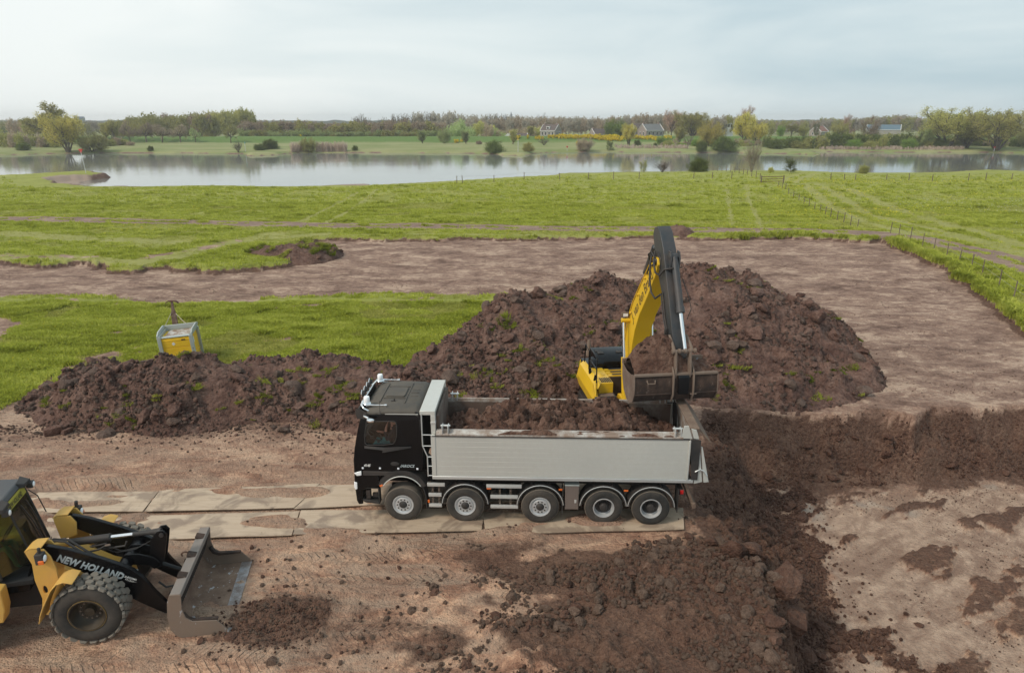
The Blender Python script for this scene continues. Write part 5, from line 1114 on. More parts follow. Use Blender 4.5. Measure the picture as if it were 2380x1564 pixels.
MB().box(1.23, 1.62, -1.42, -.80, 1.52, 1.74).build('step_box', M_PLAST, exc, bevel=.02)
MB().box(1.30, 1.56, -1.36, -.86, 1.741, 1.752).build('step_grip', M_DRUST, exc)
MB().box(1.3, 1.60, -1.42, -.80, 1.22, 1.45).build('lower_step', M_YEL, exc, bevel=.015)
for k in range(6): MB().box(.72, 1.16, -1.22 + k * .065, -1.18 + k * .065, 2.102, 2.116).build('grip_strip', M_PLAST, exc)
MB().lathe([(0, .035), (.06, .035), (.065, .02), (.17, .02), (.185, 0)], (.32, -1.06, 2.10), 'z', 24).build('filler_cap', M_YEL, exc, smooth=40)
for x0 in (-.30, -.02, .24): MB().box(x0, x0 + .20, -.78, -.10, 2.02, 2.06).box(x0 + .04, x0 + .15, -.60, -.12, 2.062, 2.072).build('walkway_plate', M_YEL, exc, bevel=.005)
for x0 in (-.26, .02, .28): MB().box(x0, x0 + .11, -.62, -.14, 2.073, 2.08).build('grip_strip', M_PLAST, exc)
MB().box(-.40, .50, -.80, -.05, 1.30, 2.02).build('pump_box', M_DARK, exc)
hd = MB(); hd.prism([(-.42, 2.02), (-.42, 2.28), (-.62, 2.44), (-1.55, 2.50), (-1.75, 2.30), (-1.75, 2.0)], -1.0, .55); hood = hd.build('engine_hood', M_BLACK, exc, bevel=.03)
hd = MB(); hd.prism([(-.40, 2.0), (-.44, 2.28), (-.64, 2.40), (-1.7, 2.42), (-1.75, 2.0)], .57, 1.35); hd.build('engine_hood', M_BLACK, exc, bevel=.03)
hd = MB(); hd.prism([(-.30, 2.05), (-.34, 2.25), (-.5, 2.36), (-.9, 2.36), (-.9, 2.05)], -1.18, -.75); hd.build('filter_cover', M_BLACK, exc, bevel=.03)
for (x_, y_) in ((-.9, -.75), (-1.12, -.80), (-.95, -.02), (-.95, .75)): MB().cbox((x_, y_, 2.485 if y_ < .5 else 2.43), (.16, .22, .05), (0, R(8), 0)).build('hood_vent', M_PLAST, exc, bevel=.012)
MB().box(-1.75, -.42, -1.30, 1.35, 1.3, 2.0).build('engine_bay', M_BLACK, exc)
ex = MB(); ex.lathe([(.0, 0), (.10, .0), (.105, .18), (.09, .22)], (-1.17, -1.14, 2.3), 'z', 16); ex.tube([(-1.17, -1.14, 2.5), (-1.17, -1.14, 2.72), (-1.22, -1.14, 2.92)], [.07, .075, .05], 12); ex.build('exhaust', M_DRUST, exc, smooth=40)
cw = MB(); cw.prism([(-1.2, 1.1), (-1.9, 1.2), (-2.05, 1.5), (-2.0, 1.8), (-1.9, 1.95), (-1.2, 1.95), (-1.1, 1.1)], -1.30, 1.35); cw.build('counterweight', M_YEL, exc, bevel=.08, seg=3)
for pts in ([(1.18, -1.42, 2.12), (1.16, -1.42, 2.95), (1.0, -1.42, 3.05), (.2, -1.42, 3.05), (.1, -1.42, 2.12)], [(1.18, -1.42, 2.6), (.12, -1.42, 2.6)], [(-.1, -1.38, 2.15), (-.1, -1.38, 2.85), (-.7, -1.38, 2.9), (-.8, -1.38, 2.2)]):
    MB().tube(pts, .024, 8).build('handrail', M_BLACK, exc, smooth=True)
m = MB(); m.tube([(1.2, -1.44, 2.3), (1.62, -1.52, 2.35), (1.70, -1.52, 1.85)], .016, 6); mm = m.build('mirror_stalk', M_BLACK, exc, smooth=True)
MB().cbox((1.72, -1.50, 1.66), (.10, .20, .30)).build('mirror', M_PLAST, mm, bevel=.03)
for x_ in (.9, .2): MB().tube([(x_, -1.40, 2.1), (x_, -1.40, 2.3)], [.06, .025], 8).build('rail_foot', M_BLACK, exc, smooth=True)
# cab
for (a_, b_) in (((.35, .55), (.35, .55)), ((1.85, .55), (1.7, .55)), ((.35, 1.45), (.35, 1.45)), ((1.85, 1.45), (1.7, 1.45))):
    MB().tube([(a_[0], a_[1], 1.3), (b_[0], b_[1], 3.0)], .05, 6).build('cab_pillar', M_BLACK, exc)
MB().box(.3, 1.75, .5, 1.5, 2.98, 3.08).build('cab_roof', M_YEL, exc, bevel=.04)
MB().box(.3, 1.9, .52, 1.48, 1.30, 1.62).build('cab_base', M_BLACK, exc, bevel=.02)
M_XGL = thin_glass('excavator_glass', (.08, .12, .11))
MB().hexa([(1.88, .56, 1.6), (1.87, .56, 1.6), (1.87, 1.44, 1.6), (1.88, 1.44, 1.6)], [(1.72, .56, 2.98), (1.71, .56, 2.98), (1.71, 1.44, 2.98), (1.72, 1.44, 2.98)]).build('cab_window', M_XGL, exc)
for y_ in (.52, 1.48): MB().prism([(.36, 1.6), (1.84, 1.6), (1.7, 2.96), (.36, 2.96)], y_ - .005, y_ + .005).build('cab_window', M_XGL, exc)
MB().prism([(.4, 1.6), (.9, 1.6), (.8, 1.95), (.62, 1.98), (.5, 2.6), (.4, 2.6)], .78, 1.22).build('driver_seat', M_SEAT, exc, bevel=.03)
# boom
BOOM = [(.52, 1.62), (.46, 2.2), (.56, 3.0), (.68, 3.67), (.84, 4.30), (1.30, 5.03), (2.13, 5.93), (2.80, 6.62), (3.12, 6.90), (3.34, 6.90), (3.46, 6.72), (3.26, 6.30), (2.72, 5.58), (1.98, 4.72), (1.62, 4.12), (1.42, 3.55), (1.22, 2.7), (1.05, 2.1), (.90, 1.62)]
boom = MB().prism(BOOM, -.29, .29).build('boom', M_YEL, exc, bevel=.012)
fl_ = MB(); q_ = [BOOM[i] for i in range(2, 9)]
for s in (-1, 1): fl_ = MB(); fl_.tube([(p[0] + .0, s * .31, p[1]) for p in q_], .018, 6); fl_.build('pipe', M_YEL, boom, smooth=True)
for (x_, z_) in ((1.05, 4.62), (1.70, 5.42), (2.35, 6.12)): MB().cbox((x_ + .06, -.31, z_ - .04), (.10, .05, .06), (0, R(-45), 0)).build('pipe_clamp', M_YEL, boom, bevel=.008)
letters('J. van den Brand', .50, M_TEXTB, exc, frame((1.40, -.2935, 4.36), (.672, 0, .74), (-.74, 0, .672)), .002, .006, .05, sx=.78)
for s in (-1, 1):
    MB().cyl((1.62, s * .50, 1.45), (1.28, s * .50, 3.05), .105, 16).build('boom_cylinder', M_YEL, exc, smooth=40)
    MB().cyl((1.28, s * .50, 3.05), (1.02, s * .50, 4.26), .05, 14).build('cylinder_rod', M_CHROME, exc, smooth=40)
    MB().cyl((1.01, s * .29, 4.30), (1.01, s * .58, 4.30), .085, 14).build('boom_pin', M_YEL, exc, bevel=.015)
MB().prism([(1.05, 1.2), (1.75, 1.2), (1.72, 1.6), (1.55, 1.7), (1.1, 1.65)], -.62, -.45).build('boom_bracket', M_YEL, exc, bevel=.02)
MB().prism([(1.05, 1.2), (1.75, 1.2), (1.72, 1.6), (1.55, 1.7), (1.1, 1.65)], .45, .62).build('boom_bracket', M_YEL, exc, bevel=.02)
MB().tube([(1.75, -.7, 1.75), (1.80, -.6, 1.62), (1.80, .1, 1.62), (1.78, .2, 1.75)], .03, 8).build('guard_rail', M_YEL, exc, smooth=True)
MB().tube([(1.85, -.42, 1.40), (1.9, -.35, 1.60), (1.9, .25, 1.60), (1.85, .32, 1.40)], .03, 8).build('guard_rail', M_YEL, exc, smooth=True)
l = MB(); l.cbox((1.02, -.46, 4.50), (.10, .24, .17)); l.cyl((1.0, -.44, 4.3), (1.0, -.44, 4.42), .03, 8); wl_ = l.build('work_lamp', painted('lamp_frame', (.12, .07, .03), .5), boom, bevel=.012)
MB().cbox((1.078, -.46, 4.50), (.01, .17, .11)).build('lamp_glass', M_WHITE, wl_, bevel=.003)
for (x_, z_) in ((2.9, 6.55), (3.05, 6.72)): MB().tube([(x_ - .25, -.33, z_ - .30), (x_, -.36, z_), (x_ + .25, -.30, z_ + .12)], .022, 8).build('hose', M_PLAST, boom, smooth=True)
for z_ in (2.2, 3.05): MB().cbox((.78 if z_ > 2.5 else .80, -.293, z_), (.5, .012, .03)).build('weld_plate', M_YEL, boom, bevel=.004)
# arm
ARM = [(2.62, 7.52), (2.72, 7.72), (2.98, 7.80), (3.22, 7.66), (3.62, 7.18), (3.92, 6.62), (4.35, 5.85), (5.02, 4.55), (5.02, 4.28), (4.80, 4.20), (4.62, 4.36), (3.85, 5.75), (3.30, 6.38), (3.02, 6.62), (2.90, 6.95)]
arm = MB().prism(ARM, -.20, .20).build('arm', M_ARM, exc, bevel=.015)
MB().cyl((3.27, -.34, 6.78), (3.27, .34, 6.78), .12, 18).build('arm_pin', M_ARM, arm, bevel=.015)
for s in (-1, 1): MB().prism([(3.02, 6.6), (3.0, 6.92), (3.2, 7.06), (3.5, 6.9), (3.5, 6.6)], s * .205, s * .225).build('pivot_plate', M_ARM, arm, bevel=.006)
MB().cyl((1.55, 0, 6.05), (2.30, 0, 7.05), .10, 16).build('arm_cylinder', M_ARM, exc, smooth=40); MB().cyl((2.30, 0, 7.05), (2.74, 0, 7.60), .05, 12).build('cylinder_rod', M_CHROME, exc, smooth=40)
MB().cyl((3.86, .06, 7.02), (4.62, .06, 5.63), .105, 18).build('bucket_cylinder', M_ARM, arm, smooth=40)
MB().cyl((4.58, .06, 5.70), (4.67, .06, 5.54), .125, 18).build('cylinder_gland', M_ARM, arm, bevel=.01)
MB().cyl((4.66, .06, 5.55), (5.22, .06, 4.58), .055, 16).build('cylinder_rod', M_CHROME, arm, smooth=40)
MB().cyl((3.86, -.10, 7.04), (3.86, .22, 7.04), .09, 14).build('cylinder_pin', M_ARM, arm, bevel=.01)
for s in (-1, 1): MB().prism([(3.70, 6.85), (3.75, 7.20), (3.92, 7.18), (4.0, 6.98), (3.95, 6.6)], .06 + s * .11, .06 + s * .15).build('cylinder_ear', M_ARM, arm, bevel=.006)
for pts, r_ in [([(2.95, -.30, 7.0), (3.15, -.42, 6.7), (3.2, -.42, 6.2), (3.35, -.40, 5.85), (3.62, -.36, 5.72), (3.86, -.26, 5.92)], .030), ([(3.05, -.26, 7.05), (3.45, -.40, 6.75), (3.55, -.38, 6.5), (3.72, -.30, 6.45), (3.85, -.22, 6.65), (4.1, -.05, 6.74)], .030),
                ([(2.85, -.34, 6.75), (2.95, -.42, 6.95), (3.1, -.38, 7.05), (3.3, -.34, 6.9)], .026), ([(3.88, -.23, 5.95), (4.2, -.23, 5.3), (4.48, -.23, 4.95)], .022), ([(3.86, -.27, 5.92), (4.18, -.27, 5.28), (4.42, -.27, 5.0)], .022),
                ([(4.0, .30, 6.4), (4.3, .42, 5.9), (4.45, .46, 5.6), (4.5, .34, 5.3)], .012)]:
    MB().tube(pts, r_, 8).build('hose', M_PLAST, arm, smooth=True)
MB().cbox((4.45, -.25, 4.92), (.1, .1, .2)).build('valve_block', M_PLAST, arm, bevel=.01)
# linkage
for s in (-1, 1):
    MB().tube([(4.72, s * .25, 4.88), (5.02, s * .26, 4.74), (5.24, s * .27, 4.56)], [.05, .045, .055], 8).build('tipping_link', M_DRUST, arm, smooth=40)
    MB().prism([(5.16, 4.62), (5.30, 4.62), (5.42, 4.0), (5.38, 3.82), (5.26, 3.85), (5.18, 4.2)], s * .20 - .03 + (-.03 if s < 0 else 0), s * .20 + .03 + (-.03 if s < 0 else 0)).build('bucket_link', M_DRUST, arm, bevel=.01)
MB().cyl((5.24, -.34, 4.58), (5.24, .38, 4.58), .045, 12).build('link_pin', M_DRUST, arm)
for y_ in (-.30, -.12, .06, .20, .34): MB().cyl((5.24, y_ - .035, 4.58), (5.24, y_ + .035, 4.58), .075, 14).build('link_bush', M_DRUST, arm, bevel=.008)
# bucket
B0, B1 = -1.42, 1.02
bk = MB(); bk.band([(4.20, 3.92), (4.26, 3.55), (4.45, 3.22), (4.75, 3.04), (5.05, 3.02), (5.30, 3.14), (5.43, 3.42), (5.40, 3.72), (5.34, 3.93)], B0, B1, .03)
xb = bk.build('bucket', M_BUCKET, exc, smooth=40)
for s, y_ in ((-1, B0), (1, B1)):
    MB().prism([(4.18, 3.94), (4.24, 3.55), (4.43, 3.20), (4.74, 3.01), (5.06, 2.99), (5.32, 3.12), (5.46, 3.42), (5.43, 3.74), (5.37, 3.96), (5.0, 3.86), (4.6, 3.84)], y_, y_ + s * .03).build('side_plate', painted('scraped_side_plate', (.22, .165, .13), .65, .2, dust=.7, thr=.45, dustcol=(.11, .065, .05), scale=3), xb, bevel=.006)
MB().box(5.30, 5.40, B0 - .01, B1 + .01, 3.90, 3.97).build('back_flange', M_DRUST, xb, bevel=.01)
MB().cbox((4.16, (B0 + B1) / 2, 3.98), (.05, B1 - B0 + .06, .16)).build('cutting_edge', M_STEEL, xb, bevel=.008)
MB().box(5.405, 5.455, B0, B1, 3.36, 3.39).build('wear_strip', M_BUCKET, xb, bevel=.006)
for s in (-1, 1): MB().prism([(5.38, 4.05), (5.46, 3.9), (5.50, 3.35), (5.36, 3.08), (5.30, 3.3), (5.3, 3.9), (4.9, 4.25), (4.85, 4.38), (5.0, 4.42), (5.2, 4.2)], s * .30 - .02 + (-.0), s * .30 + .02).build('bucket_ear', M_DRUST, xb, bevel=.008)
MB().cyl((4.92, -.36, 4.32), (4.92, .36, 4.32), .055, 12).build('bucket_pin', M_DRUST, xb)
MB().prism([(5.34, 3.95), (5.46, 3.86), (5.48, 3.35), (5.40, 3.35)], -.16, .16).build('coupler_plate', M_BLACK, xb, bevel=.01)
MB().tube([(5.42, -1.08, 3.80), (5.48, -1.06, 3.72), (5.48, -.86, 3.72), (5.42, -.84, 3.80)], .018, 6).build('lifting_handle', M_DRUST, xb, smooth=True)
MB().box(5.41, 5.47, .22, .40, 3.33, 3.37).build('lifting_handle', M_DRUST, xb)
def heapx(X, Y):
    prof = np.interp(Y, [-1.42, -1.35, -1.1, -.8, -.5, -.25, 0, .3, 1.02], [3.98, 4.16, 4.50, 4.70, 4.80, 4.72, 4.42, 4.00, 3.86])
    e = np.clip(1 - np.abs((X - 4.70) / .70) ** 3, 0, 1)
    return 3.55 + (prof - 3.55) * e + (lumps(X * 3, Y * 3, 601) * .09 + lumps(X * 7, Y * 7, 603) * .05 + (fbm(X * 5, Y * 5, 605, 3) - .5) * .12) * (.3 + e)
xs = np.arange(4.16, 5.36, .03); ys = np.arange(-1.40, 1.01, .03); HX, HY = np.meshgrid(xs, ys); HZ = np.minimum(heapx(HX, HY), np.where(HX > 5.28, 3.93, 9))
bl = npmesh('soil_scoop', np.stack([HX.ravel(), HY.ravel(), HZ.ravel()], -1), grid_faces(len(ys), len(xs)), M_LOAD); bl.location = exc.location; bl.rotation_euler = exc.rotation_euler
tag(bl, 'rounded heap of dark soil in the raised excavator bucket', 'soil')
# ================================================================== steel road plates
M_PLATE = None
t = NT('steel_road_plate'); P = t.co()
inf = t.n('ShaderNodeObjectInfo')
va = t.n('ShaderNodeVectorMath'); va.operation = 'ADD'; t.l(P, va.inputs[0]); cx_ = t.n('ShaderNodeCombineXYZ'); t.l(t.math('MULTIPLY', inf.outputs['Random'], 37.0), cx_.inputs[0]); t.l(cx_.outputs[0], va.inputs[1]); P = va.outputs[0]
n1 = t.noise(.9, 6, .65, P, stretch=(.35, 2.6, 1)); n2 = t.noise(7, 5, .7, P, stretch=(.25, 2, 1)); n3 = t.noise(1.1, 5, .6, P, dist=.6)
c = t.ramp(t.math('ADD', t.math('MULTIPLY', n1, .6), t.math('MULTIPLY', n2, .4)), [(.32, (.33, .235, .165)), (.46, (.46, .345, .245)), (.66, (.58, .455, .335))])
c = t.mix(t.math('MULTIPLY', t.rng(n3, .49, .60), .70), c, (.17, .115, .085)); c = t.mix(t.math('MULTIPLY', inf.outputs['Random'], .25), c, (.50, .39, .29))
t.set(color=c, rough=.62, metal=.1, normal=t.bump(t.math('ADD', t.math('MULTIPLY', n2, .01), t.math('MULTIPLY', n3, .02)), .6, 1.0)); M_PLATE = t.m
PLATES = [([(-330, 1142), (368, 1143), (331, 1190), (-330, 1196)], 'steel road plate at the left end of the upper row, partly behind the loader'),
          ([(372, 1140), (744, 1124), (683, 1182), (336, 1191)], 'steel road plate in the middle of the upper row, left of the truck cab'),
          ([(702, 1129), (1060, 1120), (1060, 1168), (684, 1183)], 'steel road plate of the upper row reaching under the truck cab'),
          ([(-330, 1208), (329, 1202), (294, 1254), (-330, 1262)], 'steel road plate of the lower row lying behind the loader arms'),
          ([(330, 1200), (696, 1189), (678, 1245), (296, 1258)], 'steel road plate of the lower row between the loader bucket and the truck'),
          ([(700, 1187), (1126, 1182), (1119, 1235), (681, 1246)], 'steel road plate of the lower row under the two front truck wheels'),
          ([(1121, 1190), (1588, 1180), (1590, 1231), (1130, 1243)], 'brown-stained steel road plate under the three rear truck wheels'),
          ([(1062, 1119), (1520, 1125), (1530, 1168), (1062, 1167)], 'steel road plate of the upper row hidden in the shade below the truck body')]
for k, (pts, lab) in enumerate(PLATES):
    W4 = [G(x, y, .02) for x, y in pts]; cx = sum(p[0] for p in W4) / 4; cy = sum(p[1] for p in W4) / 4; rs = random.Random(k)
    if k == 6: W4 = [(p[0], p[1]) for p in W4]
    nx, ny = 24, 8; top = []; rs_ = k * 13
    for j in range(ny + 1):
        for i in range(nx + 1):
            u, v = i / nx, j / ny
            a = [W4[3][q] + (W4[2][q] - W4[3][q]) * u for q in (0, 1)]; b = [W4[0][q] + (W4[1][q] - W4[0][q]) * u for q in (0, 1)]
            x, y = a[0] + (b[0] - a[0]) * v, a[1] + (b[1] - a[1]) * v
            warp = (float(fbm(np.array([x * .5]), np.array([y * .8]), 700 + k, 2)[0]) - .5) * .07
            top.append((x - cx, y - cy, .030 + (.006 if k % 2 else 0) + warp + (.03 * (1 - v) ** 6 * float(vnoise(np.array([x * .6]), np.array([0.]), 710 + k)[0]))))
    n = (nx + 1) * (ny + 1); vs = top + [(x, y, z - .022) for x, y, z in top]; fs = []
    for j in range(ny):
        for i in range(nx): a = j * (nx + 1) + i; fs.append((a, a + 1, a + nx + 2, a + nx + 1)); fs.append((n + a, n + a + nx + 1, n + a + nx + 2, n + a + 1))
    for i in range(nx): fs.append((i, n + i, n + i + 1, i + 1)); a = ny * (nx + 1) + i; fs.append((a, a + 1, n + a + 1, n + a))
    for j in range(ny): a = j * (nx + 1); fs.append((a, a + nx + 1, n + a + nx + 1, n + a)); a += nx; fs.append((a, n + a, n + a + nx + 1, a + nx + 1))
    m = MB(); m.add(vs, fs); o = m.build('road_plate', M_PLATE, smooth=40); o.location = (cx, cy, 0); tag(o, lab, 'road plate', 'steel road plates laid in two rows')
# ================================================================== yellow fuel tank box
tx, ty_ = G(408, 846, .1)
tk = empty('fuel_tank', (tx + .12, ty_ + .62, .12), R(4), 'yellow box-shaped fuel tank in a grey corner frame, leaning behind the soil ridge', 'fuel tank')
tk.rotation_euler = (R(1.5), R(-3.5), R(12))
MB().box(-.64, .64, -.60, .60, .10, 1.28).build('tank_body', M_TANKY, tk, bevel=.015)
for z0, z1 in ((1.16, 1.30),): MB().box(-.63, .63, -.62, -.585, z0 - .04, z1 - .10).build('door_lip', M_TANKY, tk, bevel=.008)
MB().box(-.62, .62, -.616, -.60, .84, 1.10).build('upper_panel', M_TANKY, tk, bevel=.005)
MB().box(-.62, .62, -.618, -.60, .40, .80).build('lower_panel', M_TANKY, tk, bevel=.005)
MB().box(-.64, .64, -.64, -.60, .30, .37).build('rib', M_TANKY, tk, bevel=.01)
MB().box(.64, .67, -.55, .55, .34, .41).build('rib', M_TANKY, tk, bevel=.01)
MB().box(.64, .655, -.52, .55, .46, .98).build('side_panel', M_TANKY, tk, bevel=.005)
for sx in (-1, 1):
    for sy in (-1, 1): MB().box(min(sx * .60, sx * .76), max(sx * .60, sx * .76), min(sy * .58, sy * .68), max(sy * .58, sy * .68), 0, 1.36).build('corner_post', M_GAL, tk, bevel=.01)
    MB().prism([(-.68, 1.30), (-.66, 1.46), (-.4, 1.58), (.45, 1.62), (.68, 1.56), (.68, 1.46), (.4, 1.42), (-.35, 1.40)], sx * .70, sx * .76, 'x').build('lifting_frame', M_GAL, tk, bevel=.01)
    MB().box(min(sx * .64, sx * .70), max(sx * .64, sx * .70), -.66, .66, 1.28, 1.42).build('frame_rail', M_GAL, tk, bevel=.01)
MB().box(-.68, .68, .62, .68, 1.25, 1.55).build('rear_rail', M_GAL, tk, bevel=.01)
MB().box(-.62, .62, -.62, -.38, 1.30, 1.335).build('front_shelf', M_GAL, tk, bevel=.006)
t = NT('rusty_top'); n1 = t.noise(3, 6, .7); t.set(color=t.mix(t.rng(n1, .42, .55), (.50, .49, .46), (.25, .165, .115)), rough=.85); M_RTOP = t.m
MB().box(-.50, .52, -.38, .55, 1.30, 1.318).build('top_sheet', M_RTOP, tk)
MB().prism([(-.20, 1.0), (-.12, 1.09), (-.04, 1.0), (-.12, .91)], -.622, -.618).build('hazard_sticker', M_TEXTW, tk)
MB().prism([(.24, 1.13), (.42, 1.13), (.42, 1.19), (.24, 1.19)], -.626, -.622).build('vent', M_DARK, tk)
MB().prism([(-.42, .86), (-.12, .86), (-.12, 1.12), (-.42, 1.12)], .657, .661, 'x').build('label_plate', M_TEXTW, tk)
MB().prism([(-.36, .92), (-.24, .92), (-.24, 1.08), (-.36, 1.08)], .662, .665, 'x').build('label_symbol', M_DARK, tk)
for k, ch_ in enumerate('TANK'): letters(ch_, .11, M_DARK, tk, frame((.65, -.682, .66 - k * .13), (1, 0, 0), (0, 0, 1)), .001)
# T-shaped anchor post behind it, slings
ax, ay = G(401, 790, .2); ax, ay = ax * 1.045, ay * 1.045
an_ = empty('anchor_post', (ax + .02, ay + .5, .15), R(4), 'rusty T-shaped steel anchor standing upright behind the yellow tank', 'anchor')
M_RUST = painted('flaking_rust', (.30, .22, .19), .85, dust=.9, thr=.45, dustcol=(.10, .045, .035), scale=9)
MB().prism([(-.15, .2), (.15, .2), (.14, .85), (.07, 1.15), (.06, 1.52), (-.06, 1.52), (-.07, 1.15), (-.14, .85)], -.03, .03).build('shank', M_RUST, an_, bevel=.008)
pts = [(-.33, 1.44), (-.30, 1.53), (-.20, 1.60), (0, 1.62), (.20, 1.60), (.30, 1.53), (.33, 1.44), (.28, 1.48), (.20, 1.545), (.09, 1.545), (.0, 1.52), (-.09, 1.545), (-.20, 1.545), (-.28, 1.48)]
MB().prism(pts, -.07, .07).build('hook_bar', painted('dark_rust', (.12, .05, .04), .9, dust=.4), an_, bevel=.008)
M_SLING = painted('pale_sling', (.45, .38, .31), .9)
TKM = Matrix.Translation(tk.location) @ Euler(tk.rotation_euler).to_matrix().to_4x4()
for sx, lab in ((-1, 'pale lifting sling running to the left corner of the yellow tank'), (1, 'pale lifting sling running to the right corner of the yellow tank')):
    a = Vector((ax + .02 + sx * .13, ay + .46, 1.05)); b = TKM @ Vector((sx * .70, -.1, 1.46)); m = MB(); m.tube([a, (a + b) / 2 - Vector((0, 0, .06)), b], .014, 6); tag(m.build('lifting_sling', M_SLING, smooth=True), lab, 'sling')
# ================================================================== fences
t = NT('weathered_wood'); n1 = t.noise(3, 5, .7, stretch=(4, 4, .6)); t.set(color=t.ramp(n1, [(.3, (.10, .075, .05)), (.6, (.21, .165, .11)), (.8, (.30, .26, .19))]), rough=.9); M_WOOD = t.m
M_WIRE = painted('fence_wire', (.30, .29, .27), .5, .5)
M_GATE = painted('rust_gate', (.20, .105, .055), .7, .2, dust=.5)
def fence_line(pix, label, h=1.15, r=.055, wires=2, lean=.05, z=.2, group=None, world=None):
    f = None; tops = []; rs = random.Random(len(pix) * 7 + int(pix[0][0]) if pix else 3)
    pts = world or [G(x, y, z) for x, y in pix]
    z0 = float(surf(pts[0][0], pts[0][1])[0]); f = empty('fence', (pts[0][0], pts[0][1], z0), 0, label, 'fence', group)
    for (x, y) in pts:
        zz = float(surf(x, y)[0]); hh = h * rs.uniform(.85, 1.1); lx, ly = rs.uniform(-lean, lean), rs.uniform(-lean, lean)
        o = Vector((x, y, zz)) - f.location; tp = o + Vector((lx * hh, ly * hh, hh))
        MB().tube([o - Vector((0, 0, .2)), tp], [r, r * .9], 6).build('post', M_WOOD, f); tops.append((o, tp))
    for k in range(wires):
        q = .92 - k * .4; m = MB(); m.tube([o.lerp(tp, q) for o, tp in tops], .008 + .006 * (h > 1.3), 4, False); m.build('wire', M_WIRE, f)
    return f
R_POSTS = [(2068, 549), (2088, 553), (2114, 566), (2142, 581), (2168, 591), (2199, 603), (2227, 618), (2255, 632), (2281, 644), (2319, 677), (2353, 703), (2405, 735), (2470, 780)]
fence_line(R_POSTS, 'post and wire fence along the grassy cut edge at the right of the stripped field', 1.15, .04)
MID = [(1668 + (1815 - 1668) * i / 15, 396 + (434 - 396) * (i / 15) ** 1.15) for i in range(16)]
fence_line([(x, y + 1) for x, y in MID[:11]], 'short-posted fence running from the river bank down to the field gate', 1.25, .07, z=.2)
MID2 = [(1808, 437), (1817, 442), (1825, 446), (1832, 455), (1843, 462), (1856, 469), (1868, 476), (1880, 482), (1893, 489), (1905, 495), (1918, 502), (1930, 508), (1945, 515), (1960, 521), (1976, 528), (1992, 535)]
fence_line(MID2, 'fence of many short posts slanting across the meadow from the gate to the dirt track', 1.0, .045, z=.25)
BK = [(1062, 424), (1075, 423), (1148, 420), (1218, 418), (1301, 417), (1368, 416), (1425, 416), (1485, 415), (1612, 415), (1655, 416), (1700, 417)]
fence_line([(x, y + 3) for x, y in BK], 'widely spaced post fence along the near river bank, left of the gate', 1.4, .075, 1)
BK2 = [(1930, 419), (1962, 419), (1987, 420), (2060, 420), (2112, 420), (2166, 421), (2250, 421), (2290, 421), (2350, 421)]
fence_line([(x, y + 2) for x, y in BK2], 'widely spaced post fence across the meadow right of the gate', 1.3, .075, 1)
gx, gy = G(1768, 431, .2); gx2, gy2 = G(1820, 430, .2); gz = tz_at(gx, gy)
gt = empty('field_gate', (gx, gy, gz), math.atan2(gy2 - gy, gx2 - gx), 'low rusty three-bar field gate where the meadow fences meet', 'gate'); gl = math.hypot(gx2 - gx, gy2 - gy)
for z_ in (.35, .75, 1.15): MB().box(0, gl, -.03, .03, z_ - .05, z_ + .05).build('bar', M_GATE, gt)
for x_ in (0, gl): MB().box(x_ - .08, x_ + .08, -.08, .08, -.1, 1.35).build('post', M_WOOD, gt)
# ================================================================== river marks
M_REDM = painted('signal_red', (.55, .05, .04), .5, dust=.1); M_WPOLE = painted('white_pole', (.62, .62, .60), .5, dust=.2); M_GRNM = painted('signal_green', (.05, .30, .22), .5); M_YM = painted('signal_yellow', (.7, .5, .05), .5)
def river_mark(px, pb, pt, kind, label, lean=0.0, r=.09):
    x, y, z = hit(px, pb, 60); D = y; top = D * (ray(px, pt)[2] / ray(px, pt)[1]) + CAM_H; h = max(1.5, top - z)
    e = empty('river_mark', (x, y, z), 0, label, 'river mark'); m = MB()
    if kind == 'stripe':
        for k in range(5): MB().cyl((lean * h * k / 5, 0, h * k / 5), (lean * h * (k + 1) / 5, 0, h * (k + 1) / 5), r, 8).build('pole_section', M_WPOLE if k % 2 else M_REDM if k == 9 else M_WPOLE, e)
    else: MB().cyl((0, 0, -.2), (lean * h, 0, h), r, 8).build('pole', M_WPOLE, e)
    s = h * (.11 if kind == 'stripe' else .055) if h > 5 else .5
    X = lean * h
    if kind in ('red', 'stripe'): MB().prism([(X - s * 1.05, h + s), (X + s * 1.05, h + s), (X + s * .15, h - s * .7), (X - s * .15, h - s * .7)], -.06, .06).build('topmark', M_REDM, e)
    elif kind == 'green': MB().prism([(X - s * .8, h - s), (X + s * .8, h - s), (X, h + s * .6)], -.06, .06).build('topmark', M_GRNM, e)
    elif kind == 'yellow': MB().prism([(X - s, h - s * .3), (X + s, h - s * .3), (X + s, h + s * .3), (X - s, h + s * .3)], -.06, .06).build('topmark', M_YM, e)
    return e
river_mark(200, 403, 352, 'red', 'thin leaning river mark with red topmark at the tip of the left grass spit', -.06, .07)
river_mark(1317, 398, 346, 'red', 'thin white pole with red triangle standing on the near bank at mid picture', 0, .07)
river_mark(2302, 391, 348, 'stripe', 'stout white pole with bright red triangle topmark on the near bank at the right', .015, .16)
river_mark(571, 353, 331, 'green', 'small green river mark by the far bank peninsula at the left', 0, .09)
river_mark(1204, 354, 325, 'yellow', 'pale pole with yellow board on the far bank spit left of the first house', 0, .10)
river_mark(1892, 346, 327, 'green', 'small green river mark among the far bank bushes at the right', 0, .10)
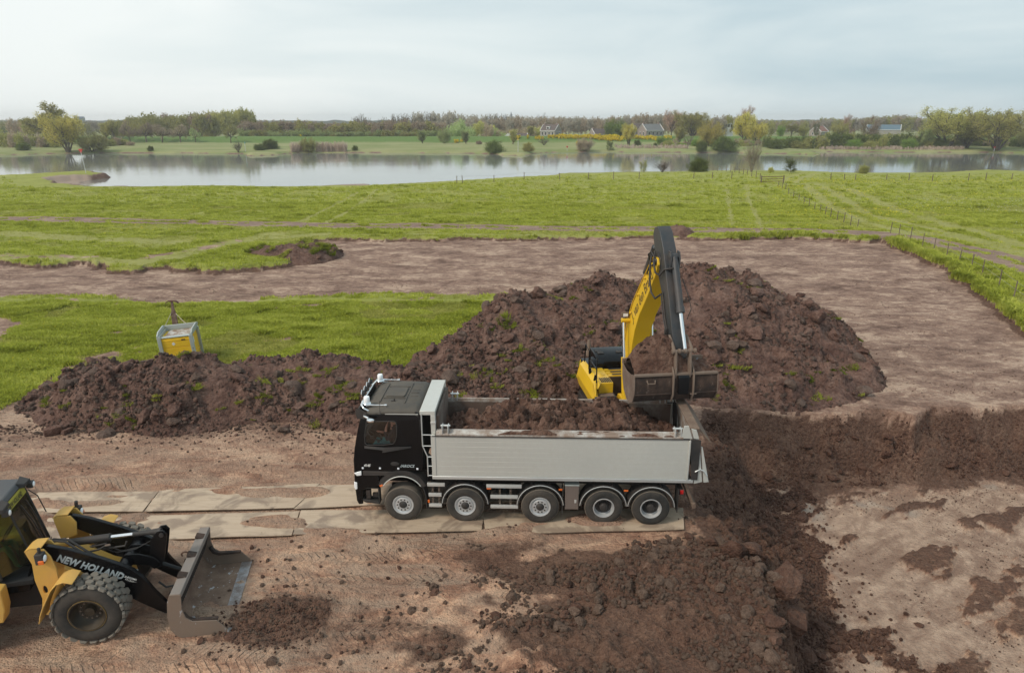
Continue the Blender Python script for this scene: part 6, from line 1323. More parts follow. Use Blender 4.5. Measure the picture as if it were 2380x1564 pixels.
# ================================================================== TREES, SHRUBS, FAR BANK
def leaf_mat(name, c1, c2, var=.25, trans=.42):
    g_ = 1.7 if name.split('_')[0] in ('leaf', 'bud', 'twig') else 1.0; c1 = tuple(min(.8, v * g_) for v in c1); c2 = tuple(min(.8, v * g_) for v in c2)
    t = NT(name); P = t.co(); inf = t.n('ShaderNodeObjectInfo')
    n = t.noise(3.0, 4, .6, P); n2 = t.noise(14, 3, .6, P)
    c = t.mix(t.rng(t.math('ADD', t.math('MULTIPLY', n, .7), t.math('MULTIPLY', n2, .3)), .38, .62), c1, c2)
    hs = t.n('ShaderNodeHueSaturation'); t.put(hs.inputs['Value'], t.rng(inf.outputs['Random'], 0, 1, 1 - var, 1 + var)); t.put(hs.inputs['Hue'], t.rng(inf.outputs['Random'], 0, 1, .49, .51)); t.l(c, hs.inputs['Color'])
    df = t.n('ShaderNodeBsdfDiffuse'); t.l(hs.outputs[0], df.inputs[0]); tl = t.n('ShaderNodeBsdfTranslucent'); t.l(hs.outputs[0], tl.inputs[0])
    mx = t.n('ShaderNodeMixShader'); mx.inputs[0].default_value = trans; t.l(df.outputs[0], mx.inputs[1]); t.l(tl.outputs[0], mx.inputs[2]); t.l(mx.outputs[0], t.out.inputs[0]); return t.m
L_YG = leaf_mat('leaf_yellow_green', (.20, .195, .06), (.34, .315, .11))
L_YEL = leaf_mat('leaf_yellow', (.27, .24, .06), (.43, .38, .11))
L_OLIVE = leaf_mat('leaf_olive', (.15, .15, .05), (.27, .26, .09))
L_GRN = leaf_mat('leaf_green', (.09, .14, .03), (.18, .25, .05))
L_PALE = leaf_mat('leaf_pale_green', (.17, .21, .08), (.30, .34, .15))
L_DARK = leaf_mat('leaf_dark_green', (.045, .062, .016), (.12, .14, .04))
L_BROWN = leaf_mat('bud_brown', (.19, .15, .105), (.30, .24, .175))
L_RED = leaf_mat('bud_reddish', (.22, .14, .105), (.34, .23, .18))
L_GREY = leaf_mat('twig_grey', (.20, .18, .145), (.30, .27, .22))
L_WHITE = leaf_mat('blossom', (.55, .52, .47), (.72, .68, .66))
L_PINK = leaf_mat('reed_pink', (.42, .32, .26), (.58, .47, .40))
L_FLOW = leaf_mat('yellow_blossom', (.62, .52, .02), (.80, .68, .05), var=.05)
M_BARK = leaf_mat('bark', (.11, .09, .07), (.18, .15, .115), trans=0)
M_BARKL = leaf_mat('pale_bark', (.20, .165, .125), (.30, .26, .20), trans=0)
class TreeGen:
    def __init__(s, seed): s.r = np.random.default_rng(seed); s.wv = []; s.wf = []; s.tips = []; s.nw = 0
    def seg(s, a, b, ra, rb, n=4):
        d = b - a; L = np.linalg.norm(d); d = d / max(L, 1e-6); u = np.cross(d, [0, 0, 1.]) if abs(d[2]) < .95 else np.cross(d, [1., 0, 0]); u /= np.linalg.norm(u); v = np.cross(d, u)
        an = np.arange(n) * 2 * np.pi / n; ring = np.cos(an)[:, None] * u + np.sin(an)[:, None] * v
        s.wv.append(np.concatenate([a + ring * ra, b + ring * rb])); i = np.arange(n); j = (i + 1) % n
        s.wf.append(np.stack([i, j, j + n, i + n], -1) + s.nw); s.nw += 2 * n
    def branch(s, p, d, L, r, lev, P):
        """d direction, grows in 3 pieces bending towards 'up' by P['trop']"""
        pts = [p]; k = 3; q = p.copy(); dd = d / np.linalg.norm(d); dirs = []
        for i in range(k):
            dd = dd + s.r.normal(0, P['wig'], 3) + np.array([0, 0, P['trop'][min(lev, len(P['trop']) - 1)]]); dd /= np.linalg.norm(dd)
            q = q + dd * L / k; pts.append(q.copy()); dirs.append(dd.copy())
        rr = np.linspace(r, r * .55, k + 1)
        nn = 5 if lev == 0 else 3
        if r > P.get('minr', 0):
            for i in range(k): s.seg(pts[i], pts[i + 1], rr[i], rr[i + 1], nn)
        if lev >= P['levels']:
            s.tips += pts[1:]; return
        nc = P['kids'][min(lev, len(P['kids']) - 1)]; st = P['start'][min(lev, len(P['start']) - 1)]
        for c in range(nc):
            f = st + (1 - st) * (c + s.r.random() * .8) / nc; f = min(f, .999); i = int(f * k); g = f * k - i; b = pts[i] * (1 - g) + pts[i + 1] * g
            ax = dirs[i]; ph = 2.4 * c + s.r.random() * 1.2; sp = np.radians(P['angle'][min(lev, len(P['angle']) - 1)] * s.r.uniform(.75, 1.25))
            u = np.cross(ax, [0, 0, 1.]) if abs(ax[2]) < .95 else np.cross(ax, [1., 0, 0]); u /= np.linalg.norm(u); v = np.cross(ax, u)
            nd = ax * np.cos(sp) + (u * np.cos(ph) + v * np.sin(ph)) * np.sin(sp)
            s.branch(b, nd, L * P['ratio'][min(lev, len(P['ratio']) - 1)] * s.r.uniform(.8, 1.2) * (1.15 - .35 * f if lev else 1), r * P.get('rr', .55), lev + 1, P)
        if lev > 0 or P.get('toptip'): s.tips.append(pts[-1])
    def leaves(s, per, spread, size, hang=0.0, n_shape=3):
        T = np.array(s.tips); C = np.repeat(T, per, 0); m = len(C)
        C = C + s.r.normal(0, 1, (m, 3)) * np.array([spread, spread, spread * .8]); C[:, 2] -= np.abs(s.r.normal(0, hang, m)) if hang else 0
        a = s.r.normal(0, 1, (m, 3)); a /= np.linalg.norm(a, axis=1)[:, None]; b = s.r.normal(0, 1, (m, 3)); b = np.cross(a, b); b /= np.linalg.norm(b, axis=1)[:, None]
        sz = size * s.r.uniform(.6, 1.5, m)[:, None]
        V = np.stack([C - a * sz, C + a * sz * .6 + b * sz * .7, C + a * sz * .6 - b * sz * .7], 1).reshape(-1, 3)
        return V, np.arange(m * 3).reshape(-1, 3)
def norm_tree(parts):
    allv = np.concatenate([p for p in parts if len(p)]); z0, z1 = 0.0, np.percentile(allv[:, 2], 99.7); w = np.percentile(np.abs(allv[:, :2]), 98)
    for p in parts:
        if len(p): p[:, 0] /= 2 * w; p[:, 1] /= 2 * w; p[:, 2] /= z1
    return parts
ARCH = {}
def make_arch(name, seed, stems, P, per, spread, size, hang=0.0):
    g = TreeGen(seed); rs = g.r
    for i in range(stems):
        a = 2 * np.pi * i / max(stems, 1) + rs.random(); lean = P.get('lean', 0) * rs.uniform(.5, 1.2)
        d = np.array([np.cos(a) * lean, np.sin(a) * lean, 1.]); g.branch(np.array([np.cos(a), np.sin(a), 0]) * P.get('foot', 0) + np.array([0, 0, -.02]), d, P['L'], P['r'], 0, P)
    W = np.concatenate(g.wv); F = np.concatenate(g.wf) if all(len(f[0]) == 4 for f in g.wf) else None
    V, LF = g.leaves(per, spread, size, hang) if per else (np.zeros((0, 3)), np.zeros((0, 3), int))
    V = V.copy(); V[:, 2] = np.maximum(V[:, 2], .01); norm_tree([W, V]); ARCH[name] = (W, F, V, LF)
make_arch('willow', 1, 5, dict(L=.75, r=.028, lean=.55, foot=.02, levels=3, kids=[6, 5, 3], start=[.25, .2, .3], angle=[32, 30, 28], ratio=[.55, .5, .5], trop=[.12, .16, .10], wig=.10, minr=.0035), 12, .040, .014, .03)
make_arch('willow2', 2, 4, dict(L=.8, r=.028, lean=.40, foot=.02, levels=3, kids=[6, 5, 3], start=[.2, .2, .3], angle=[36, 30, 28], ratio=[.5, .5, .5], trop=[.14, .18, .10], wig=.12, minr=.0035), 12, .042, .015, .03)
make_arch('open', 3, 1, dict(L=.62, r=.035, lean=.08, levels=3, kids=[9, 6, 4], start=[.28, .3, .3], angle=[58, 42, 38], ratio=[.72, .48, .5], trop=[.04, .13, .05], wig=.13, minr=.003), 16, .034, .015)
make_arch('round', 4, 9, dict(L=.55, r=.014, lean=.8, foot=.03, levels=2, kids=[8, 6], start=[.15, .2], angle=[38, 36], ratio=[.55, .5], trop=[.10, .08], wig=.14, minr=.003), 12, .045, .014)
make_arch('bush', 5, 12, dict(L=.5, r=.010, lean=1.3, foot=.05, levels=2, kids=[7, 6], start=[.1, .2], angle=[50, 45], ratio=[.6, .55], trop=[.10, .05], wig=.2, minr=.004), 10, .06, .018)
make_arch('bush2', 15, 9, dict(L=.5, r=.010, lean=1.0, foot=.08, levels=2, kids=[7, 7], start=[.1, .2], angle=[55, 50], ratio=[.65, .55], trop=[.12, .05], wig=.25, minr=.004), 10, .07, .020)
make_arch('poplar', 6, 2, dict(L=.95, r=.02, lean=.05, levels=2, kids=[22, 6], start=[.12, .2], angle=[26, 26], ratio=[.28, .5], trop=[.02, .14], wig=.05, minr=.003, toptip=1), 10, .028, .011, .01)
make_arch('bare', 7, 1, dict(L=.55, r=.030, lean=.05, levels=4, kids=[8, 5, 5, 3], start=[.35, .3, .3, .3], angle=[42, 36, 34, 34], ratio=[.66, .52, .5, .5], trop=[.03, .12, .08, .03], wig=.12, rr=.52), 0, 0, 0)
make_arch('barebush', 8, 7, dict(L=.6, r=.014, lean=.45, foot=.02, levels=3, kids=[7, 5, 4], start=[.2, .25, .3], angle=[28, 28, 28], ratio=[.55, .5, .5], trop=[.06, .10, .05], wig=.10, rr=.5), 0, 0, 0)
make_arch('orchard', 9, 1, dict(L=.40, r=.035, lean=.15, levels=4, kids=[8, 6, 5, 3], start=[.55, .3, .3, .3], angle=[55, 42, 38, 34], ratio=[.95, .5, .5, .5], trop=[.02, .08, .04, .02], wig=.15, rr=.5), 4, .024, .008)
make_arch('haze', 10, 1, dict(L=.5, r=.026, lean=.06, levels=3, kids=[9, 6, 5], start=[.30, .3, .3], angle=[40, 36, 34], ratio=[.66, .52, .5], trop=[.03, .12, .08], wig=.12, rr=.5), 8, .034, .010)
make_arch('haze2', 20, 1, dict(L=.55, r=.026, lean=.1, levels=3, kids=[9, 6, 5], start=[.25, .3, .3], angle=[50, 40, 34], ratio=[.66, .52, .5], trop=[.03, .12, .08], wig=.15, rr=.5), 8, .036, .010)
make_arch('cone', 11, 1, dict(L=.95, r=.02, lean=.03, levels=2, kids=[26, 6], start=[.04, .2], angle=[68, 40], ratio=[.34, .5], trop=[.0, .06], wig=.06, minr=.004, toptip=1), 12, .03, .014)
make_arch('bare_far', 27, 1, dict(L=.55, r=.030, lean=.05, levels=3, kids=[8, 5, 4], start=[.35, .3, .3], angle=[42, 36, 34], ratio=[.66, .55, .55], trop=[.03, .12, .08], wig=.12, rr=.56), 0, 0, 0)
LOD = {}
def lod(a, n=1300):
    if a not in LOD:
        W, F, V, LF = ARCH[a]; rs = np.random.default_rng(5)
        if len(LF):
            k = rs.choice(len(LF), min(n, len(LF)), replace=False); T = V.reshape(-1, 3, 3)[k]; c = T.mean(1, keepdims=True); g = min(3.2, 1.35 * max(1.0, math.sqrt(len(LF) / n))); V = (c + (T - c) * g).reshape(-1, 3); LF = np.arange(len(V)).reshape(-1, 3)
        LOD[a] = (W, F, V, LF)
    return LOD[a]
ME = {}
def arch_mesh(a):
    if a not in ME:
        W, F, V, LF = ARCH[a]
        ME[a] = [npmesh('trunk', W, F, M_BARK, link=False, loops=4), npmesh('crown', V, LF, L_OLIVE, link=False, smooth=False, loops=3) if len(V) else None]
    return ME[a]
# segments mix 5- and 3-sided tubes but every face is a quad
def top_h(D, py, z): return CAM_H + D * (ray(1190, py)[2] / ray(1190, py)[1]) - z
def tree(name, label, cat, px, yb, yt, wpx, arch, leaf, bark=None, D=None, group=None, zb=None, rz=None, lean=0):
    bark = bark or M_BARK
    if D is None: x, y, z = hit(px, yb, 60)
    else: d = ray(px, yb); y = D; x = d[0] / d[1] * D; z = float(surf(x, y)[0]) if zb is None else zb
    zc = y * math.cos(TILT) + (CAM_H - z) * math.sin(TILT)
    h = max(.6, top_h(y, yt, z)); w = wpx * zc / FOC
    e = empty(name, (x, y, z - .03), 0, label, cat, group)
    tm, cm = arch_mesh(arch); rs = random.Random(int(px * 7 + yt)); a = rs.uniform(0, 6.28) if rz is None else rz
    for nm, me, mt in (('trunk', tm, bark), ('crown', cm, leaf)):
        if me is None: continue
        if mt is None: mt = L_GREY
        o = bpy.data.objects.new(nm, me); o.material_slots[0].link = 'OBJECT'; o.material_slots[0].material = mt; COL.objects.link(o); o.parent = e; o.scale = (w, w, h); o.rotation_euler = (0, 0, a)
        if lean: o.matrix_local = Matrix.Shear('XY', 4, (lean, 0)) @ o.matrix_local if False else o.matrix_local
    return e
TR = [
 # --- left end
 ('shrub', 'low dark shrub on the far meadow at the extreme left', 'shrub', 54, 350, 331, 30, 'bush2', L_DARK),
 ('willow_tree', 'tallest open-crowned yellow-green tree at the left end of the far bank', 'tree', 131, 336, 241, 98, 'open', L_YG),
 ('willow_tree', 'broad golden willow standing at the waterline before the tallest tree', 'tree', 160, 357, 264, 80, 'willow', L_YEL),
 ('willow_shrub', 'round olive bushy willow right beside the golden willow', 'shrub', 216, 357, 308, 62, 'round', L_OLIVE),
 ('shrub', 'tiny dark bush alone on the far bank right of the olive willow', 'shrub', 351, 352, 339, 13, 'bush', L_DARK),
 ('bare_tree', 'thin leafless small tree beside the first far peninsula', 'tree', 554, 356, 328, 24, 'barebush', L_OLIVE),
 ('tree', 'light yellow-green tree behind the left meadow, left of the orchard row', 'tree', 266, 329, 279, 32, 'willow2', L_YG),
 ('tree', 'soft olive tree left of the tallest tree', 'tree', 76, 326, 277, 38, 'willow2', L_OLIVE),
 ('tree', 'second pale yellow tree close before the orchard row', 'tree', 246, 326, 284, 26, 'poplar', L_YG),
 ('dark_tree', 'small dark evergreen at the left edge of the horizon', 'tree', 11, 318, 296, 26, 'bush', L_DARK),
 ('orchard_tree', 'first leafless brown orchard tree from the left', 'tree', 303, 331, 288, 44, 'orchard', L_BROWN),
 ('orchard_tree', 'second orchard tree from the left with forked trunk', 'tree', 341, 332, 285, 50, 'orchard', L_BROWN),
 ('orchard_tree', 'third orchard tree from the left with broad brown crown', 'tree', 377, 332, 288, 48, 'orchard', L_BROWN),
 ('orchard_tree', 'fourth orchard tree from the left', 'tree', 420, 332, 289, 46, 'orchard', L_BROWN),
 ('orchard_tree', 'small greenish fifth orchard tree from the left', 'tree', 455, 332, 298, 30, 'orchard', L_PALE),
 ('orchard_tree', 'last orchard tree at the right end of the row', 'tree', 537, 333, 290, 40, 'orchard', L_OLIVE),
 ('blossom_tree', 'white blossoming shrub at the foot of the left wood', 'shrub', 510, 316, 294, 17, 'willow2', L_WHITE),
 ('blossom_tree', 'pinkish blossoming shrub left of the white one', 'shrub', 480, 315, 291, 20, 'round', L_RED),
 # --- far bank, middle left
 ('shrub', 'left dark shrub of the three together on the first far peninsula', 'shrub', 603, 350, 334, 24, 'bush', L_DARK),
 ('shrub', 'middle and tallest shrub of the three on the first far peninsula', 'shrub', 624, 347, 323, 30, 'bush2', L_DARK),
 ('shrub', 'right shrub of the three on the first far peninsula', 'shrub', 639, 346, 326, 20, 'bush', L_DARK),
 ('willow_shrub', 'olive twiggy shrub tree standing in the pinkish reeds', 'shrub', 719, 355, 320, 35, 'round', L_OLIVE),
 ('shrub', 'small round dark bush right of the reeds', 'shrub', 826, 351, 338, 13, 'bush', L_DARK),
 ('tree', 'faint pale tree standing before the dike, left of the fuller pale willow', 'tree', 982, 334, 302, 20, 'poplar', L_PALE),
 ('willow_tree', 'full pale grey-green willow on the dike foot', 'tree', 1032, 334, 298, 31, 'round', L_PALE),
 ('tree', 'narrow pale tree on the dike foot right of the full pale willow', 'tree', 1083, 335, 304, 18, 'poplar', L_PALE),
 ('shrub', 'brownish low shrub at the dike foot right of the narrow pale tree', 'shrub', 1113, 336, 327, 14, 'bush', L_BROWN),
 ('shrub', 'big round dark bush at the waterline left of the second peninsula', 'shrub', 1149, 356, 326, 42, 'bush', L_DARK),
 ('tree', 'slender yellow tree before the dike, left of the first house', 'tree', 1192, 336, 301, 21, 'poplar', L_YG),
 ('tree', 'small conical yellow-green tree on the dike crest by the first house', 'tree', 1233, 320, 293, 17, 'poplar', L_YG, None, 384),
 ('shrub', 'round pale bush on the second far peninsula', 'shrub', 1227, 353, 331, 25, 'bush', L_YG),
 ('shrub', 'grey twiggy shrub at the dike foot below the first house', 'shrub', 1264, 338, 322, 26, 'barebush', L_GREY),
 ('bare_tree', 'brown-olive leafless tree at the waterline right of the red mark', 'tree', 1359, 355, 320, 36, 'round', L_BROWN),
 ('conifer', 'small dark pointed tree at the waterline left of the yellow willow', 'tree', 1417, 354, 327, 19, 'cone', L_DARK),
 ('tree', 'bright green round tree between the second and the third house', 'tree', 1430, 318, 277, 46, 'round', L_GRN, None, 396),
 ('willow_tree', 'upright yellow willow before the third house', 'tree', 1461, 338, 288, 34, 'willow2', L_YEL),
 ('shrub', 'small dark bush right of the upright yellow willow', 'shrub', 1481, 339, 325, 15, 'bush', L_DARK),
 ('shrub', 'tiny dark bush below the third house', 'shrub', 1522, 342, 332, 10, 'bush', L_DARK),
 ('shrub', 'bright green bush right of the third house', 'shrub', 1541, 337, 316, 29, 'round', L_GRN),
 ('reddish_tree', 'tall reddish leafless tree behind the right end of the third house', 'tree', 1560, 318, 256, 40, 'haze', L_RED, None, 430),
 ('tree', 'large light yellow-green tree group behind the dike right of the third house', 'tree', 1608, 330, 260, 74, 'willow', L_YG, None, 392),
 ('tree', 'small yellow tree at the foot of the large light tree', 'tree', 1578, 334, 296, 26, 'willow2', L_YG),
 ('willow_tree', 'domed yellow willow with straight flat skirt right of the third house', 'tree', 1650, 341, 282, 54, 'round', L_YEL),
 ('bare_tree', 'thin pale leafless tree before the domed yellow willow', 'tree', 1598, 347, 308, 26, 'bare', None, M_BARKL),
 ('shrub', 'round dark green bush at the waterline under the domed willow', 'shrub', 1631, 356, 327, 27, 'bush', L_DARK),
 ('shrub', 'widest dark bush of the far bank, right of the round one', 'shrub', 1683, 353, 317, 58, 'bush2', L_DARK),
 ('brown_tree', 'tall brown budding tree behind the yellow poplar', 'tree', 1732, 318, 247, 48, 'haze2', L_RED, None, 430),
 ('poplar_tree', 'tall bright yellow poplar on the far bank', 'tree', 1728, 337, 262, 42, 'willow2', L_YEL),
 ('willow_tree', 'yellow willow right beside the tall yellow poplar', 'tree', 1757, 338, 284, 50, 'willow', L_YEL),
 ('bare_tree', 'tall pale leafless tree with many stems on the near bank', 'tree', 1746, 400, 318, 50, 'barebush', None, M_BARKL),
 # --- near bank shrubs
 ('shrub', 'thin upright shrub on the near bank, leftmost of three', 'shrub', 1496, 401, 372, 20, 'cone', L_OLIVE),
 ('shrub', 'spreading brownish shrub on the near bank, middle of three', 'shrub', 1539, 401, 373, 36, 'barebush', L_OLIVE),
 ('shrub', 'full dark green shrub on the near bank left of the pale bare tree', 'shrub', 1624, 400, 366, 46, 'bush2', L_DARK),
 ('conifer', 'single dark conical young tree on the near bank', 'tree', 1838, 401, 367, 30, 'cone', L_DARK),
 ('shrub', 'small low bush on the near bank before the wide water', 'shrub', 2005, 404, 383, 25, 'bush', L_OLIVE),
 ('shrub', 'tiny yellowish bush on the near bank right of the bare tree', 'shrub', 1791, 401, 388, 12, 'bush', L_YG),
 # --- far bank right
 ('shrub', 'leftmost green bush of the far bank row at the right', 'shrub', 1802, 346, 324, 40, 'bush', L_DARK),
 ('shrub', 'narrow green bush second in the far bank row at the right', 'shrub', 1836, 343, 324, 16, 'bush', L_GRN),
 ('shrub', 'wide low green bush third in the far bank row', 'shrub', 1858, 345, 327, 42, 'bush2', L_OLIVE),
 ('bare_tree', 'slender leafless tree beside the green river mark', 'tree', 1905, 346, 308, 28, 'bare', None, M_BARKL),
 ('shrub', 'green bush in front of the dark hedge, left part', 'shrub', 1941, 342, 321, 32, 'bush', L_GRN),
 ('shrub', 'round green bush in front of the dark hedge, middle part', 'shrub', 1984, 346, 323, 33, 'bush', L_GRN),
 ('shrub', 'low olive bush in front of the dark hedge', 'shrub', 2020, 347, 327, 30, 'bush2', L_OLIVE),
 ('shrub', 'bright green ball-shaped bush in front of the dark hedge', 'shrub', 2051, 345, 324, 24, 'bush', L_GRN),
 ('shrub', 'last round green bush left of the great willows', 'shrub', 2110, 347, 321, 34, 'bush', L_GRN),
 ('shrub', 'dark bush under the left great willow', 'shrub', 2185, 345, 322, 32, 'bush2', L_DARK),
 ('tree', 'rounded yellow-green tree behind the dark hedge', 'tree', 1949, 318, 283, 34, 'round', L_YG, None, 385),
 ('reddish_tree', 'dull red crown rising behind the rounded yellow-green tree', 'tree', 1964, 318, 266, 30, 'haze2', L_RED, None, 430),
 ('brown_tree', 'brown spreading tree in the middle of the dark hedge', 'tree', 2023, 330, 270, 50, 'haze2', L_BROWN, None, 330),
 ('tree', 'small bright green tree on the dike left of the red-roofed house', 'tree', 1814, 318, 291, 17, 'round', L_GRN, None, 390),
 ('tree', 'low brownish tree right of the small bright green one', 'tree', 1838, 318, 288, 34, 'haze', L_OLIVE, None, 392),
 ('tree', 'ochre small tree left of the red-roofed house', 'tree', 1867, 318, 291, 20, 'round', L_OLIVE, None, 388),
 ('dark_tree', 'dark pointed evergreen beside the red-roofed house', 'tree', 1897, 318, 285, 16, 'cone', L_DARK, None, 392),
 ('willow_tree', 'left great willow at the right end of the far bank', 'tree', 2200, 344, 252, 120, 'willow', L_YG),
 ('willow_tree', 'pale back willow between the two great willows', 'tree', 2262, 338, 262, 62, 'willow2', L_PALE),
 ('willow_tree', 'right great willow leaning over the water', 'tree', 2316, 350, 253, 118, 'willow', L_YG),
 ('tree', 'low spreading willow between the great willows at the bank', 'tree', 2247, 345, 292, 50, 'willow2', L_OLIVE),
 ('tree', 'olive willow cut by the right picture edge', 'tree', 2388, 345, 290, 50, 'round', L_OLIVE),
 ('tree', 'pale tree at the left foot of the left great willow', 'tree', 2148, 344, 300, 30, 'willow2', L_PALE),
]
for r_ in TR:
    nm, lab, cat, px, yb, yt, w_, ar, lf = r_[:9]; bark = r_[9] if len(r_) > 9 else None; D = r_[10] if len(r_) > 10 else None
    tree(nm, lab, cat, px, yb, yt, w_, ar, lf, bark, D)
# ---- woods that read as one mass
def wood(name, label, x0, x1, D0, D1, ytop, spec, n, wpx, zb=None, seed=0, yj=3.0):
    rs = np.random.default_rng(seed); parts = {}
    for i in range(n):
        px = x0 + (x1 - x0) * (i + rs.random()) / n; D = rs.uniform(D0, D1); d = ray(px, 300); x = d[0] / d[1] * D
        z = float(surf(x, D)[0]) if zb is None else zb
        yt = np.interp(px, [p[0] for p in ytop], [p[1] for p in ytop]) + rs.normal(1.0, yj * 1.25) - (2.5 if rs.random() < .12 else 0); h = max(1.5, top_h(D, yt, z)); w = rs.uniform(*wpx) * D / FOC
        ar, lf, bk = spec[rs.integers(len(spec))]; a = rs.uniform(0, 6.28); ca, sa = math.cos(a), math.sin(a)
        W, F, V, LF = lod(ar if ar != 'bare' else 'bare_far')
        def T(Q): 
            o = np.empty_like(Q); o[:, 0] = (Q[:, 0] * ca - Q[:, 1] * sa) * w + x; o[:, 1] = (Q[:, 0] * sa + Q[:, 1] * ca) * w + D; o[:, 2] = Q[:, 2] * h + z - .1; return o
        if len(V) and lf is not None: parts.setdefault(lf.name, []).append((T(V), LF))
        else: parts.setdefault(bk.name, []).append((T(W), F))
        if len(V): pass
    if os.environ.get('CNT'): print('WOOD', label, sum(len(b)*(2 if b.shape[1]==4 else 1) for l in parts.values() for a,b in l))
    tri_v, tri_f, mats, mi, o = [], [], [], [], 0
    for k, lst in parts.items():
        mats.append(bpy.data.materials[k])
        for Vv, Ff in lst:
            if Ff.shape[1] == 4: Ff = np.concatenate([Ff[:, [0, 1, 2]], Ff[:, [0, 2, 3]]])
            tri_v.append(Vv); tri_f.append(Ff + o); mi.append(np.full(len(Ff), len(mats) - 1)); o += len(Vv)
    ob = npmesh(name, np.concatenate(tri_v), np.concatenate(tri_f), mats, smooth=False, loops=3)
    ob.data.polygons.foreach_set('material_index', np.concatenate(mi).astype(np.int32)); tag(ob, label, 'wood', kind='stuff'); return ob
B_, BL_ = M_BARK, M_BARKL
wood('far_wood', 'grey brown wood on the left horizon', -60, 290, 560, 700, [(0, 282), (60, 280), (120, 283), (290, 286)], [('haze', L_GREY, B_), ('haze2', L_BROWN, B_), ('round', L_OLIVE, B_)], 46, (14, 24), seed=1)
wood('far_wood', 'reddish bare tree clump behind the left meadow', 20, 70, 430, 470, [(0, 282), (70, 282)], [('haze', L_RED, B_), ('haze2', L_BROWN, B_)], 7, (16, 22), seed=21)
wood('thicket', 'brown olive thicket along the left meadow', -40, 135, 300, 340, [(0, 309), (60, 312), (135, 312)], [('bush2', L_OLIVE, B_), ('bush', L_BROWN, B_), ('round', L_OLIVE, B_)], 30, (18, 30), seed=2)
wood('thicket', 'low olive bushes behind the golden willow', 215, 300, 318, 335, [(215, 318), (300, 320)], [('bush2', L_OLIVE, B_), ('bush', L_BROWN, B_)], 8, (14, 24), seed=22)
wood('wood', 'mixed olive and yellow wood behind the orchard row', 272, 500, 405, 470, [(272, 284), (300, 276), (330, 270), (400, 270), (440, 268), (480, 268), (500, 268)], [('haze', L_BROWN, B_), ('haze2', L_OLIVE, B_), ('round', L_YG, B_), ('willow2', L_OLIVE, B_), ('haze', L_OLIVE, B_)], 60, (22, 34), seed=3)
wood('poplar_wood', 'tall yellow-green poplar wood at the left', 474, 586, 430, 480, [(474, 268), (485, 262), (520, 262), (550, 260), (565, 255), (582, 253), (586, 266)], [('haze', L_YG, B_), ('willow2', L_YG, B_), ('haze2', L_YG, B_), ('haze', L_OLIVE, B_)], 34, (18, 26), seed=4)
wood('wood', 'long even brown olive wood behind the dike', 560, 1015, 400, 440, [(560, 282), (640, 284), (760, 287), (860, 286), (940, 283), (1015, 288)], [('haze', L_BROWN, B_), ('haze2', L_OLIVE, B_), ('haze', L_BROWN, B_), ('round', L_OLIVE, B_), ('haze2', L_BROWN, B_), ('willow2', L_YG, B_)], 120, (20, 32), seed=5)
wood('shrub_row', 'pale green shrub row on the dike top', 560, 1020, 386, 394, [(560, 303), (1020, 304)], [('round', L_PALE, B_), ('willow2', L_PALE, B_), ('bush2', L_OLIVE, B_)], 60, (12, 22), seed=6, yj=2)
wood('bare_wood', 'tall leafless trees rising above the even wood', 822, 862, 520, 560, [(822, 272), (862, 272)], [('bare', None, B_)], 8, (18, 24), seed=7)
wood('bare_wood', 'row of tall leafless trees on the middle horizon', 890, 1330, 500, 580, [(890, 276), (930, 266), (1000, 262), (1060, 268), (1110, 272), (1150, 266), (1240, 272), (1330, 276)], [('bare', None, B_), ('bare', None, B_), ('haze', L_GREY, B_)], 75, (16, 26), seed=8)
wood('wood', 'grey brown leafless wood behind the houses', 1000, 1600, 470, 540, [(1000, 290), (1100, 280), (1200, 276), (1300, 274), (1400, 276), (1470, 270), (1520, 266), (1600, 270)], [('haze', L_GREY, B_), ('haze2', L_BROWN, B_), ('haze', L_BROWN, B_)], 130, (18, 28), seed=9)
wood('garden_trees', 'greenish garden trees behind the dike houses', 1040, 1260, 410, 430, [(1040, 300), (1069, 278), (1090, 296), (1122, 278), (1140, 298), (1260, 300)], [('round', L_PALE, B_), ('willow2', L_YG, B_), ('haze2', L_BROWN, B_)], 22, (16, 30), seed=10)
wood('wood', 'mixed trees behind the yellow willows', 1590, 1790, 420, 500, [(1590, 282), (1660, 276), (1700, 270), (1790, 284)], [('haze', L_GREY, B_), ('haze2', L_OLIVE, B_), ('round', L_YG, B_), ('haze', L_BROWN, B_)], 40, (20, 30), seed=11)
wood('wood', 'grey green wood on the right horizon', 1770, 2180, 560, 680, [(1770, 280), (1830, 283), (1880, 282), (1930, 277), (2000, 276), (2040, 272), (2080, 268), (2110, 271), (2150, 278), (2180, 284)], [('haze', L_GREY, B_), ('haze2', L_OLIVE, B_), ('haze', L_OLIVE, B_), ('haze2', L_BROWN, B_)], 110, (18, 30), seed=12, yj=1.5)
wood('wood', 'low distant wood behind the great willows', 2140, 2460, 600, 700, [(2140, 284), (2460, 290)], [('haze', L_OLIVE, B_), ('haze2', L_GREY, B_)], 40, (18, 28), seed=13)
wood('hedge', 'dark green hedge along the far bank at the right', 1780, 2140, 312, 330, [(1780, 322), (1850, 320), (1914, 312), (1960, 309), (2000, 312), (2060, 309), (2100, 312), (2140, 316)], [('bush', L_DARK, B_), ('bush2', L_DARK, B_), ('bush2', L_OLIVE, B_), ('bush', L_OLIVE, B_)], 52, (18, 30), seed=14, yj=2)
wood('undergrowth', 'olive undergrowth below the great willows', 2130, 2420, 312, 330, [(2130, 322), (2420, 322)], [('bush2', L_OLIVE, B_), ('bush', L_DARK, B_), ('haze2', L_BROWN, B_)], 30, (18, 30), seed=15)
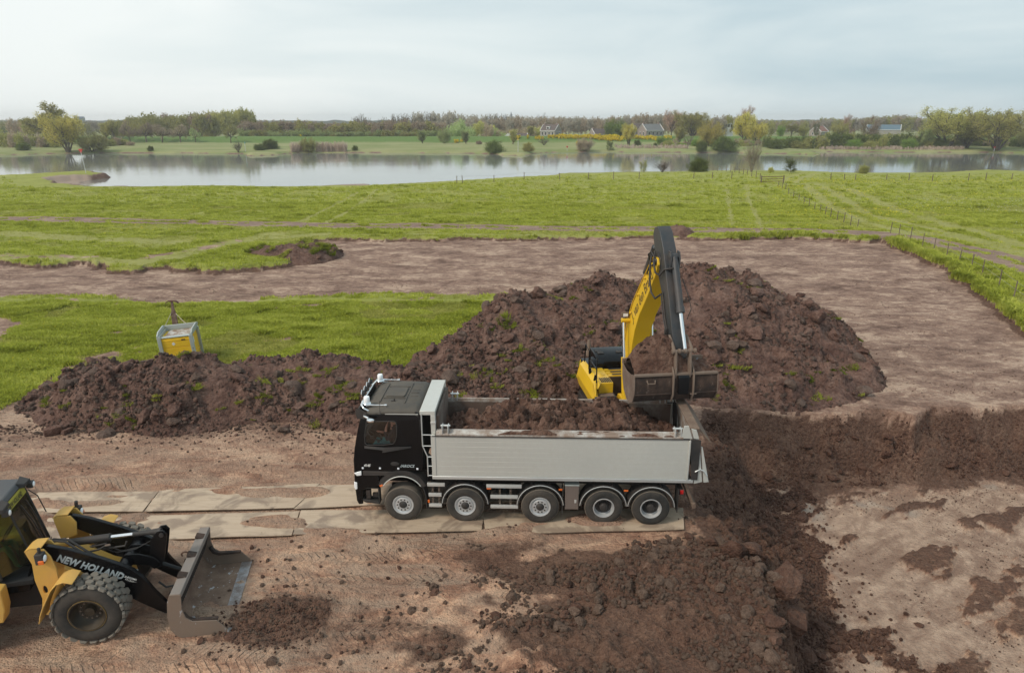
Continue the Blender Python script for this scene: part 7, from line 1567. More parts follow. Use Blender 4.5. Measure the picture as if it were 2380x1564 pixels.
wood('undergrowth', 'brown olive scrub between the yellow willows', 1540, 1790, 318, 345, [(1540, 326), (1790, 324)], [('bush2', L_OLIVE, B_), ('haze2', L_BROWN, B_), ('bush', L_GRN, B_)], 30, (14, 24), seed=16)
# blue-grey distant tree lines
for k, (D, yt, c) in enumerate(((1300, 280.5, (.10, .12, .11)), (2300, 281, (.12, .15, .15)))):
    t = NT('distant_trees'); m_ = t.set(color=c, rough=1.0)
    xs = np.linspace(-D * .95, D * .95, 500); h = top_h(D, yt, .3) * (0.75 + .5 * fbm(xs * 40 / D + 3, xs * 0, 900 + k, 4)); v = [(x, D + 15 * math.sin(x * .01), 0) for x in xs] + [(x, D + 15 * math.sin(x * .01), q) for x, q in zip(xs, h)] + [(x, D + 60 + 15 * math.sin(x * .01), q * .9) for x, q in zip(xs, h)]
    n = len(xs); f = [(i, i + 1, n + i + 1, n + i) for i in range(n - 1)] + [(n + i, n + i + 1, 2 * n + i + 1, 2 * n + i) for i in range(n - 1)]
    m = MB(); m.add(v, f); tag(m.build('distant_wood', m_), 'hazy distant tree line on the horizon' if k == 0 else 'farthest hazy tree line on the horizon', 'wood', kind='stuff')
# ---- reeds, rapeseed blossom on the dike
def hit_many(px, py, d0=240, d1=450):
    px = np.asarray(px); py = np.asarray(py); v = -(py - 782) / FOC; dy = math.cos(TILT) + v * math.sin(TILT); dz = -math.sin(TILT) + v * math.cos(TILT); dx = (px - 1190) / FOC
    D = np.geomspace(d0, d1, 300)[None, :]; t = D / dy[:, None]; X = dx[:, None] * t; Z = CAM_H + dz[:, None] * t; T = terrain(X, np.broadcast_to(D, X.shape))
    k = np.argmax((Z <= np.maximum(T, -1.3)) & (T > ZW + .3), 1); i = np.arange(len(px)); return np.stack([X[i, k], D[0, k]], -1)
def blades_patch(name, label, cat, regions, n, h, w, mat, seed=0, spread=0):
    rs = np.random.default_rng(seed); V = []; q = []
    for (x0, x1, y0, y1, wt) in regions:
        k = int(n * wt); px = rs.uniform(x0, x1, k); py = rs.uniform(y0, y1, k)
        q.append(hit_many(px, py))
    q = np.concatenate(q); z = terrain(q[:, 0], q[:, 1]); m = len(q); hh = h * rs.uniform(.5, 1.2, m); ww = w * rs.uniform(.5, 1.3, m); a = rs.uniform(0, np.pi, m); lx = rs.normal(0, .12, m) * hh; ly = rs.normal(0, .12, m) * hh
    b = np.stack([q[:, 0], q[:, 1], z - .05], -1); dv = np.stack([np.cos(a) * ww, np.sin(a) * ww, a * 0], -1)
    V = np.stack([b - dv, b + dv, b + dv * .6 + np.stack([lx, ly, hh], -1), b - dv * .6 + np.stack([lx, ly, hh], -1)], 1).reshape(-1, 3)
    o = npmesh(name, V, np.arange(len(V)).reshape(-1, 4), mat, smooth=False); tag(o, label, cat, kind='stuff'); return o
blades_patch('reed_bed', 'pinkish dry reeds along the far waterline', 'reeds', [(676, 704, 350, 357, .25), (735, 806, 350, 357, .75)], 900, 3.4, .12, L_PINK, 1)
blades_patch('reed_bed', 'low pale dry grass strip along the far right bank', 'reeds', [(1905, 2240, 343, 349, .8), (1430, 1600, 341, 346, .2)], 1500, 1.2, .35, L_PINK, 2)
def blossom(name, label, regions, n, seed, size=.5):
    rs = np.random.default_rng(seed); q = []
    for (x0, x1, y0, y1, wt) in regions:
        cx = rs.uniform(x0, x1, max(3, int(10 * wt))); cy = rs.uniform(y0, y1, len(cx))
        k = int(n * wt); j = rs.integers(0, len(cx), k); q.append(hit_many(np.clip(cx[j] + rs.normal(0, (x1 - x0) * .06, k), x0, x1), np.clip(cy[j] + rs.normal(0, .8, k), y0, y1)))
    q = np.concatenate(q); m = len(q); z = terrain(q[:, 0], q[:, 1]) + rs.uniform(.3, 1.2, m); C = np.stack([q[:, 0], q[:, 1], z], -1); a = rs.normal(0, 1, (m, 3)); a /= np.linalg.norm(a, axis=1)[:, None]; b = np.cross(a, rs.normal(0, 1, (m, 3))); b /= np.linalg.norm(b, axis=1)[:, None]
    sz = size * rs.uniform(.5, 1.3, m)[:, None]; V = np.stack([C - a * sz, C + b * sz, C + a * sz, C - b * sz], 1).reshape(-1, 3)
    o = npmesh(name, V, np.arange(len(V)).reshape(-1, 4), L_FLOW, smooth=False); tag(o, label, 'flowers', kind='stuff'); return o
blossom('rapeseed', 'bright yellow blossom spread over the dike slope below the houses', [(1275, 1480, 319, 324, 3), (1350, 1400, 318, 323, 1), (1300, 1340, 318, 322, 1), (1380, 1455, 322, 329, 1.6), (1480, 1560, 320, 326, 1), (1500, 1540, 325, 328, .5)], 420, 3)
blossom('rapeseed', 'small yellow blossom patches left on the dike', [(1244, 1262, 322, 326, .6), (1224, 1228, 320, 324, .2), (1056, 1082, 330, 333, .35), (694, 700, 316, 318, .2), (1194, 1208, 321, 326, .4), (1338, 1352, 334, 337, .2)], 300, 4)
blossom('rapeseed', 'yellow blossom strip on the dike at the right', [(1815, 1900, 311, 316, 1.2)], 420, 5)
# ================================================================== HOUSES AND SPIRE
def brick_m(name, c1, c2):
    t = NT(name); b = t.n('ShaderNodeTexBrick'); b.inputs['Scale'].default_value = 3.0; b.inputs['Color1'].default_value = c1 + (1,); b.inputs['Color2'].default_value = c2 + (1,); b.inputs['Mortar'].default_value = (.3, .27, .25, 1)
    t.l(t.co(), b.inputs[0]); return t.set(color=b.outputs[0], rough=.9)
M_BR = brick_m('purple_brick', (.24, .165, .15), (.30, .21, .19)); M_BRF = brick_m('pale_brick', (.33, .27, .25), (.28, .22, .20))
M_RF1 = painted('brown_tiles', (.095, .075, .072), .8, dust=.3); M_RF2 = painted('grey_tiles', (.15, .155, .16), .8, dust=.3, dustcol=(.2, .2, .18)); M_RF3 = painted('red_tiles', (.22, .10, .07), .8); M_RFB = painted('blue_sheet_roof', (.05, .16, .27), .5, dust=.2)
M_WHT = painted('white_trim', (.75, .75, .73), .6, dust=.1); M_WIN = painted('dark_window', (.02, .024, .028), .15, dust=0)
def house(label, px, D, L_, Wd, He, Hr, rz, wall, roof, nwin=4, gwin=2, front='long', dormer=False, zb=2.6, chim=True, trim=True, wall2=None):
    d = ray(px, 310); x = d[0] / d[1] * D; h = empty('house', (x, D, zb), R(rz), label, 'house')
    MB().box(-L_ / 2, L_ / 2, -Wd / 2, Wd / 2, -3, He).build('wall', wall2 or wall, h)
    for s in (-1, 1): MB().prism([(-Wd / 2, He - .01), (Wd / 2, He - .01), (0, He + Hr)], s * L_ / 2 - (.25 if s > 0 else 0), s * L_ / 2 + (.25 if s < 0 else 0), 'x').build('gable', wall, h)
    r = MB(); r.prism([(-Wd / 2 - .3, He - .15), (0, He + Hr + .12), (Wd / 2 + .3, He - .15), (Wd / 2 + .2, He - .25), (0, He + Hr - .08), (-Wd / 2 - .2, He - .25)], -L_ / 2 + .3, L_ / 2 - .3, 'x'); ro = r.build('roof', roof, h)
    if chim:
        for s in (-1, 1): MB().box(s * (L_ / 2 - .8) - .35, s * (L_ / 2 - .8) + .35, -.35, .35, He + Hr - .5, He + Hr + .9).build('chimney', wall, ro)
    if trim:
        for s in (-1, 1):
            m = MB(); m.tube([(s * (L_ / 2 + .03), -Wd / 2 - .15, He - .1), (s * (L_ / 2 + .03), 0, He + Hr + .2), (s * (L_ / 2 + .03), Wd / 2 + .15, He - .1)], .16, 4); m.build('gable_trim', M_WHT, ro)
        MB().box(-L_ / 2, L_ / 2, -Wd / 2 - .35, -Wd / 2 - .1, He - .35, He - .1).build('gutter', M_WHT, ro)
    for k in range(nwin):
        xx = -L_ / 2 + L_ * (k + .7) / (nwin + .4); f = MB().box(xx - .62, xx + .62, -Wd / 2 - .06, -Wd / 2 + .02, He * .25, He * .80).build('window', M_WHT, h); MB().box(xx - .45, xx + .45, -Wd / 2 - .09, -Wd / 2 - .065, He * .29, He * .76).build('pane', M_WIN, f)
    for s in (-1, 1):
        for k in range(gwin):
            yy = -Wd / 2 + Wd * (k + .8) / (gwin + .6); f = MB().box(s * L_ / 2 - .06, s * L_ / 2 + .06, yy - .55, yy + .55, He * .25, He * .8).build('window', M_WHT, h); MB().box(s * L_ / 2 - .08, s * L_ / 2 + .08, yy - .4, yy + .4, He * .29, He * .76).build('pane', M_WIN, f)
    if dormer: dm = MB().box(-1.1, .9, -Wd / 2 + .5, -.5, He + .3, He + 2.0).build('dormer', M_WHT, ro); MB().box(-.8, .6, -Wd / 2 + .44, -Wd / 2 + .5, He + .7, He + 1.7).build('pane', M_WIN, dm)
    return h
house('brick house with white dormer standing behind the dike left of the blossom', 1280, 398, 9.5, 7.5, 3.6, 3.0, -32, M_BR, M_RF1, 4, 2, dormer=True, wall2=M_BRF)
house('low brick house with half-hidden dark roof between two garden trees', 1391, 402, 9.0, 7.0, 1.6, 2.7, 26, M_BR, M_RF1, 3, 2)
house('brick farmhouse with grey tiled roof and chimney left of the big yellow trees', 1512, 396, 11.5, 8.5, 3.7, 3.2, 24, M_BR, M_RF2, 4, 2)
house('brown-roofed wing behind the brick farmhouse', 1482, 405, 8, 8, 3.4, 3.6, 24, M_BR, M_RF1, 0, 0, chim=False)
house('low shed with dark panels on its roof left of the farmhouse', 1441, 398, 6.5, 6, .4, 2.4, 14, M_BRF, M_RF1, 0, 0, chim=False)
house('tiny white gable peeping over the dike left of the first house', 1182, 400, 4, 4, .2, 1.5, 80, M_WHT, M_RF1, 0, 0, chim=False)
house('low dark roof just behind the dike left of the first house', 1211, 400, 7, 5, .4, 1.5, 8, M_BRF, M_RF1, 0, 0, chim=False)
house('red-roofed small house beside the dark pointed evergreen', 1903, 420, 9, 7, 2.8, 2.8, 40, M_BRF, M_RF3, 2, 2)
house('long farm shed with blue roof end behind the dark hedge', 2052, 470, 20, 13, 3.2, 3.0, -28, painted('shed_grey', (.30, .29, .27), .8), painted('blue_grey_roof', (.08, .15, .20), .7), 0, 0, chim=False, trim=True)
house('pale distant building with white gable near the left horizon', 192, 640, 7, 5, 1.5, 1.5, 20, painted('pale_blue_wall', (.30, .36, .42), .8), painted('slate_blue', (.10, .14, .19), .8), 0, 0, zb=12, chim=False, trim=False)
wb = empty('white_building', (ray(1689, 290)[0] / ray(1689, 290)[1] * 430, 430, 2.4), R(10), 'white flat-roofed building with corner turrets above the yellow trees', 'building')
MB().box(-3.0, 3.0, -3, 3, 0, 7.6).build('wall', M_WHT, wb)
for sx in (-1, 1):
    for sy in (-1, 1): MB().box(sx * 3 - .35, sx * 3 + .35, sy * 3 - .35, sy * 3 + .35, 7.0, 8.9).build('turret', M_WHT, wb)
for k in range(3): MB().box(-2 + k * 1.6, -1.2 + k * 1.6, -3.05, -2.98, 5.2, 6.8).build('window', M_WIN, wb)
t = NT('slate_spire'); M_SP = t.set(color=(.10, .13, .16), rough=.9); Ds = 2000
sx_ = ray(1188, 270)[0] / ray(1188, 270)[1] * Ds; ch_ = empty('church', (sx_, Ds, 0), 0, 'distant blue-grey church with tall pointed spire on the middle horizon', 'church')
sh = top_h(Ds, 260, 0); MB().box(-4, 4, -4, 4, 0, sh * .52).build('tower', M_SP, ch_); MB().tube([(0, 0, sh * .52), (0, 0, sh)], [5.2, .15], 8).build('spire', M_SP, ch_)
MB().prism([(-6, 0), (6, 0), (6, sh * .3), (0, sh * .42), (-6, sh * .3)], 4, 34, 'x').build('nave', M_SP, ch_)
for px, yt, lab in ((1176, 270, 'thin distant turret just left of the church spire'), (1165, 272, 'small distant domed turret left of the thin one')):
    d = ray(px, 270); e = empty('distant_tower', (d[0] / d[1] * Ds, Ds, 0), 0, lab, 'tower'); q = top_h(Ds, yt, 0)
    MB().box(-1.8, 1.8, -1.8, 1.8, 0, q * .7).build('tower', M_SP, e); MB().tube([(0, 0, q * .7), (0, 0, q * .85), (0, 0, q)], [2.4, 1.8, .15], 8).build('spire', M_SP, e)
# ================================================================== CLODS
from mathutils import noise as mnoise
def clod_mesh(seed, mat, sub=2, flat=.72, rough=.5):
    bm = bmesh.new(); bmesh.ops.create_icosphere(bm, subdivisions=sub, radius=1.0); rs = random.Random(seed)
    off = Vector((seed * 3.1, seed * 1.7, seed * .9)); sx, sy = rs.uniform(.8, 1.3), rs.uniform(.7, 1.1); cuts = [(Vector((rs.gauss(0, 1), rs.gauss(0, 1), rs.gauss(0, 1))).normalized(), rs.uniform(.55, .85)) for _ in range(7)]
    for v in bm.verts:
        n = v.co.normalized(); r = 1 + rough * (mnoise.noise(n * 1.4 + off) + .6 * mnoise.noise(n * 3.4 + off))
        p = n * r
        for c, d in cuts:
            q = p.dot(c)
            if q > d: p = p - c * (q - d) * .85
        v.co = Vector((p.x * sx, p.y * sy, p.z * flat))
    me = bpy.data.meshes.new('soil_clod'); bm.to_mesh(me); bm.free(); me.materials.append(mat)
    if sub > 1: me.shade_smooth(); me.set_sharp_from_angle(angle=R(28))
    return me
CL_DRY = heap_material('dry_clod', (.11, .07, .056), (.21, .145, .118), (.33, .245, .20), obj=True)
CL_WARM = heap_material('warm_clod', (.14, .085, .062), (.27, .178, .132), (.43, .31, .235), obj=True)
CLD = [clod_mesh(i, M_HEAP) for i in range(7)]; CLW = [clod_mesh(i + 20, M_WET) for i in range(6)]; CLB = [clod_mesh(i + 40, CL_DRY) for i in range(5)]; CLX = [clod_mesh(i + 60, CL_WARM) for i in range(6)]
CLs = [clod_mesh(i + 80, M_HEAP if i % 2 else CL_DRY, 1, .8) for i in range(6)]; CWs = [clod_mesh(i + 90, M_WET, 1, .8) for i in range(4)]; CXs = [clod_mesh(i + 95, CL_WARM, 1, .8) for i in range(4)]; CLl = [clod_mesh(i + 99, M_LOAD, 2, .8) for i in range(5)]
_rs = np.random.default_rng(77)
def put_clod(me, x, y, z, s, parent, name='soil_clod', sink=.25):
    o = bpy.data.objects.new(name, me); COL.objects.link(o); o.parent = parent
    o.location = (x, y, z + s * (.45 - sink)); o.rotation_euler = tuple(_rs.uniform(-.6, .6, 2)) + (_rs.uniform(0, 6.28),); o.scale = (s, s, s * _rs.uniform(.8, 1.2)); return o
def sample(n, x0, x1, y0, y1, accept):
    X = _rs.uniform(x0, x1, n * 6); Y = _rs.uniform(y0, y1, n * 6); k = accept(X, Y); k = np.nonzero(k > _rs.random(len(X)))[0][:n]; return X[k], Y[k]
def sizes(n, lo, hi, p=2.2): return lo + (hi - lo) * _rs.random(n) ** p
def clod_set(n, box, acc, lo, hi, meshes, parent, p=2.2):
    X, Y = sample(n, *box, acc); S = sizes(len(X), lo, hi, p); Z = surf(X, Y)
    for x, y, z, s in zip(X, Y, Z, S): put_clod(meshes[_rs.integers(len(meshes))], x, y, z, s, parent)
def crumbs(name, label, n, box, acc, lo, hi, meshes, parent=None, p=2.0):
    X, Y = sample(n, *box, acc); S = sizes(len(X), lo, hi, p); Z = surf(X, Y) + S * .25
    return scatter(name, np.stack([X, Y, Z], -1), _rs.uniform(0, 6.28, (len(X), 3)), S, meshes, label, 'soil crumbs' if parent is None else None, parent)
front = lambda X, Y: (ridge_h(X, Y) > .03) * sstep(27.0, 25.2, Y) * (.25 + .75 * sstep(.35, .6, fbm(X * .5, Y * .5, 280, 3)))
clod_set(210, (-20, 3.4, 22.3, 26.5), front, .07, .34, CLD + CLB, h_ridge)
for (px, py, s, m) in ((685, 900, .36, 1), (250, 1110 - 100, .30, 1), (405, 1000, .26, 1), (155, 1000, .20, 0), (120, 945, .34, 0), (660, 1015 - 15, .22, 1), (205, 800, .26, 0), (150, 985, .24, 0), (1240, 905, .2, 1)):
    x, y = G(px, py, 1.0 if py < 980 else .1); put_clod((CLB if m else CLD)[int(px) % 5], x, y, float(surf(x, y)[0]), s, h_ridge, sink=.15)
mf = lambda X, Y: (mound_h(X, Y) > .03) * sstep(37, 33, Y) * (.25 + .75 * sstep(.4, .62, fbm(X * .4, Y * .4, 380, 3))) * (1 + (Y < 28.5))
clod_set(240, (-5, 19.5, 22.5, 36.5), mf, .08, .38, CLD + CLB, h_mound, 2.2)
for (px, py, s) in ((1755, 790, .42), (1900, 745, .42), (1880, 720, .3), (1930, 840, .3), (1340, 640, .36), (1250, 690, .4), (1590, 700, .3), (1860, 690, .3), (1940, 790, .35), (1230, 1000, .2)):
    x, y, z = hit(px, py, 20, 60) if False else (0, 0, 0)
    d = ray(px, py); DD = np.linspace(22, 45, 400); XX = d[0] / d[1] * DD; ZZ = CAM_H + d[2] / d[1] * DD; SS = surf(XX, DD); k = int(np.argmax(ZZ <= SS)); put_clod(CLD[px % 7], XX[k], DD[k], SS[k], s, h_mound, sink=.1)
crumbs('soil_crumbs', 'small crumbs lying over the soil ridge', 6500, (-20.5, 3.4, 22.1, 27.5), lambda X, Y: (ridge_h(X, Y) > .0) * (Y < 27) * (.06 + .94 * sstep(.38, .55, fbm(X * .55, Y * .55, 280, 3))), .02, .13, CLs, h_ridge, p=2.6)
crumbs('soil_crumbs', 'small crumbs lying over the soil mound', 9500, (-5.5, 20.3, 22.1, 38), lambda X, Y: (mound_h(X, Y) > .0) * (.06 + .94 * sstep(.38, .55, fbm(X * .55, Y * .55, 380, 3))), .02, .13, CLs, h_mound, p=2.6)
clod_set(34, (-22.5, -13.5, 53.5, 59.5), lambda X, Y: small_h(X, Y) > .02, .12, .32, CLD, h_small)
# feet of the heaps and the fields around
gf = lambda X, Y: np.exp(-np.clip(22.9 - Y, 0, 9) / .55) * (X > -20) * (X < -1) * (Y < 23.3)
crumbs('soil_crumbs', 'crumbs rolled off the foot of the ridge', 2200, (-20, 0, 20, 23.3), gf, .012, .07, CLs + CXs, p=2.5)
clod_set(30, (-20, -4, 21.5, 23.2), gf, .06, .17, CLB + CLD, ground)
# worked ground in the foreground, lower right and the rim of the pit
LZW = LUMPZ 
def lump_acc(X, Y): return (sdist(X, Y, LZW) > -.2) * np.clip(sstep(.44, .60, fbm(X * .8 + 1, Y * 1.1, 68, 4)) * (.35 + .65 * sstep(-1, 4, X)) + .35 * sstep(3.2, 5.2, X), 0, 1) * (terrain(X, Y) > -.6) * (.10 + .90 * sstep(-3.5, -.3, X))
clod_set(230, (-6.0, 7.5, 9.8, 16.4), lump_acc, .05, .19, CLX * 3 + CLW, ground, 1.7)
crumbs('soil_crumbs', 'brown crumbs strewn over the trampled foreground', 9000, (-7.5, 7.8, 9, 17), lambda X, Y: .02 + .98 * lump_acc(X, Y),   .010, .085, CXs * 3 + CWs, p=2.6)
NS = GG([(1640, 1240), (1720, 1285), (1770, 1380), (1830, 1564), (1860, 1750)]) 
slope = lambda X, Y: (terrain(X, Y) < -.12) * (terrain(X, Y) > -2.28) * (X < 11) * (Y < 23) * (.25 + .75 * sstep(-.2, -1.6, terrain(X, Y))) + .35 * np.exp(-pdist(X, Y, PIT_TOE) / .5) * (X < 11)
clod_set(110, (4, 11, 10.5, 23), slope, .06, .20, CLW, ground, 2.2)
crumbs('soil_crumbs', 'dark crumbs rolled down the near pit slope', 12000, (4, 11.5, 10, 23), slope, .012, .085, CWs)
rim = lambda X, Y: np.exp(-np.abs(sdist(X, Y, PIT_TOP)) / .7) * (X < 8.5) * (Y < 18)
clod_set(60, (3.5, 8, 9.5, 18), rim, .06, .18, CLX, ground, 2.0)
for (px, py, z, s) in ((1700, 1290, 0, .34), (1740, 1300, -.2, .30), (1810, 1440, -1.2, .48), (1835, 1480, -1.5, .45), (1650, 1262, 0, .2), (1875, 1530, -2.2, .25), (1930, 1478, -2.3, .12), (1912, 1330, -2.3, .10), (1790, 1530, -.8, .22)):
    x, y = G(px, py, z); put_clod(CLW[px % 6], x, y, float(surf(x, y)[0]), s, ground, sink=.15)
wl_ = lambda X, Y: (terrain(X, Y) < -.1) * (terrain(X, Y) > -2.25) * (Y > 22.5) * (X > 6) * (.15 + .85 * sstep(.45, .62, fbm(X * .8, Y * 1.5, 861, 3)))
clod_set(90, (6, 24, 22.5, 26.5), wl_, .05, .22, CLW, ground, 2.6)
crumbs('soil_crumbs', 'crumbs clinging to the dark pit wall', 5000, (6, 26, 22.5, 26.5), wl_, .012, .07, CWs)
flo = lambda X, Y: (terrain(X, Y) < -2.1) * (Y < 24.4) * (.02 + .9 * sstep(.52, .66, fbm(X * .6, Y * .6, 801, 3)) + .6 * np.exp(-np.abs(Y - 23.2) / .4))
crumbs('soil_crumbs', 'loose crumbs on the pale pit floor', 4500, (7, 24, 10, 24.5), flo, .008, .038, CXs, p=3)
clod_set(22, (7.5, 22, 11, 24.2), flo, .04, .10, CLW + CLX, ground, 2.0)
crumbs('soil_crumbs', 'loose soil before the loader bucket', 900, (-7.4, -4.2, 11.2, 15.2), lambda X, Y: np.exp(-(np.hypot((X + 5.3) / 1.3, (Y - 12.7) / .8)) ** 4) + .3 * np.exp(-(np.hypot(X + 7.6, Y - 12.0) / .35) ** 4), .010, .05, CWs + CXs)
clod_set(12, (-7.3, -4.6, 11.4, 15), lambda X, Y: np.exp(-(np.hypot((X + 5.3) / 1.3, (Y - 12.7) / .8)) ** 4), .05, .11, CLW, ground)
crumbs('soil_crumbs', 'sparse crumbs over the stripped field', 6000, (-26, 34, 19.5, 60), lambda X, Y: (terrain(X, Y) > -.3) * (sdist(X, Y, MEADOW) < -.2) * (sdist(X, Y, ISLAND) < -.1) * (.06 + .9 * sstep(.55, .7, fbm(X * .5, Y * .9, 47, 3))) * (np.hypot(X + 3, Y - 18) > 1), .012, .055, CXs, p=3)
# clods on the load and in the scoop
def local_clods(parent, n, box, zf, lo, hi):
    X = _rs.uniform(box[0], box[1], n); Y = _rs.uniform(box[2], box[3], n); S = sizes(n, lo, hi, 1.8); Z = zf(X, Y)
    for x, y, z, s in zip(X, Y, Z, S): put_clod(CLl[_rs.integers(5)], x, y, z, s, parent, sink=.3)
local_clods(load, 110, (-7.2, -3.0, -.95, .95), bed_h, .05, .17)
local_clods(load, 25, (-3.2, -1.3, -.9, .9), bed_h, .03, .08)
local_clods(bl, 26, (4.4, 5.1, -1.25, .1), heapx, .025, .07)
# ================================================================== GRASS
def tuft_mesh(name, seed, n, rad, h, w, mat, droop=.5):
    rs = np.random.default_rng(seed); V, F = [], []
    for i in range(n):
        a = rs.uniform(0, 6.28); r = rad * rs.random() ** .6; b = np.array([r * np.cos(a), r * np.sin(a), -.02]); hh = h * rs.uniform(.5, 1.2); dr = rs.uniform(0, 6.28) * .3 + a; k = droop * rs.uniform(.3, 1.3) * hh
        d = np.array([np.cos(dr), np.sin(dr), 0]); s = np.array([-np.sin(dr + rs.normal(0, .8)), np.cos(dr), 0]) * w * rs.uniform(.7, 1.3); m = b + d * k * .3 + [0, 0, hh * .65]; t = b + d * k + [0, 0, hh * rs.uniform(.75, 1.0)]
        o = len(V); V += [b - s, b + s, m + s * .8, m - s * .8, t]; F += [(o, o + 1, o + 2), (o, o + 2, o + 3), (o + 3, o + 2, o + 4)]
    return npmesh(name, np.array(V), np.array(F), mat, link=False, smooth=False, loops=3)
def grass_mat(name, c1, c2, c3):
    t = NT(name); P = t.pos(); inf = t.n('ShaderNodeObjectInfo'); g = t.noise(.30, 5, .6, P, stretch=(.6, 1.6, 1)); g2 = t.noise(1.0, 5, .65, P, stretch=(.5, 1.4, 1), dist=.4)
    s = t.math('ADD', t.math('MULTIPLY', g, .65), t.math('ADD', t.math('MULTIPLY', g2, .55), t.math('MULTIPLY', inf.outputs['Random'], .22)))
    c = t.ramp(s, [(.55, c1), (.70, c2), (.88, c3)])
    df = t.n('ShaderNodeBsdfDiffuse'); t.l(c, df.inputs[0]); tl = t.n('ShaderNodeBsdfTranslucent'); t.l(c, tl.inputs[0]); mx = t.n('ShaderNodeMixShader'); mx.inputs[0].default_value = .45; t.l(df.outputs[0], mx.inputs[1]); t.l(tl.outputs[0], mx.inputs[2]); t.l(mx.outputs[0], t.out.inputs[0]); return t.m
G_LUSH = grass_mat('grass_blades', (.29, .32, .040), (.43, .465, .068), (.56, .58, .13))
G_DRY = grass_mat('worn_grass', (.30, .31, .06), (.42, .42, .10), (.52, .50, .15))
G_SOD = grass_mat('sod_grass', (.12, .145, .018), (.235, .26, .035), (.38, .385, .08))
TUS = [tuft_mesh('grass_tuft', i, 16, .20, .15, .016, G_LUSH) for i in range(4)]; TUD = [tuft_mesh('grass_tuft', 10 + i, 14, .22, .09, .018, G_DRY, .8) for i in range(2)]
TUT = [tuft_mesh('grass_tuft', 20 + i, 26, .20, .26, .018, G_LUSH, .6) for i in range(3)]; SOD = [tuft_mesh('grass_tuft', 30 + i, 130, .55, .42, .030, G_SOD, 1.0) for i in range(4)]
def grass_field(name, label, n, box, dens, smin, smax):
    X = _rs.uniform(box[0], box[1], n * 2); Y = box[2] + (box[3] - box[2]) * _rs.random(n * 2); _, A = terrain_exact(X, Y, True)
    T = terrain(X, Y); g = A['grass']; k = (A['worn'] * (_rs.random(len(X)) + .3) < .35) & (g > .45 + .3 * (_rs.random(len(X)) - .5)) & (surf(X, Y) < T + .02) & dens(X, Y, T); X, Y, T = X[k][:n], Y[k][:n], T[k][:n]; wn_ = A['worn'][k][:n]
    ed = sdist(X, Y, MEADOW); edge = (np.abs(ed) < .7) & (X > 20); tall = (vnoise(X * .45, Y * 1.1, 821) > .80) | edge
    dry = (wn_ > .3) | (fbm(X * .22, Y * .3, 823, 3) > .60)
    var = np.where(dry & ~edge, 4 + _rs.integers(0, 2, len(X)), np.where(tall, 6 + _rs.integers(0, 3, len(X)), _rs.integers(0, 4, len(X))))
    S = _rs.uniform(smin, smax, len(X)) * (.8 + .4 * vnoise(X * .6, Y * .8, 825)) * np.where(edge, 1.25, 1)
    rot = np.stack([_rs.normal(0, .15, len(X)), _rs.normal(0, .15, len(X)), _rs.uniform(0, 6.28, len(X))], -1)
    return scatter(name, np.stack([X, Y, T - .01], -1), rot, S, TUS + TUD + TUT, label, 'grass', var=var)
grass_field('grass', 'rough grass of the island around the yellow fuel tank', 52000, (-36, .5, 20, 41), lambda X, Y, T: np.ones(len(X), bool), .8, 1.25)
grass_field('grass', 'meadow grass beside the dirt track', 54000, (-82, 82, 42, 92), lambda X, Y, T: np.abs(X) < 6 + .78 * Y, 1.0, 1.4)
grass_field('grass', 'grassy strip along the right fence', 9000, (14, 38, 32, 62), lambda X, Y, T: (sdist(X, Y, MEADOW) < 3.2) & (X > 14), 1.1, 1.6)
grass_field('grass', 'far tufts of the river meadow', 20000, (-115, 115, 86, 150), lambda X, Y, T: (T > -.3) & (_rs.random(len(X)) < (150 - Y) / 50) & (np.abs(X) < 6 + .78 * Y), 1.4, 2.0)
# sods growing out of the heaps
def sods(n, box, acc, lo, hi, parent):
    X, Y = sample(n, *box, acc); Z = surf(X, Y)
    for x, y, z in zip(X, Y, Z):
        o = bpy.data.objects.new('grass_tuft', SOD[_rs.integers(4)]); COL.objects.link(o); o.parent = parent; s = _rs.uniform(lo, hi); o.location = (x, y, z - .04); o.scale = (s * _rs.uniform(.8, 1.5), s, s * _rs.uniform(.6, 1.0)); o.rotation_euler = (_rs.uniform(-.2, .7), _rs.uniform(-.4, .4), _rs.uniform(0, 6.28))
sods(85, (-20, 3.4, 22.3, 26.0), lambda X, Y: (ridge_h(X, Y) > .05) * sstep(.42, .6, fbm(X * .6, Y * .8, 841, 2)), .20, .50, h_ridge)
sods(135, (-5, 19.5, 22.5, 36.5), lambda X, Y: (mound_h(X, Y) > .05) * sstep(.42, .62, fbm(X * .5, Y * .6, 843, 2)), .20, .56, h_mound)
sods(26, (-22.5, -13.5, 53.5, 59.5), lambda X, Y: small_h(X, Y) > .02, .5, 1.0, h_small)
# ---- small flowers
def dots(name, label, n, box, acc, size, mat, h=.1):
    X, Y = sample(n, *box, acc); m = len(X); Z = terrain(X, Y) + _rs.uniform(.04, h, m); s = size * _rs.uniform(.6, 1.3, m); a = _rs.uniform(0, 6.28, m); C = np.stack([X, Y, Z], -1)
    u = np.stack([np.cos(a) * s, np.sin(a) * s, s * _rs.uniform(-.3, .3, m)], -1); v = np.stack([-np.sin(a) * s * .9, np.cos(a) * s * .9, s * .25], -1)
    o = npmesh(name, np.stack([C - u, C - v, C + u, C + v], 1).reshape(-1, 3), np.arange(4 * m).reshape(-1, 4), mat, smooth=False); tag(o, label, 'flowers', kind='stuff'); return o
M_DAND = leaf_mat('dandelion', (.62, .50, .03), (.78, .64, .05), var=.05); M_DAISY = leaf_mat('white_flower', (.60, .62, .55), (.75, .77, .70), var=.05)
mead = lambda X, Y: (sdist(X, Y, MEADOW) > .5)
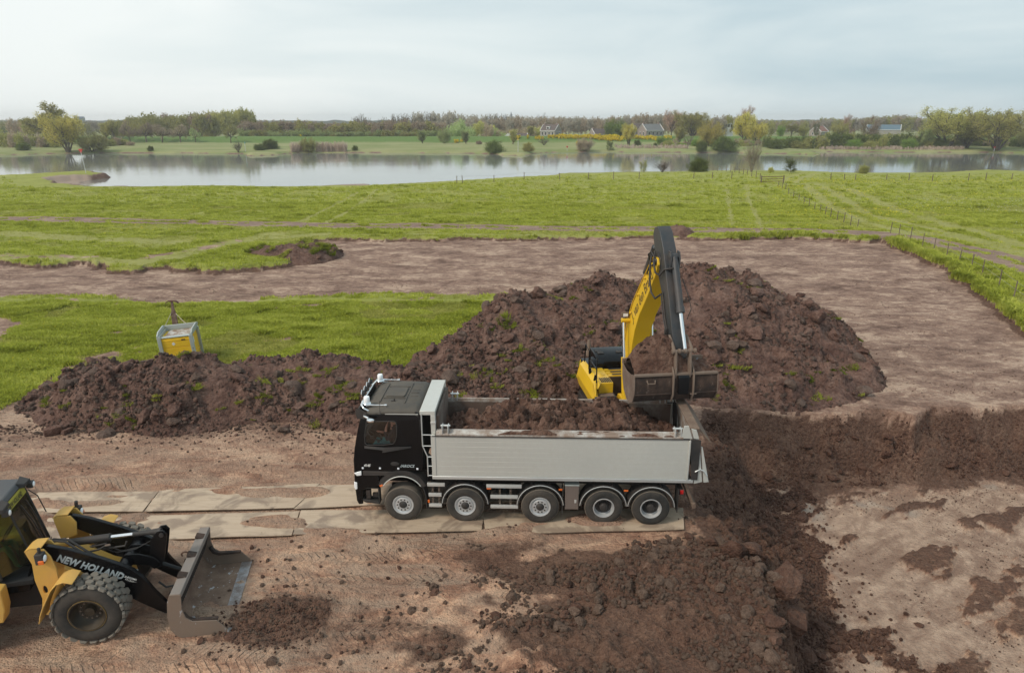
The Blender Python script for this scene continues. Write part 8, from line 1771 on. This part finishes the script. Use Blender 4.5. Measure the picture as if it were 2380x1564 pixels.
dots('dandelions', 'scattered dandelions in the island grass', 420, (-26, 0, 26, 40), lambda X, Y: (sdist(X, Y, ISLAND) > .3) * sstep(.4, .6, fbm(X * .4, Y * .4, 851, 2)), .030, M_DAND, .22)
dots('dandelions', 'dandelions spread over the near meadow', 2200, (-60, 60, 60, 125), lambda X, Y: mead(X, Y) * sstep(.5, .65, fbm(X * .08, Y * .2, 853, 3)), .065, M_DAND, .3)
dots('dandelions', 'yellow flower drift in the right meadow', 3600, (30, 110, 78, 130), lambda X, Y: mead(X, Y) * sstep(.45, .6, fbm(X * .05, Y * .16, 855, 3)) * (X > Y * .38), .085, M_DAND, .35)
dots('white_flowers', 'pale white flower drift in the right meadow', 2600, (36, 90, 56, 100), lambda X, Y: mead(X, Y) * sstep(.46, .6, fbm(X * .07, Y * .2, 857, 3)) * (X > Y * .55), .055, M_DAISY, .3)
# ================================================================== DRIVER
def person(parent_loc, rz, label, name='person'):
    V = [(0, 0, 0), (0, 0, .22), (0, 0, .42), (0, 0, .54), (0, 0, .62), (.01, 0, .70)]; Rr = [(.17, .15), (.15, .15), (.17, .13), (.07, .07), (.085, .09), (.08, .09)]; E_ = [(0, 1), (1, 2), (2, 3), (3, 4), (4, 5)]
    def chain(root, pts, rs_):
        prev = root
        for p, r in zip(pts, rs_): V.append(p); Rr.append((r, r)); E_.append((prev, len(V) - 1)); prev = len(V) - 1
        return prev
    for s in (1, -1):
        chain(0, [(.12, s * .10, -.02), (.50, s * .14, .06), (.62, s * .14, -.30), (.60, s * .14, -.40), (.74, s * .15, -.42)], [.10, .075, .055, .05, .045])
    lh = chain(2, [(0, .20, .40), (.16, .24, .18), (.19, .15, .44), (.17, .08, .56)], [.07, .05, .038, .032])
    rh = chain(2, [(0, -.20, .40), (.10, -.26, .12), (.34, -.18, .22), (.42, -.16, .26)], [.07, .05, .038, .032])
    for h_, d, u in ((lh, Vector((-.25, -.4, .85)).normalized(), Vector((0, 1, 0))), (rh, Vector((.9, .1, .2)).normalized(), Vector((0, 1, 0)))):
        b = Vector(V[h_])
        for k in range(4):
            o = u * (.028 - .019 * k); L = (.075, .085, .08, .065)[k]; chain(h_, [tuple(b + d * .04 + o), tuple(b + d * (.04 + L * .6) + o), tuple(b + d * (.04 + L) + o * .9 + Vector((-.012, 0, 0)))], [.011, .0095, .008])
        chain(h_, [tuple(b + d * .01 + u * .04 + Vector((.01, 0, 0))), tuple(b + d * .05 + u * .055 + Vector((.015, 0, 0)))], [.012, .010])
    me = bpy.data.meshes.new('body'); me.from_pydata(V, E_, []); o = bpy.data.objects.new('body', me); COL.objects.link(o)
    sk = o.modifiers.new('skin', 'SKIN'); sk.use_smooth_shade = True; sk.branch_smoothing = .3
    for i, r in enumerate(Rr): me.skin_vertices[0].data[i].radius = r
    me.skin_vertices[0].data[0].use_root = True
    sb = o.modifiers.new('sub', 'SUBSURF'); sb.levels = 1; sb.render_levels = 1
    M_SK = painted('skin', (.55, .26, .19), .55, dust=0); M_SH = painted('navy_shirt', (.012, .015, .028), .9, dust=0); M_JN = painted('teal_jeans', (.055, .24, .27), .9, dust=0); M_HR = painted('grey_hair', (.16, .12, .09), .9, dust=0)
    dg = bpy.context.evaluated_depsgraph_get(); m2 = bpy.data.meshes.new_from_object(o.evaluated_get(dg)); bpy.data.objects.remove(o); m2.name = 'body'
    for m in (M_SK, M_SH, M_JN): m2.materials.append(m)
    for p in m2.polygons:
        c = p.center; hand = (c - Vector((.17, .08, .56))).length < .17 or (c - Vector((.44, -.16, .27))).length < .12
        p.material_index = 0 if (c.z > .56 and abs(c.y) < .12) or hand else 2 if c.z < .10 and c.x > .05 or c.z < -.06 else 1
    e = empty('person', (0, 0, 0), 0, label, 'person'); e.matrix_world = parent_loc
    b = bpy.data.objects.new('body', m2); COL.objects.link(b); b.parent = e; b['label'] = 'navy sleeves, teal jeans'
    q = MB(); q.lathe([(0, .205), (.05, .195), (.085, .15), (.098, .09), (.095, .05)], (-.02, 0, .615), 'z', 14); q.build('hair', M_HR, e, smooth=True)
    q = MB(); q.cbox((.105, 0, .70), (.03, .025, .045)); q.build('nose', M_SK, e, bevel=.008)
    for s in (1, -1): MB().lathe([(0, .012), (.018, .006), (.02, 0)], (.01, s * .088, .70), 'y', 8).build('ear', M_SK, e, smooth=True); MB().cbox((.088, s * .032, .725), (.012, .022, .010)).build('eye', M_SH, e)
    MB().cbox((.088, 0, .655), (.012, .045, .008)).build('mouth', painted('lips', (.35, .10, .09), .6, dust=0), e)
    return e
person(TM @ Matrix.Translation((.26, .74, 2.20)), 0, 'driver in navy sleeves and teal jeans behind the side window of the truck')
person(Matrix.Translation(loader.location) @ Matrix.Rotation(LRZ, 4, 'Z') @ _AR @ Matrix.Translation((-2.25, 0, 1.86)), 0, 'loader operator with teal trousers sitting behind the tinted windscreen')
# ================================================================== HAZE
hz = MB(); hz.box(-1500, 1500, -30, 2450, -5.6, 32)
t = NT('haze'); t.t.nodes.remove(t.b); pv = t.n('ShaderNodeVolumePrincipled'); pv.inputs['Color'].default_value = (1, 1, 1, 1); pv.inputs['Density'].default_value = .00030; pv.inputs['Anisotropy'].default_value = .2
t.l(pv.outputs[0], t.out.inputs['Volume']); hzo = hz.build('haze', t.m); hzo['kind'] = 'stuff'; hzo['label'] = 'thin pale haze over the river plain'; hzo.display_type = 'WIRE'
